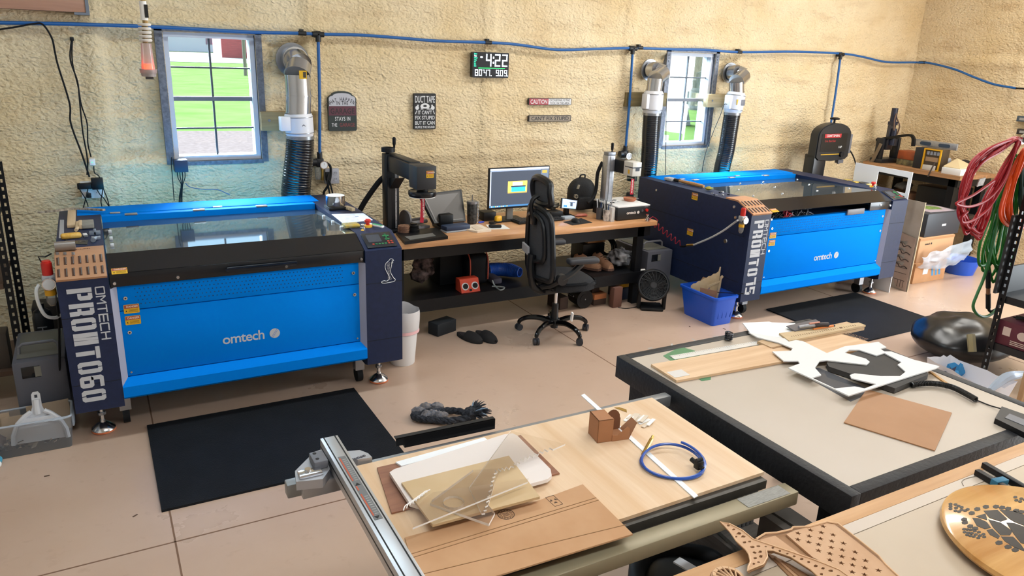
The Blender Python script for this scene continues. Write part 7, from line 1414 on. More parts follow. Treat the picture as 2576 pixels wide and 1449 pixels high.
a,c=at(2486,683,Y=RY+0.14),at(2486,775,Y=RY+0.14);m1,m2=a.lerp(c,0.43),a.lerp(c,0.60);b=B();b.cyl(a,m1,0.016,n=14);b.cyl(m2,c,0.016,n=14);b.tube([c,at(2492,784,Y=RY+0.14),at(2506,778,Y=RY+0.13)],0.010,8,sub=3);b.m=1;b.cyl(m1,m2,0.014,n=14);b.build('joined_plugs',[BLKR,mat('plug_copper','#8a5f3f',0.5)],g,world=True)
loops=[]
for k in range(6):loops.append([(2576+J(3)+3*k,378+J(5)),(2548+4*k+J(4),420+J(6)),(2530+4*k+J(4),480+J(8)),(2518+5*k+J(4),530+J(6)),(2530+6*k+J(4),562+J(6)),(2560+5*k,566+J(5)),(2590+4*k,520),(2596+3*k,440)])
coil('extension_lead','bright orange extension cord coiled at the edge of the rack','cord',mat('cord_orange','#d24a10',0.5,spec=0.3),0.011,loops,RY+0.055,0.03)
loops=[]
for k in range(6):loops.append([(2540+4*k+J(3),395+J(5)),(2515+4*k+J(5),440+J(6)),(2480+7*k+J(5),505+J(8)),(2468+7*k+J(5),545+J(6)),(2490+5*k+J(4),540+J(6)),(2530+3*k,470)])
coil('extension_lead','dark teal cord hanging between the red and green cords','cord',mat('cord_teal','#16404c',0.5),0.010,loops,RY+0.225,0.02)
loops=[]
for k in range(5):loops.append([(2580+J(3),395+J(5)),(2566+2*k+J(4),450+J(6)),(2566+3*k+J(4),520+J(8)),(2580+3*k,535),(2605,500),(2605,420)])
coil('extension_lead','very dark green cord inside the orange coil','cord',mat('cord_dark_green','#123a34',0.5),0.010,loops,RY+0.115,0.01)
BAGM=mat('bin_bag','#131417',0.3)
b=B();bm=bmesh.new();bmesh.ops.create_uvsphere(bm,u_segments=40,v_segments=24,radius=1)
for v in bm.verts:
 z=v.co.z;v.co=Vector((5.72+v.co.x*0.42,3.00+v.co.y*0.34,0.16+z*0.16));v.co+=Vector((v.co.x-5.72,v.co.y-3.0,0.2)).normalized()*0.035*noise.noise(v.co*7);v.co.z=max(v.co.z,0.001)
b.take(bm);o=b.build('refuse_bag',BAGM);tag(o,'large black refuse bag slumped on the floor behind the rack post','bag')
p=at(2455,850,Y=2.66);b=B();b.tube([at(2442,842,X=5.36),at(2444,860,X=5.345),at(2446,885,X=5.335)],0.028,6,sub=4,rf=lambda u:1.0);b.build('tape_strip',mat('tape_khaki','#8f835f',0.4),o,world=True)
TBW=mat('tub_white','#dcd9dd',0.45)
t=thing('white_tub','white lined tub of torn blue and white scraps beyond the table edge','tub',(4.55,2.25,0))
tb=[at(2332,898,Z=0.34),at(2392,888,Z=0.36),at(2560,955,Z=0.36),at(2490,985,Z=0.34)]
b=B();c=sum(tb,Vector())/4;n=28;r0=[];r1=[];r2=[]
q4=[Vector((p.x,p.y,0))for p in tb]
def around(u):
 u*=4;k=int(u)%4;return q4[k].lerp(q4[(k+1)%4],u-int(u))
for i in range(n):
 p=around(i/n);d=(p-Vector((c.x,c.y,0)));w_=0.03*noise.noise(Vector((i*0.9,2,2)))
 r0.append((c.x+d.x*0.70,c.y+d.y*0.70,0.0));r1.append((c.x+d.x*(1+w_),c.y+d.y*(1+w_),0.34+w_));r2.append((c.x+d.x*0.75,c.y+d.y*0.75,0.20+0.5*w_))
b.add(r0+r1+r2,[(i,(i+1)%n,n+(i+1)%n,n+i)for i in range(n)]+[(n+i,n+(i+1)%n,2*n+(i+1)%n,2*n+i)for i in range(n)]+[tuple(range(n)),tuple(range(2*n,3*n))]);b.build('tub',TBW,t,world=True,ang=50)
b=B();b.tube([tb[3]+Vector((0,0,0.01)),(tb[3]+tb[2])/2+Vector((0,0,0.05)),tb[2]+Vector((0.05,0,0.03))],0.022,8,sub=5,rf=lambda u:0.7+0.6*math.sin(u*3));b.build('rolled_liner',FILM,t,world=True)
for k,(px,py,c_,nm)in enumerate(((2412,915,'#2f86bd','bright blue'),(2392,930,'#1d2747','dark navy'))):
 p=at(px,py,Z=0.33);b=B();b.ball((p.x,p.y,0.27),0.065 if k==0 else 0.055,(0.9,0.6,1.0),10,jit=1.2);tag(b.build('torn_scrap',mat('scrap_%d'%k,c_,0.6),ang=20),nm+' torn plastic scrap in the white lined tub','scrap')
t=thing('coffee_carton','maroon carton with white printed symbols on the rack\'s lowest shelf','carton',(5.2,2.40,0.33))
cA,cB_=at(2512,892,Y=2.60),at(2600,925,Y=2.30)
q=[at(2503,872,Z=0.42),at(2580,900,Z=0.42),at(2600,850,Z=0.42),at(2530,826,Z=0.42)]
b=B();b.box((RX+0.02,RY-0.50,0.331),(RX+0.40,RY-0.03,0.50),0.003);cb=b.build('box',mat('coffee_maroon','#5a2230',0.6),t,world=True)
T=basis((0,-1,0),(0,0,1),(RX+0.0195,RY-0.03,0.331))
b=B();b.box((0.04,0.07,0),(0.09,0.13,0.001),T=T);b.prism(circ(0.17,0.095,0.036,14,0.03),0,0.001,T=T);b.box((0.26,0.07,0),(0.31,0.115,0.001),T=T)
for k in range(3):b.box((0.10,0.018+0.012*k,0),(0.30,0.023+0.012*k,0.001),T=T)
b.build('print',mat('print_cream','#cbb9ae',0.6),cb,world=True)
text('lettering','KIRKLAND',0.045,mat('print_cream'),cb,T@Matrix.Translation((0.23,0.132,0.0006)),0.0004,0.02,sx=0.9,world=True)
b=B();random.seed(12)
for k in range(14):b.tube([(RX+0.06+J(.02)+0.02*k,RY-0.45+J(.05),0.508),(RX+0.08+0.02*k,RY-0.28,0.55+J(.03)),(RX+0.1+0.02*k,RY-0.08+J(.02),0.512)],0.006,5,sub=3)
tag(b.build('black_cables',mat('cables_gloss','#17191d',0.2)),'tangle of glossy black cables on top of the maroon carton','cables',kind='stuff')
for k in range(3):
 a=at(2558+7*k,960-(0 if k else-5),Y=2.05);b=B();hgt=(0.62,0.50,0.58)[k];b.box((4.62+0.055*k,2.02-0.02*k,0),(4.66+0.055*k,2.05-0.02*k,hgt),0.002,T=None);tag(b.build('wood_strip',wood('strip_wood','#c09a72','#a88058','Z',3)),['tallest wooden strip standing beside the white tub','lowest of the wooden strips standing by the rack','wooden strip standing next to the maroon carton'][k],'strip','wooden strips by the rack')
b=B();b.ball((4.62,1.88,0.10),0.10,(1,1,0.9),12,jit=0.5);tag(b.build('brown_bag',mat('dark_junk','#2f2522',0.8,var='#4a3c36',scale=12)),'dark lumpy bag on the floor below the wooden strips','bag')
# ---------------------------------------------------------------- white cutting table
BTIM=mat('black_timber','#121317',0.55,var='#191b20',scale=12,bump=0.25,bscale=60);TZ=0.86
MDFW=mat('white_hardboard','#bdb0a1',0.42,var='#b7a998',scale=1.2,rvar=0.05)
TX0,TX1,TY0,TY1=1.925,3.165,1.225,2.44
t=thing('work_table','square black-framed work table with a cream white top','table',((TX0+TX1)/2,(TY0+TY1)/2,0))
b=B()
for lo,hi in(((TX0,TY0),(TX0+0.045,TY1)),((TX1-0.045,TY0),(TX1,TY1)),((TX0+0.045,TY0),(TX1-0.045,TY0+0.045)),((TX0+0.045,TY1-0.045),(TX1-0.045,TY1))):b.box((lo[0],lo[1],TZ-0.10),(hi[0],hi[1],TZ),0.003)
b.build('frame',BTIM,t,world=True)
b=B();b.box((TX0+0.046,TY0+0.046,TZ-0.03),(TX1-0.046,TY1-0.046,TZ-0.002));b.build('table_top',MDFW,t,world=True)
for x in(TX0+0.05,TX1-0.14):
 for y in(TY0+0.05,TY1-0.14):b=B();b.box((x,y,0),(x+0.09,y+0.09,TZ-0.04));b.build('leg',BTIM,t,world=True)
b=B()
for k,(x,y)in enumerate(((1635,876),(1690,867),(1745,855),(1668,930),(1800,846))):p=at(x,y,Z=TZ);b.box((-0.012,-0.004,0),(0.014,0.004,0.0006),T=TR((p.x,p.y,TZ),0.7*k))
b.build('paint_chip',mat('chip_white','#b9b4ae',0.7),t,world=True)
Z0=TZ-0.002
def on(name,px,h,m,lab,cat,z=Z0,group=None,holes=()):
 c=lambda q:[(p.x,p.y)for p in(at(x,y,Z=z+h)for x,y in q)]
 b=B();b.prism(c(px),z,z+h,[c(q)for q in holes]);return tag(b.build(name,m),lab,cat,group)
PLYL=wood('ply_light','#e0bf9a','#cda57c','X',2.6,0.55)
GRN=clear('green_film','#c9ecd0',rough=0.1,mixw=0.35,milk='#8fd3a0')
on('green_sheet',[(1668,895),(1712,872),(1748,882),(1790,925),(1788,955),(1765,958)],0.001,GRN,'translucent green sheet lying under the ruler and the birch plank','sheet')
pk=on('birch_plank',[(1638,916),(1702,957),(1990,905),(1925,866)],0.011,PLYL,'long thin birch plywood plank with a paper label on the white table','plank',z=Z0+0.0012)
on('paper_label',[(1677,936),(1698,950),(1736,943),(1714,929)],0.0008,mat('faded_label','#d5cfc9',0.6),'small faded paper label stuck on the birch plank','label',z=Z0+0.0124)
rz=Z0+0.0016
r=on('long_ruler',[(1684,895),(1698,904),(1930,863),(1910,856.5)],0.0015,mat('ruler_alu','#dcdad6',0.35,0.3),'long pale metal ruler lying beside the birch plank','ruler',z=rz)
b=B()
for k in range(44):
 u=k/44;a,c=at(1687+u*221,896-u*38.5,Z=rz+0.0016),at(1690+u*222,898.2-u*38.6,Z=rz+0.0016);b.tube([(a.x,a.y,rz+0.0016),(a.lerp(c,1.0 if k%4==0 else 0.6).x,a.lerp(c,1.0 if k%4==0 else 0.6).y,rz+0.0016)],0.0006,4)
b.build('tick_marks',PRINT,r,world=True)
p=at(1832,857,Z=Z0);t=thing('coil_spring','short black and steel compression spring standing by the table edge','spring',(p.x,p.y,Z0))
b=B();hl=[(0.017*math.cos(k*PI/6),0.017*math.sin(k*PI/6),0.004+0.0085*k/12)for k in range(12*4+8)];b.tube(hl,0.0035,6);b.build('coil',mat('spring_steel','#43464d',0.25,0.9),t)
FB=mat('foam_board','#dedddc',0.55);FBW=mat('foam_board_bright','#eceef0',0.5)
on('plank_stack',[(1905,858),(1940,874),(2175,824),(2130,809)],0.014,mat('raw_ply','#c7a988',0.65,var='#b8986f',scale=10,stretch=(1,6,6)),'lowest raw plywood strip under the yardstick at the far table edge','strip',z=TZ+0.0005)
ys=on('yardstick',[(1960,838),(1985,857),(2178,818),(2160,811)],0.010,mat('yardstick_wood','#c9b08a',0.55,var='#bda27a',scale=14,stretch=(1,8,8)),'wooden yardstick with dark markings lying on the raw plywood strip','ruler',z=Z0+0.0175)
b=B()
for k in range(30):
 u=k/30;zz=Z0+0.0282;a,c=at(1990+u*165,845-u*29,Z=zz),at(1993+u*166,847.5-u*29.2,Z=zz);b.tube([(a.x,a.y,zz),(c.x,c.y,zz)],0.0007,4)
p=at(2115,826,Z=Z0+0.025);b.cyl((p.x,p.y,Z0+0.0277),(p.x,p.y,Z0+0.0283),0.006,n=10);b.build('tick_marks',SLOT,ys,world=True)
on('dark_plate',[(1978,820),(2000,832),(2075,818),(2052,803)],0.004,mat('plate_grey','#55545c',0.4),'dark grey plate under the utility knife on the white table','plate',z=Z0+0.0282)
p,q=at(2010,819,Z=Z0+0.05),at(2083,813,Z=Z0+0.05)
t=thing('utility_knife','silver and black utility knife lying across the dark plate','knife',(p.x,p.y,Z0+0.03));d=(q-p)
b=B();b.tube([p-Vector((0,0,0.008)),p+d*0.3-Vector((0,0,0.005)),p+d*0.55-Vector((0,0,0.006))],0.0105,8,sub=3,rf=lambda u:0.7+0.4*u);b.build('body',ALU,t,world=True)
b=B();b.tube([p+d*0.52-Vector((0,0,0.006)),p+d*0.75-Vector((0,0,0.004)),p+d-Vector((0,0,0.007))],0.0125,8,sub=3);b.build('grip',mat('grip_dark','#2a1e20',0.5),t,world=True)
b=B();b.tube([p+d*0.35+Vector((0,0,0.006)),p+d*0.7+Vector((0,0,0.008))],0.005,6);b.build('pink_slider',mat('slider_pink','#d99a86',0.5),t,world=True)
p,q=at(2046,828,Z=Z0+0.03),at(2095,820,Z=Z0+0.03);b=B();b.tube([p,p.lerp(q,0.5),q],0.006,8,sub=3,rf=lambda u:0.7+0.5*u);b.m=1;b.cyl(q,q+(q-p)*0.08,0.006,n=8);tag(b.build('snap_knife',[mat('knife_orange','#df7a1e',0.4),BLKP]),'slim orange snap-off knife beside the silver and black knife','knife')
cb2=on('cutting_board_sheet',[(1935,880),(2045,912),(2140,893),(2225,873),(2150,848),(2105,838)],0.006,PLYL,'thin plywood sheet with handwriting lying towards the back of the white table','sheet',z=TZ+0.0005)
T=basis(at(2128,842,Z=Z0)-at(2190,862,Z=Z0),at(2150,870,Z=Z0)-at(2165,850,Z=Z0),at(2186,853,Z=Z0+0.0090));T=MW[cb2.name].inverted()@T
text('lettering','CUTTING\nBOARD',0.028,mat('pencil_brown','#8a6a50',0.8),cb2,T,0.0002,0.0,shear=0.1,sx=1.1,line=0.9)
on('foam_cutout',[(1868,812),(1935,809),(1942,811),(2000,813),(2018,840),(2010,846),(1985,843),(1970,850),(1888,838)],0.005,FBW,'bright white angular foam offcut at the far edge of the table','offcut',z=Z0+0.013)
on('foam_cutout',[(1883,836),(1972,851),(2020,858),(2080,888),(2085,905),(2012,914),(2008,908),(1972,908),(1943,884),(1990,882),(1994,876),(1960,862),(1905,848)],0.005,FB,'white foam offcut with a toothed notch lying over the birch plank','offcut',z=Z0+0.0185)
SLAB=mat('dark_foam_slab','#35322f',0.75,var='#3d3936',scale=5)
on('foam_slab',[(2080,912),(2085,922),(2252,977),(2335,942),(2330,932),(2238,890),(2165,880)],0.022,SLAB,'thick dark brown foam slab lying on the white table','slab',z=Z0+0.004)
ZR=Z0+0.0275
hole1=[(2136,880),(2162,880),(2205,894),(2225,888),(2268,911),(2258,917),(2278,935),(2264,946),(2215,946),(2150,939),(2138,943),(2142,951),(2205,966),(2175,977),(2150,972),(2100,977),(2043,950),(2066,943),(2050,925),(2062,908),(2080,906),(2180,917),(2188,910),(2178,902),(2125,887)]
on('foam_cutout',[(1983,925),(2125,871),(2210,860),(2230,873),(2214,877),(2225,884),(2242,884),(2300,905),(2363,921),(2355,926),(2135,995)],0.005,FB,'large open white foam sheet with rounded finger shapes resting on the dark slab','offcut',z=ZR,holes=[hole1])
on('pencil',[(2338,930),(2336,933),(2385,968),(2388,965)],0.006,mat('pencil_tan','#b98a4c',0.5),'thin tan pencil lying between the dark slab and table edge','pencil')
on('clear_sheet',[(1995,930),(2140,1010),(2200,985),(2060,925)],0.001,clear('clear_film','#f4f8ff',rough=0.05,mixw=0.10,milk='#cfd6e6'),'clear film sheet under the large white foam sheet','sheet',z=Z0)
on('hardboard_sheet',[(2123,1062),(2352,1133),(2395,1038),(2180,979)],0.004,mat('hardboard_brown','#ad805a',0.6,var='#a4764f',scale=3),'brown hardboard panel lying on the white table','panel',z=Z0+0.001)
b=B();c0,c1,c2=at(2292,968,Z=Z0+0.016),at(2390,972,Z=Z0+0.016),at(2455,1005,Z=Z0+0.016);pl=spline([c0,at(2340,964,Z=Z0+0.016),c1,at(2425,988,Z=Z0+0.016),c2],10);hel=[]
n=56*7
for i in range(n):
 u=i/(n-1)*(len(pl)-1);k=min(int(u),len(pl)-2);c=pl[k].lerp(pl[k+1],u-k);d=(pl[k+1]-pl[k]).normalized();nr=Vector((-d.y,d.x,0)).normalized();a=i/7*2*PI;hel.append(c+nr*0.010*math.cos(a)+Vector((0,0,0.010*math.sin(a))))
b.tube(hel,0.0028,5);tail=[hel[-1],at(2460,1008,Z=Z0+0.004),at(2490,1020,Z=Z0+0.004),at(2518,1028,Z=Z0+0.010)];b.tube(tail,0.0028,5,sub=4);tag(b.build('coiled_cable',mat('cord_black','#141517',0.35)),'black coiled telephone-style cord lying on the white table','cord')
t=thing('remote_pendant','black remote pendant with grey buttons at the corner of the white table','remote',at(2560,1040,Z=Z0))
q=[at(2503,1052,Z=Z0+0.022),at(2590,1094,Z=Z0+0.022),at(2600,1050,Z=Z0+0.022),at(2520,1022,Z=Z0+0.022)]
b=B();b.prism([(p.x,p.y)for p in q],Z0,Z0+0.022);b.build('body',BLKP,t,world=True)
q=[at(2528,1050,Z=Z0+0.024),at(2585,1074,Z=Z0+0.024),at(2590,1060,Z=Z0+0.024),at(2540,1040,Z=Z0+0.024)];b=B();b.prism([(p.x,p.y)for p in q],Z0+0.022,Z0+0.0235);b.build('display',GREY,t,world=True)
# ---------------------------------------------------------------- table saw under its plywood cover
SZT=0.845
SAWI=mat('saw_cast','#4a4742',0.45,0.4,var='#3d3a36',scale=10);DKC=mat('saw_cabinet','#17181b',0.5)
t=thing('table_saw','table saw with long aluminium fence, its table covered by plywood','table saw',(1.15,1.75,0))
b=B();b.box((0.70,1.43,SZT-0.04),(1.17,2.03,SZT),0.003);b.build('saw_table',SAWI,t,world=True)
b=B();wx0,wx1,wy0,wy1=1.185,1.775,1.425,2.03;hs=[rrect(0.11,0.30,0.012,3,1.27+0.135*k,1.74)for k in range(4)]+[rrect(0.10,0.10,0.012,3,1.27+0.135*k,1.515)for k in range(4)]
b.prism([(wx0,wy0),(wx1,wy0),(wx1,wy1),(wx0,wy1)],SZT-0.03,SZT,hs);b.build('extension_wing',SAWI,t,world=True)
b=B();b.box((0.30,1.345,SZT-0.06),(1.835,1.405,SZT-0.012),0.004);b.build('front_rail',mat('rail_tan','#8c8269',0.4,0.3),t,world=True)
b=B();b.box((1.62,1.350,SZT-0.0118),(1.80,1.40,SZT-0.0108));b.build('rail_label',mat('rail_label','#6f6d6a',0.5,var='#9a9890',scale=50,stretch=(1,20,1)),t,world=True)
b=B();b.box((0.40,2.055,SZT-0.055),(1.915,2.095,SZT-0.008),0.004);b.build('rear_rail',mat('rail_grey','#8e8f90',0.4,0.4),t,world=True)
b=B();b.box((0.75,1.45,0.30),(1.15,2.0,SZT-0.045),0.01);b.build('cabinet',DKC,t,world=True)
for x in(0.78,1.12):
 for y in(1.47,1.97):b=B();b.tube([(x,y,0.32),(x+(0.12 if x>1 else-0.22),y+(0.1 if y>1.7 else-0.1),0.0)],0.025,8);b.build('leg',GREY,t,world=True)
FT=0.905;fp=[at(x,y,Z=FT)for x,y in((808,1104),(846,1093),(1084,1449),(990,1449))]
fx=fp[1].lerp(fp[0],0.5);dY=((fp[2]+fp[3])/2-fx).normalized();ac=(fp[1]-fp[0]).length
T=basis(Vector((-dY.y,dY.x,0)),-dY,(fx.x,fx.y,FT));T=basis(Vector((1,0,0))-(-dY)*Vector((1,0,0)).dot(-dY),-dY,(fx.x,fx.y,FT))
fe=thing('saw_fence',None,None,M=MW[t.name].copy());fe.matrix_world=Matrix.Identity(4);fe.parent=t;fe.name='fence';MW['fence']=MW[t.name].copy()
b=B();Lf=0.92
b.box((-0.029,-Lf,-0.056),(0.029,0.0,0.0),0.002,T=T);b.build('extrusion',mat('fence_alu','#c3c4c7',0.35,0.6),fe,world=True)
b=B()
for x in(-0.019,0.017):b.box((x,-Lf,0.0),(x+0.004,0.0,0.0006),T=T)
b.box((-0.0296,-Lf,-0.030),(-0.029,0,-0.024),T=T);b.build('slot',BLKP,fe,world=True)
b=B();b.box((-0.010,-0.50,0.0007),(0.013,-0.14,0.0012),T=T);b.m=1
for a_,c_ in((-0.29,-0.15),(-0.345,-0.32),(-0.48,-0.365)):b.box((-0.0085,a_,0.0012),(-0.0045,c_,0.0016),T=T)
b.m=2;b.prism([(-0.008,-0.318),(0.008,-0.318),(0,-0.303)],0.0012,0.0017,T=T);b.prism([(-0.008,-0.484),(0.008,-0.484),(0,-0.497)],0.0012,0.0017,T=T)
b.m=3
for k in range(12):b.box((0.0-0.001,-0.29+0.0115*k,0.0012),(0.010,-0.286+0.0115*k,0.0015),T=T)
for k in range(9):b.box((-0.001,-0.475+0.0115*k,0.0012),(0.010,-0.471+0.0115*k,0.0015),T=T)
b.build('warning_strip',[mat('strip_grey','#6f7072',0.5),mat('strip_orange','#c0512c',0.5),PRINT,mat('strip_text','#9b9b98',0.5)],fe,world=True)
CST=mat('cast_silver','#b4b5ba',0.4,0.6)
hz=SZT-0.004
pt=lambda x,y:(lambda p:(p.x,p.y))(at(x,y,Z=hz+0.03))
b=B();b.prism([pt(742,1185),pt(790,1137),pt(815,1128),pt(830,1180),pt(812,1205),pt(745,1212)],hz,hz+0.03);b.prism([pt(870,1135),pt(905,1132),pt(926,1140),pt(936,1150),pt(900,1156),pt(884,1152)],hz,hz+0.03);b.box((0.44,2.03,hz-0.05),(0.56,2.12,hz),0.004);b.build('head_casting',CST,fe,world=True)
b=B();p=at(792,1145,Z=hz+0.055);b.box((p.x-0.015,p.y-0.05,hz+0.03),(p.x+0.03,p.y+0.02,hz+0.058),0.006);b.m=1
for dy in(-0.03,0.005):b.cyl((p.x+0.0,p.y+dy,hz+0.0575),(p.x+0.0,p.y+dy,hz+0.0588),0.006,n=10)
b.build('clamp_block',[GREY,PRINT],fe,world=True)
b=B();p=at(775,1190,Z=hz+0.035);b.box((p.x-0.03,p.y-0.02,hz+0.03),(p.x+0.04,p.y+0.015,hz+0.042),0.003);b.cyl((p.x,p.y,hz+0.042),(p.x,p.y,hz+0.05),0.010,n=12);b.build('adjuster',CHROME,fe,world=True)
p,q=at(893,1156,Z=hz+0.031),at(924,1146,Z=hz+0.031)
text('lettering','RIDGID',0.014,mat('plate_grey'),fe,basis(q-p,(-(q-p).y,(q-p).x,0),p),0.0006,0.015,sx=0.85,world=True)
PZ=SZT+0.001
pc=on('plywood_cover',[(897,1172),(1640,1000),(1922,1187),(1560,1306),(1060,1449),(1020,1400)],0.012,wood('cover_ply','#e2c6a6','#d3ae86','Y',1.8,0.5),'large thin plywood sheet covering the table saw','sheet',z=PZ)
PT=PZ+0.0125
on('walnut_board',[(948,1176),(1310,1094),(1408,1190),(985,1290)],0.005,wood('walnut','#9b6a50','#7d513c','X',4.0,0.6),'reddish brown veneered board under the white panels on the saw','board',z=PT)
on('white_strip',[(995,1162),(1010,1172),(1235,1112),(1218,1100)],0.006,FBW,'white strip with dark edge behind the rounded white panel','strip',z=PT+0.0052)
on('acrylic_slab',[(980,1188),(992,1180),(1270,1092),(1290,1090),(1302,1096),(1385,1180),(1388,1196),(1378,1205),(1090,1283),(1030,1265)],0.012,mat('white_acrylic','#e6dcd6',0.25),'rounded white panel lying on the reddish brown board','panel',z=PT+0.0117)
on('mdf_board',[(1010,1214),(1280,1146),(1358,1249),(1088,1320)],0.008,mat('ply_tan','#cbb08a',0.55,var='#c3a67c',scale=4),'tan thin board lying at an angle on the white panel','board',z=PT+0.0242)
AC=clear('clear_acrylic','#f7f3ee',rough=0.02,mixw=0.05,milk='#e8ddd2');ACE=mat('acrylic_edge','#f1ebe6',0.15,spec=0.7)
def acrylic(px,z,h,lab,bright,holes=()):
 pts=[(p.x,p.y)for p in(at(x,y,Z=z+h)for x,y in px)];hp=[[(p.x,p.y)for p in(at(x,y,Z=z+h)for x,y in q)]for q in holes]
 b=B();b.m=0;loops=[[Vector((p[0],p[1],0))for p in pts]]+[[Vector((p[0],p[1],0))for p in q]for q in hp]
 tri=tessellate_polygon(loops);fl_=[p for l in loops for p in l]
 b.add([(p.x,p.y,z+h)for p in fl_],[tuple(x)for x in tri]);b.m=1
 n=len(pts)
 for i in range(n):
  if i in bright:a,c=pts[i],pts[(i+1)%n];b.add([(a[0],a[1],z),(c[0],c[1],z),(c[0],c[1],z+h+0.0003),(a[0],a[1],z+h+0.0003)],[(0,1,2,3)])
 for q in hp:
  m_=len(q)
  for i in range(m_):a,c=q[i],q[(i+1)%m_];b.add([(a[0],a[1],z),(c[0],c[1],z),(c[0],c[1],z+h),(a[0],a[1],z+h)],[(0,1,2,3)])
 o=b.build('acrylic_offcut',[AC,ACE]);return tag(o,lab,'offcut')
zz=[(1420,1118),(1410,1127)]
cur=[(1395,1122),(1370,1130),(1345,1140),(1320,1150),(1300,1160),(1285,1172),(1262,1176),(1245,1182),(1238,1200),(1232,1222),(1225,1250),(1220,1275),(1212,1292)]
def comb(pts,amp):
 out=[]
 for i,(x,y)in enumerate(pts[:-1]):
  x2,y2=pts[i+1];L_=math.hypot(x2-x,y2-y);nx,ny=-(y2-y)/L_,(x2-x)/L_;m_=4
  for k in range(m_):u=k/m_;s=amp if k%2 else 0;out.append((x+(x2-x)*u+nx*s,y+(y2-y)*u+ny*s))
 return out+[pts[-1]]
A1=[(1285,1083),(1422,1117)]+comb(cur,-7)[1:]+[(1228,1318),(1082,1267),(1100,1258),(1175,1183),(1200,1180)]
ring_=[(1141+27*math.cos(2*PI*k/16),1262+15*math.sin(2*PI*k/16))for k in range(16)]
A1b=[(1285,1083),(1422,1117)]+comb(cur,-7)[1:]+[(1180,1226)]
o=acrylic(A1b,PT+0.041,0.005,'clear acrylic offcut with a scalloped curving edge on top of the tan board',set(range(1,200)))
o=acrylic([(1230,1318),(1082,1266),(1086,1258),(1190,1182),(1262,1178),(1244,1215),(1228,1270),(1245,1290)],PT+0.0325,0.008,'clear thick acrylic piece with a round ring hole, under the scalloped one',{0,2,5,6,7},[ring_])
o=acrylic([(1040,1322),(1038,1328),(1328,1212),(1330,1203),(1090,1238),(1020,1285)],PT+0.0475,0.005,'clear acrylic wedge with a long bright straight edge across the stack',{1})
b=B();random.seed(31)
for k in range(7):
 a,c=at(1015+8*k,1284-6*k,Z=PT+0.05),at(1040+7*k,1262-5*k,Z=PT+0.05);m_=a.lerp(c,0.5)+Vector((-0.006,0.006,0));b.tube([a,m_,c],0.0018,5,sub=4)
tag(b.build('acrylic_curl',ACE),'thin curved clear acrylic strips at the stack end by the saw fence','offcut')
cd_=on('cardboard_sheet',[(1018,1352),(1330,1268),(1466,1218),(1592,1343),(1080,1500),(1050,1449)],0.005,mat('corrugated','#c39972',0.85,var='#b98c64',scale=5),'flattened cardboard box sheet with printed marks over the plywood cover','cardboard',z=PT)
b=B();zc=PT+0.0052
for a_,c_ in(((1030,1395),(1500,1252)),((1040,1402),(1506,1258)),((1060,1445),(1575,1320))):a,c=at(*a_,Z=zc),at(*c_,Z=zc);b.tube([(a.x,a.y,zc),(c.x,c.y,zc)],0.0012,5)
b.build('crease',mat('crease_dark','#8f6a48',0.9),cd_,world=True)
b=B();zc=PT+0.0051
q=at(1273,1294,Z=zc);b.prism(circ(q.x,q.y,0.025,28),zc,zc+0.0004,[circ(q.x,q.y,0.0225,28)]);b.prism(circ(q.x,q.y,0.016,24),zc,zc+0.0004,[circ(q.x,q.y,0.0145,24)])
for k in range(14):a=2*PI*k/14;b.box((-0.002,-0.001,0),(0.002,0.001,0.0004),T=TR((q.x+0.019*math.cos(a),q.y+0.019*math.sin(a),zc),a+PI/2))
for k in range(4):b.box((q.x-0.010,q.y-0.007+0.0042*k,zc),(q.x+0.010,q.y-0.0055+0.0042*k,zc+0.0004))
q4_=[at(x,y,Z=zc)for x,y in((1372,1252),(1396,1274),(1416,1268),(1392,1246))]
for i in range(4):a,c=q4_[i],q4_[(i+1)%4];b.tube([(a.x,a.y,zc),(c.x,c.y,zc)],0.0009,4)
c=sum(q4_,Vector())/4
for k in range(3):a=2*PI*k/3+0.5;b.prism([(c.x+0.013*math.cos(a-0.5),c.y+0.013*math.sin(a-0.5)),(c.x+0.013*math.cos(a+0.4),c.y+0.013*math.sin(a+0.4)),(c.x+0.006*math.cos(a+0.5),c.y+0.006*math.sin(a+0.5)),(c.x+0.006*math.cos(a-0.4),c.y+0.006*math.sin(a-0.4))],zc,zc+0.0004)
b.build('printed_mark',mat('box_print','#5b4636',0.8),cd_,world=True)
t=thing('small_carton','small open brown carton lying on its side on the plywood cover','carton',(1.45,1.90,PT));CTN=mat('carton_brown','#a8744f',0.8);CTI=mat('carton_inside','#7d5236',0.85)
A_,B_,C_=at(1502,1115,Z=PT),at(1582,1104,Z=PT),at(1486,1092,Z=PT);ux=(B_-A_).normalized();T=basis(ux,(-ux.y,ux.x,0),A_);Lx=(B_-A_).length;Ly=0.075;Hh=0.085
b=B();wl=0.002
b.box((0,0,0),(Lx,Ly,wl),T=T);b.box((0,0,0),(0.055,wl,Hh),T=T);b.box((0,Ly-wl,0),(0.055,Ly,Hh),T=T);b.box((0,0,0),(wl,Ly,Hh),T=T);b.box((0,0,Hh-wl),(0.055,Ly,Hh),T=T);b.box((0.055,0,0),(0.055+wl,Ly*0.2,Hh),T=T)
b.prism([(0.055,0),(Lx,0),(Lx,0.04),(Lx-0.01,0.05),(0.075,0.02),(0.055,0.025)],0,wl,T=T@Euler((PI/2,0,0)).to_matrix().to_4x4());b.build('shell',CTN,t,world=True)
b=B();b.prism([(0.055,0.0),(Lx,0.0),(Lx,0.045)]+[(Lx-0.03+0.028*math.cos(a),0.045+0.035*math.sin(a))for a in[PI*k/8 for k in range(9)]]+[(0.055,0.05)],-Ly,-Ly+wl,T=T@Euler((PI/2,0,0)).to_matrix().to_4x4());b.build('back_wall',CTI,t,world=True)
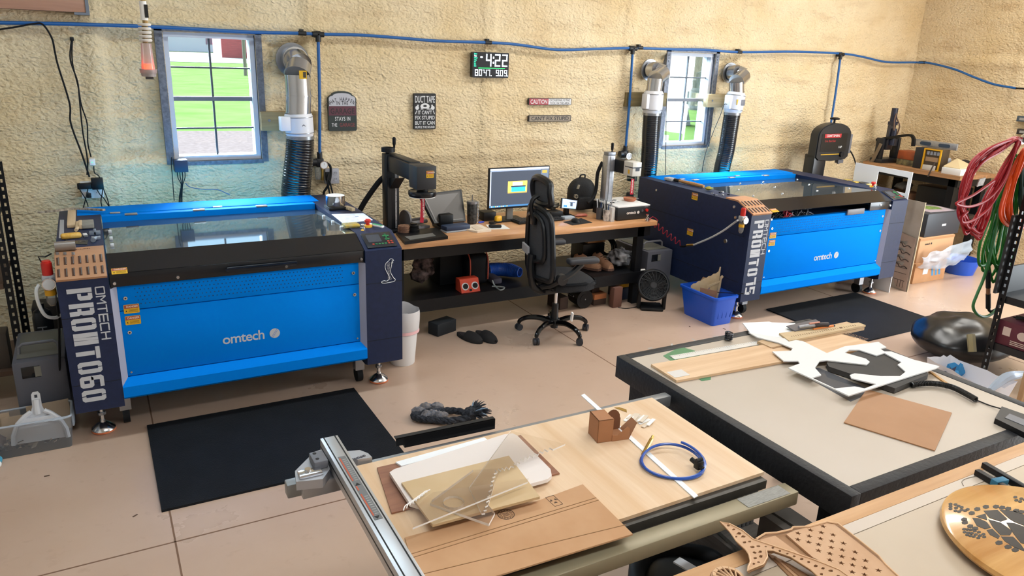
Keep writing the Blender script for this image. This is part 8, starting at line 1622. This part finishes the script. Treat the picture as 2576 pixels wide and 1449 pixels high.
b=B();b.add([(Lx,0,0),(Lx,Ly,0),(Lx+0.035,Ly*0.75,0.05),(Lx+0.035,Ly*0.2,0.05)],[(0,1,2,3)],T=T);b.add([(Lx,0,wl),(Lx,Ly,wl),(Lx+0.034,Ly*0.75,0.052),(Lx+0.034,Ly*0.2,0.052)],[(3,2,1,0)],T=T);b.build('end_flap',CTN,t,world=True)
on('white_strip',[(1462,994),(1470,990),(1756,1246),(1746,1252)],0.003,FBW,'long narrow white strip lying under the blue hose coil and small carton','strip',z=PT)
on('craft_blade',[(1545,1025),(1577,1037),(1576,1030),(1558,1024)],0.001,BRASS,'trapezoid utility blade lying near the small carton','blade',z=PT)
random.seed(14)
for k in range(11):
 x,y=1582+k*5.2+J(3),1050+k*1.6+J(5);p=at(x,y,Z=PT);b=B();b.box((-0.030,-0.0065,0),(0.030,0.0065,0.0022),T=TR((p.x,p.y,PT+0.0023*(k%4)),0.45+J(0.25)))
 tag(b.build('paper_strip',[WPAPER,mat('strip_cream','#d8c8b4',0.8)][k%2]),['small white printed strip in the scatter behind the small carton','small cream printed strip in the scatter behind the small carton'][k%2],'strip','scattered strips behind the carton')
t=thing('hose_coil','thin blue air hose coiled in an oval with black fitting on the plywood cover','hose',at(1693,1155,Z=PT));AH=mat('air_hose_blue','#2450a8',0.25)
cc=at(1693,1155,Z=PT+0.02);ex=(at(1775,1160,Z=PT+0.02)-cc)
b=B();pts=[]
for k in range(64):
 a=2*PI*k/36+2.2;r_=0.100+0.004*math.sin(k*0.5);pts.append((cc.x+r_*1.02*math.cos(a),cc.y+r_*0.97*math.sin(a),PT+0.006+0.028*(0.5+0.5*math.sin(a*1.0+0.8))*(k/64)))
b.tube(pts,0.0048,8);b.build('hose',AH,t,world=True)
e=Vector(pts[-1]);p=at(1640,1113,Z=PT+0.03);b=B();b.cyl(Vector(pts[0])+Vector((0,0,0.004)),p+Vector((0.012,0.018,0)),0.007,n=8);b.cyl(p+Vector((0.012,0.018,0)),p+Vector((0.03,0.032,0)),0.0055,n=8);b.build('brass_end',BRASS,t,world=True)
p=at(1758,1165,Z=PT+0.03);b=B();b.box((p.x-0.012,p.y-0.012,p.z-0.02),(p.x+0.012,p.y+0.012,p.z+0.01),0.004);b.cyl((p.x,p.y-0.02,p.z-0.01),(p.x-0.005,p.y+0.03,p.z),0.008,n=10);b.cyl((p.x-0.012,p.y,p.z+0.012),(p.x+0.012,p.y,p.z+0.012),0.006,n=8);b.build('black_fitting',BLKP,t,world=True)
a,c=at(1018,1128,Z=SZT-0.007),at(1245,1080,Z=SZT-0.007);b=B();d=(c-a).normalized();T=basis(d,(-d.y,d.x,0),a+Vector((0,0.0,0.002)));Lc=(c-a).length
b.box((0,0,0),(Lc,0.003,0.035),T=T);b.box((-0.03,0,0.012),(Lc,0.003,0.04),T=T);b.box((-0.03,0,0.037),(Lc,0.022,0.04),T=T);b.box((0,0,0),(Lc,0.02,0.003),T=T);tag(b.build('steel_channel',BLKM),'black steel channel lying along the rear rail of the saw','channel')
t=thing('shop_vacuum','black shop vacuum with hose on the floor under the saw rail','vacuum',(1.53,1.47,0))
b=B();b.lathe([(0.17,0.03),(0.18,0.30),(0.19,0.33),(0.19,0.40),(0.15,0.50),(0.06,0.53),(0,0.53)],32);b.build('tank',mat('vac_black','#0f1012',0.4),t)
b=B();b.tube([(0.165*math.cos(a),0.165*math.sin(a),0.50+0.01*math.sin(3*a))for a in[PI*2*k/60-0.3 for k in range(48)]],0.028,12,rf=lambda u:1+0.07*math.sin(u*260));b.build('hose',BLKR,t)
b=B();b.box((-0.05,-0.14,0.44),(0.10,-0.02,0.56),0.02);b.build('motor_head',BLKP,t)
b=B();b.box((-0.02,-0.10,0.561),(0.016,0.05,0.567),T=TR((0,0,0),0.25));b.build('white_mark',WHITE,t)
b=B();b.prism([(1.72,1.20),(1.90,1.20),(1.915,2.05),(1.80,2.05)],0.55,0.565);tag(b.build('grey_sheet',mat('panel_grey_brown','#6e675f',0.6,var='#5f5850',scale=8,stretch=(1,12,1))),'grey-brown panel lying in the gap between the saw and the white table','panel')
b=B();b.box((1.735,1.22,0),(1.88,2.0,0.549));tag(b.build('board_stack',mat('stack_brown','#5c534b',0.7,var='#4a423b',scale=10,stretch=(1,1,14))),'stack of brown boards in the gap between saw and table','stack')
b=B();b.prism([(1.845,1.19),(1.905,1.215),(1.905,1.42),(1.83,1.46)],0.70,0.708);b.box((1.80,1.21,0.566),(1.90,1.45,0.699));tag(b.build('offcut_crate',mat('crate_dark','#4a443e',0.7)),'small dark crate with a card lid in the gap beside the white table','crate')
for k in range(5):
 b=B();b.box((1.80+0.020*k,1.55,0.5655),(1.816+0.020*k,2.04,0.80-0.012*k),0.002);tag(b.build('wood_strip',wood('strip_grey','#8b7866','#75634f','Y',3)),['first','second','third','fourth','fifth'][k]+' grey-brown strip from the saw, standing on edge beside the white table','strip','strips beside the white table')
b=B();q=[at(x,y,Z=0.70)for x,y in((1650,1012),(1690,1035),(1720,1020),(1680,1000))];b.prism([(p.x,p.y)for p in q],0.69,0.70);b.box((1.86,2.15,0.0),(1.92,2.20,0.69));tag(b.build('white_slab',WBRD),'white slab showing in the gap behind the saw','slab')
b=B();b.box((1.15,1.50,0.0),(1.17,1.52,0.80));tag(b.build('steel_upright',GREY),'grey steel upright under the saw rail','post')
t=thing('hand_vise','rusty brown clamp on the floor under the saw rail','clamp',(1.06,1.33,0))
b=B();b.box((-0.02,-0.02,0),(0.02,0.02,0.58),0.005);b.build('bar',mat('rust_brown','#6b4a38',0.7),t);b=B();b.cyl((0.0,-0.01,0.50),(0.12,-0.02,0.46),0.018);b.build('screw',mat('rust_steel','#8a7568',0.5,0.5),t)
b=B();b.box((0.70,1.16,0.0),(1.0,1.36,0.40));tag(b.build('dark_tool_chest',DKC),'dark chest on the floor in front of the saw','chest')
# ---------------------------------------------------------------- near bench with finished pieces
NZ=0.90
t=thing('assembly_bench','near workbench with wood edging and a pale inset top','bench',(2.2,0.72,0))
b=B();b.box((0.85,1.102,NZ-0.045),(3.3,1.15,NZ),0.003);b.box((0.85,0.30,NZ-0.045),(0.9,1.101,NZ));b.build('edging',wood('edge_pine','#cfa274','#b88a5c','X',2.6,0.5),t,world=True)
b=B();b.box((0.901,1.062,NZ-0.03),(3.3,1.1015,NZ-0.001));b.build('inset_strip',mat('inset_strip','#c2b3a3',0.4),t,world=True)
b=B();b.box((0.901,0.30,NZ-0.03),(3.3,1.060,NZ-0.0015));b.build('inset_top',mat('inset_top','#bba992',0.38,var='#b5a189',scale=1.5),t,world=True)
for x in(0.95,3.15):
 for y in(0.36,1.05):b=B();b.box((x,y,0),(x+0.08,y+0.045,NZ-0.045));b.build('leg',LUM2,t,world=True)
NT=NZ-0.001
LP=mat('laser_ply_tan','#c69f7c',0.6,var='#bb916c',scale=8);LPD=mat('laser_ply_dark','#9b7350',0.7)
def star(cx,cy,r):return[(cx+(r if k%2==0 else r*0.42)*math.cos(PI/2+k*PI/5+0.35),cy+(r if k%2==0 else r*0.42)*math.sin(PI/2+k*PI/5+0.35))for k in range(10)]
mp=lambda x,y,z:(lambda p:(p.x,p.y))(at(x,y,Z=z))
t=thing('star_map','laser-cut wooden state-shaped plaque with star cutouts on the near bench','plaque',at(2080,1390,Z=NT))
zt=NT+0.016;rim=[(1902,1356),(1925,1342),(1955,1340),(1990,1332),(1995,1326),(2035,1325),(2080,1313),(2108,1317),(2160,1358),(2210,1398),(2228,1420),(2260,1450),(2300,1500),(2230,1520),(2160,1460),(2040,1412),(1960,1385),(1915,1368)]
b=B();b.prism([mp(x,y,NT+0.006)for x,y in rim],NT,NT+0.006);b.build('base_layer',LPD,t,world=True)
stars=[(1760+0.3168*x,1080+0.3168*y)for x,y in((980,770),(880,800),(782,825),(965,820),(1060,838),(870,848),(960,868),(780,875),(1050,888),(1142,905),(865,895),(945,915),(1045,938),(1132,957),(1235,975),(860,945),(945,963),(1035,987),(1130,1010),(1222,1030),(1318,1043),(935,1010),(1035,1038),(1125,1062),(1215,1078),(1312,1100),(1420,1120),(1212,1133),(1310,1155))]
def inpoly(x,y,P):
 s=False
 for i in range(len(P)):
  (x1,y1),(x2,y2)=P[i],P[i-1]
  if(y1>y)!=(y2>y)and x<(x2-x1)*(y-y1)/(y2-y1)+x1:s=not s
 return s
plate=[(1978,1344),(2000,1334),(2075,1315),(2099,1319),(2155,1362),(2205,1402),(2238,1430),(2300,1500),(2230,1515),(2120,1440),(2045,1402)]
hs=[]
for sx,sy in stars:
 p=at(sx,sy,Z=NT+0.013)
 ok=all(inpoly(sx+dx,sy+dy,plate)for dx in(-8,8)for dy in(-5,5))
 if ok:hs.append(star(p.x,p.y,0.0095))
b=B();b.prism([mp(x,y,NT+0.013)for x,y in plate],NT+0.007,NT+0.013,hs);b.build('star_field',LP,t,world=True)
b=B();b.prism([mp(x,y,NT+0.010)for x,y in((1910,1358),(1950,1348),(2010,1392),(2058,1416),(1990,1392),(1930,1370))],NT+0.0065,NT+0.0105);b.build('stripe_field',LP,t,world=True)
b=B();q=[mp(x,y,NT+0.014)for x,y in rim[:14]];b.tube([(x,y,NT+0.014)for x,y in q],0.0030,6);b.build('outline',mat('outline_ply','#d3ab84',0.6),t,world=True)
t=thing('tail_plaque','layered pierced wooden tail shape overhanging the near bench edge','plaque',at(1900,1380,Z=NT))
body=[(1811,1312),(1835,1317),(1868,1334),(1895,1356),(1925,1366),(1985,1386),(2050,1408),(2110,1432),(2150,1460),(2090,1480),(2040,1432),(1990,1400),(1945,1384),(1928,1384),(1930,1400),(1920,1418),(1890,1430),(1880,1436),(1882,1425),(1888,1412),(1884,1394),(1876,1382),(1852,1360),(1836,1336)]
random.seed(17);hs=[]
cx_=[(1832,1322,5),(1846,1332,6),(1858,1342,7),(1852,1350,4),(1870,1350,7),(1872,1364,6),(1886,1362,5),(1892,1376,7),(1908,1374,6),(1926,1375,4),(1944,1378,5),(1962,1386,5),(1980,1393,5),(1998,1399,5),(2016,1406,6),(2034,1414,6),(2052,1424,7),(2070,1430,7),(2090,1436,7),(2066,1444,6),(2086,1454,7),(2108,1450,7),(1898,1390,7),(1912,1388,6),(1914,1400,7),(1900,1404,7),(1896,1418,5),(1908,1414,5)]
for x,y,r in cx_:
 q=[]
 for k in range(7):a=2*PI*k/7;rr_=r*(0.5+random.uniform(0,0.42));q.append((x+rr_*1.1*math.cos(a),y+rr_*0.62*math.sin(a)))
 if all(inpoly(u,v,body)for u,v in q):hs.append(q)
for k in range(4):
 z=NT+0.017+0.0052*k;b=B();H=[[mp(u,v,z+0.004)for u,v in q]for q in hs]if k==3 else[]
 b.prism([mp(x+1.0*(3-k),y+1.5*(3-k),z+0.004)for x,y in body],z,z+0.004,H);b.build('layer',[LPD,LP,LPD,LP][k],t,world=True)
bt2=[mp(x,y,NT+0.038)for x,y in body];b=B();b.tube([(x,y,NT+0.0375)for x,y in bt2],0.0022,5,True);b.build('rim',mat('outline_ply'),t,world=True)
t=thing('shell_plaque','ribbed shell-like wooden layered piece lying before the tail plaque','plaque',at(1830,1449,Z=NT));pc_=at(1832,1462,Z=NT)
for k in range(3):
 b=B();R_=0.045-0.003*k;b.prism(circ(pc_.x,pc_.y,R_,28),NT+0.005*k,NT+0.005*k+0.004,[circ(pc_.x,pc_.y,R_-0.008,24)]if k else[]);b.build('layer',[LPD,LP,mat('outline_ply')][k],t,world=True)
b=B()
for k in range(6):a=0.35+k*0.45;b.tube([(pc_.x,pc_.y-0.03,NT+0.013),(pc_.x+0.024*math.cos(a),pc_.y-0.01+0.03*math.sin(a),NT+0.014),(pc_.x+0.038*math.cos(a),pc_.y+0.040*math.sin(a)*0.95,NT+0.013)],0.0024,5,sub=4)
b.build('rib',mat('outline_ply'),t,world=True)
for k in range(3):
 q=[(1930+18*k,1392+9*k),(1950+18*k,1398+10*k),(2040+16*k,1470),(2010+16*k,1475)];on('ply_offcut',q,0.003,[LPD,LP,LPD][k],['dark laser-cut strip under the tail plaque, beside its fin','tan laser-cut strip under the tail plaque','dark laser-cut strip under the tail plaque, towards the star plaque'][k],'strip',z=NT+0.0031*k,group='laser-cut strips under the tail plaque')
t=thing('turtle_board','round pine serving board with a dark inlaid sea turtle','board',(2.142,0.757,NT))
b=B();b.lathe([(0.05,0.0),(0.05,0.010),(0,0.010)],24);b.build('foot_ring',LPD,t)
PINE=wood('glossy_pine','#d8a767','#b67f42','X',1.5,0.18,0.6,0.02)
b=B();b.lathe([(0,0.010),(0.265,0.010),(0.279,0.014),(0.285,0.023),(0.282,0.034),(0.274,0.038),(0,0.038)],72);b.build('disc',PINE,t)
INL=mat('dark_resin','#241f1b',0.35,var='#2f2822',scale=12,spec=0.2);TZ2=NT+0.0385
b=B();mq=lambda x,y:(lambda p:(p.x-2.142,p.y-0.757))(at(x,y,Z=TZ2))
def scute(px):b.prism([mq(x,y)for x,y in px],0.038,0.0388)
cv=lambda q:[(1920+0.2547*x,1160+0.2547*y)for x,y in q]
for q in([(2065,560),(2125,563),(2208,602),(2250,658),(2190,672),(2110,640)],[(2100,545),(2195,518),(2215,582),(2135,560)],[(2175,490),(2315,482),(2412,572),(2345,597),(2235,560),(2195,512)],[(2222,575),(2345,607),(2462,692),(2438,732),(2345,732),(2270,655)],[(2335,480),(2480,492),(2620,545),(2640,660),(2480,600),(2430,568)],[(2400,606),(2480,612),(2640,670),(2640,830),(2545,810),(2474,720)],[(2347,744),(2468,746),(2542,820),(2600,900),(2480,850),(2385,792)],[(2205,680),(2262,668),(2338,740),(2322,768),(2240,728)]):scute(cv(q))
def beads(line,s):
 line=cv(line)
 for(x0,y0),(x1,y1)in zip(line[:-1],line[1:]):
  n=max(1,round(math.hypot(x1-x0,y1-y0)/(s*2.0)))
  for k in range(n):x,y=x0+(x1-x0)*k/n,y0+(y1-y0)*k/n;scute([(x-s,y-s*0.1),(x-s*0.3,y-s*0.55),(x+s*0.8,y-s*0.4),(x+s*0.9,y+s*0.3),(x,y+s*0.6),(x-s*0.8,y+s*0.4)])
beads([(1985,575),(2060,512),(2115,472),(2200,450),(2300,448),(2420,468),(2500,488),(2600,515)],8.5);beads([(1992,605),(2045,642),(2095,665),(2160,690)],8.5);beads([(2330,805),(2420,845),(2490,875),(2600,915)],10)
for r in([(1850,422),(1900,428),(1960,455),(2020,475),(2065,492)],[(1850,445),(1905,460),(1960,480),(2030,497)],[(1850,470),(1900,490),(1970,505)],[(1985,672),(2050,678),(2130,700),(2220,742)],[(1990,700),(2060,712),(2140,735),(2225,760)],[(2015,728),(2080,745),(2170,768)],[(2490,355),(2550,370),(2620,390)],[(2500,385),(2576,410)]):beads(r,5.5)
b.build('turtle_inlay',INL,t)
t=thing('rod_bundle','pair of black square rods bound with blue tape on the near bench','rods',at(2515,1205,Z=NT))
for k,((x0,y0),(x1,y1))in enumerate((((2458,1180),(2566,1242)),((2476,1162),(2584,1225)))):
 a,c=at(x0,y0,Z=NT+0.02),at(x1,y1,Z=NT+0.02);d=(c-a);T=basis(d,(-d.y,d.x,0),Vector((a.x,a.y,NT)));b=B();b.box((0,-0.010,0),(d.length,0.010,0.02),0.002,T=T);b.build('rod',BLKM,t,world=True)
 if k==0:TT,LL=T,d.length
b=B();b.box((LL*0.40,-0.013,-0.0),(LL*0.56,0.038,0.023),0.002,T=TT);b.build('blue_tape',mat('painter_tape','#2b6f8e',0.6),t,world=True)
b=B();pts=[at(x,y,Z=NT+0.001)for x,y in((2424,1222),(2420,1212),(2430,1204),(2460,1197))];b.tube(pts,0.0009,5,sub=5);tag(b.build('wire_scrap',mat('wire_grey','#7d766c',0.5,0.5)),'fine curved wire scrap lying beside the black rods','wire')
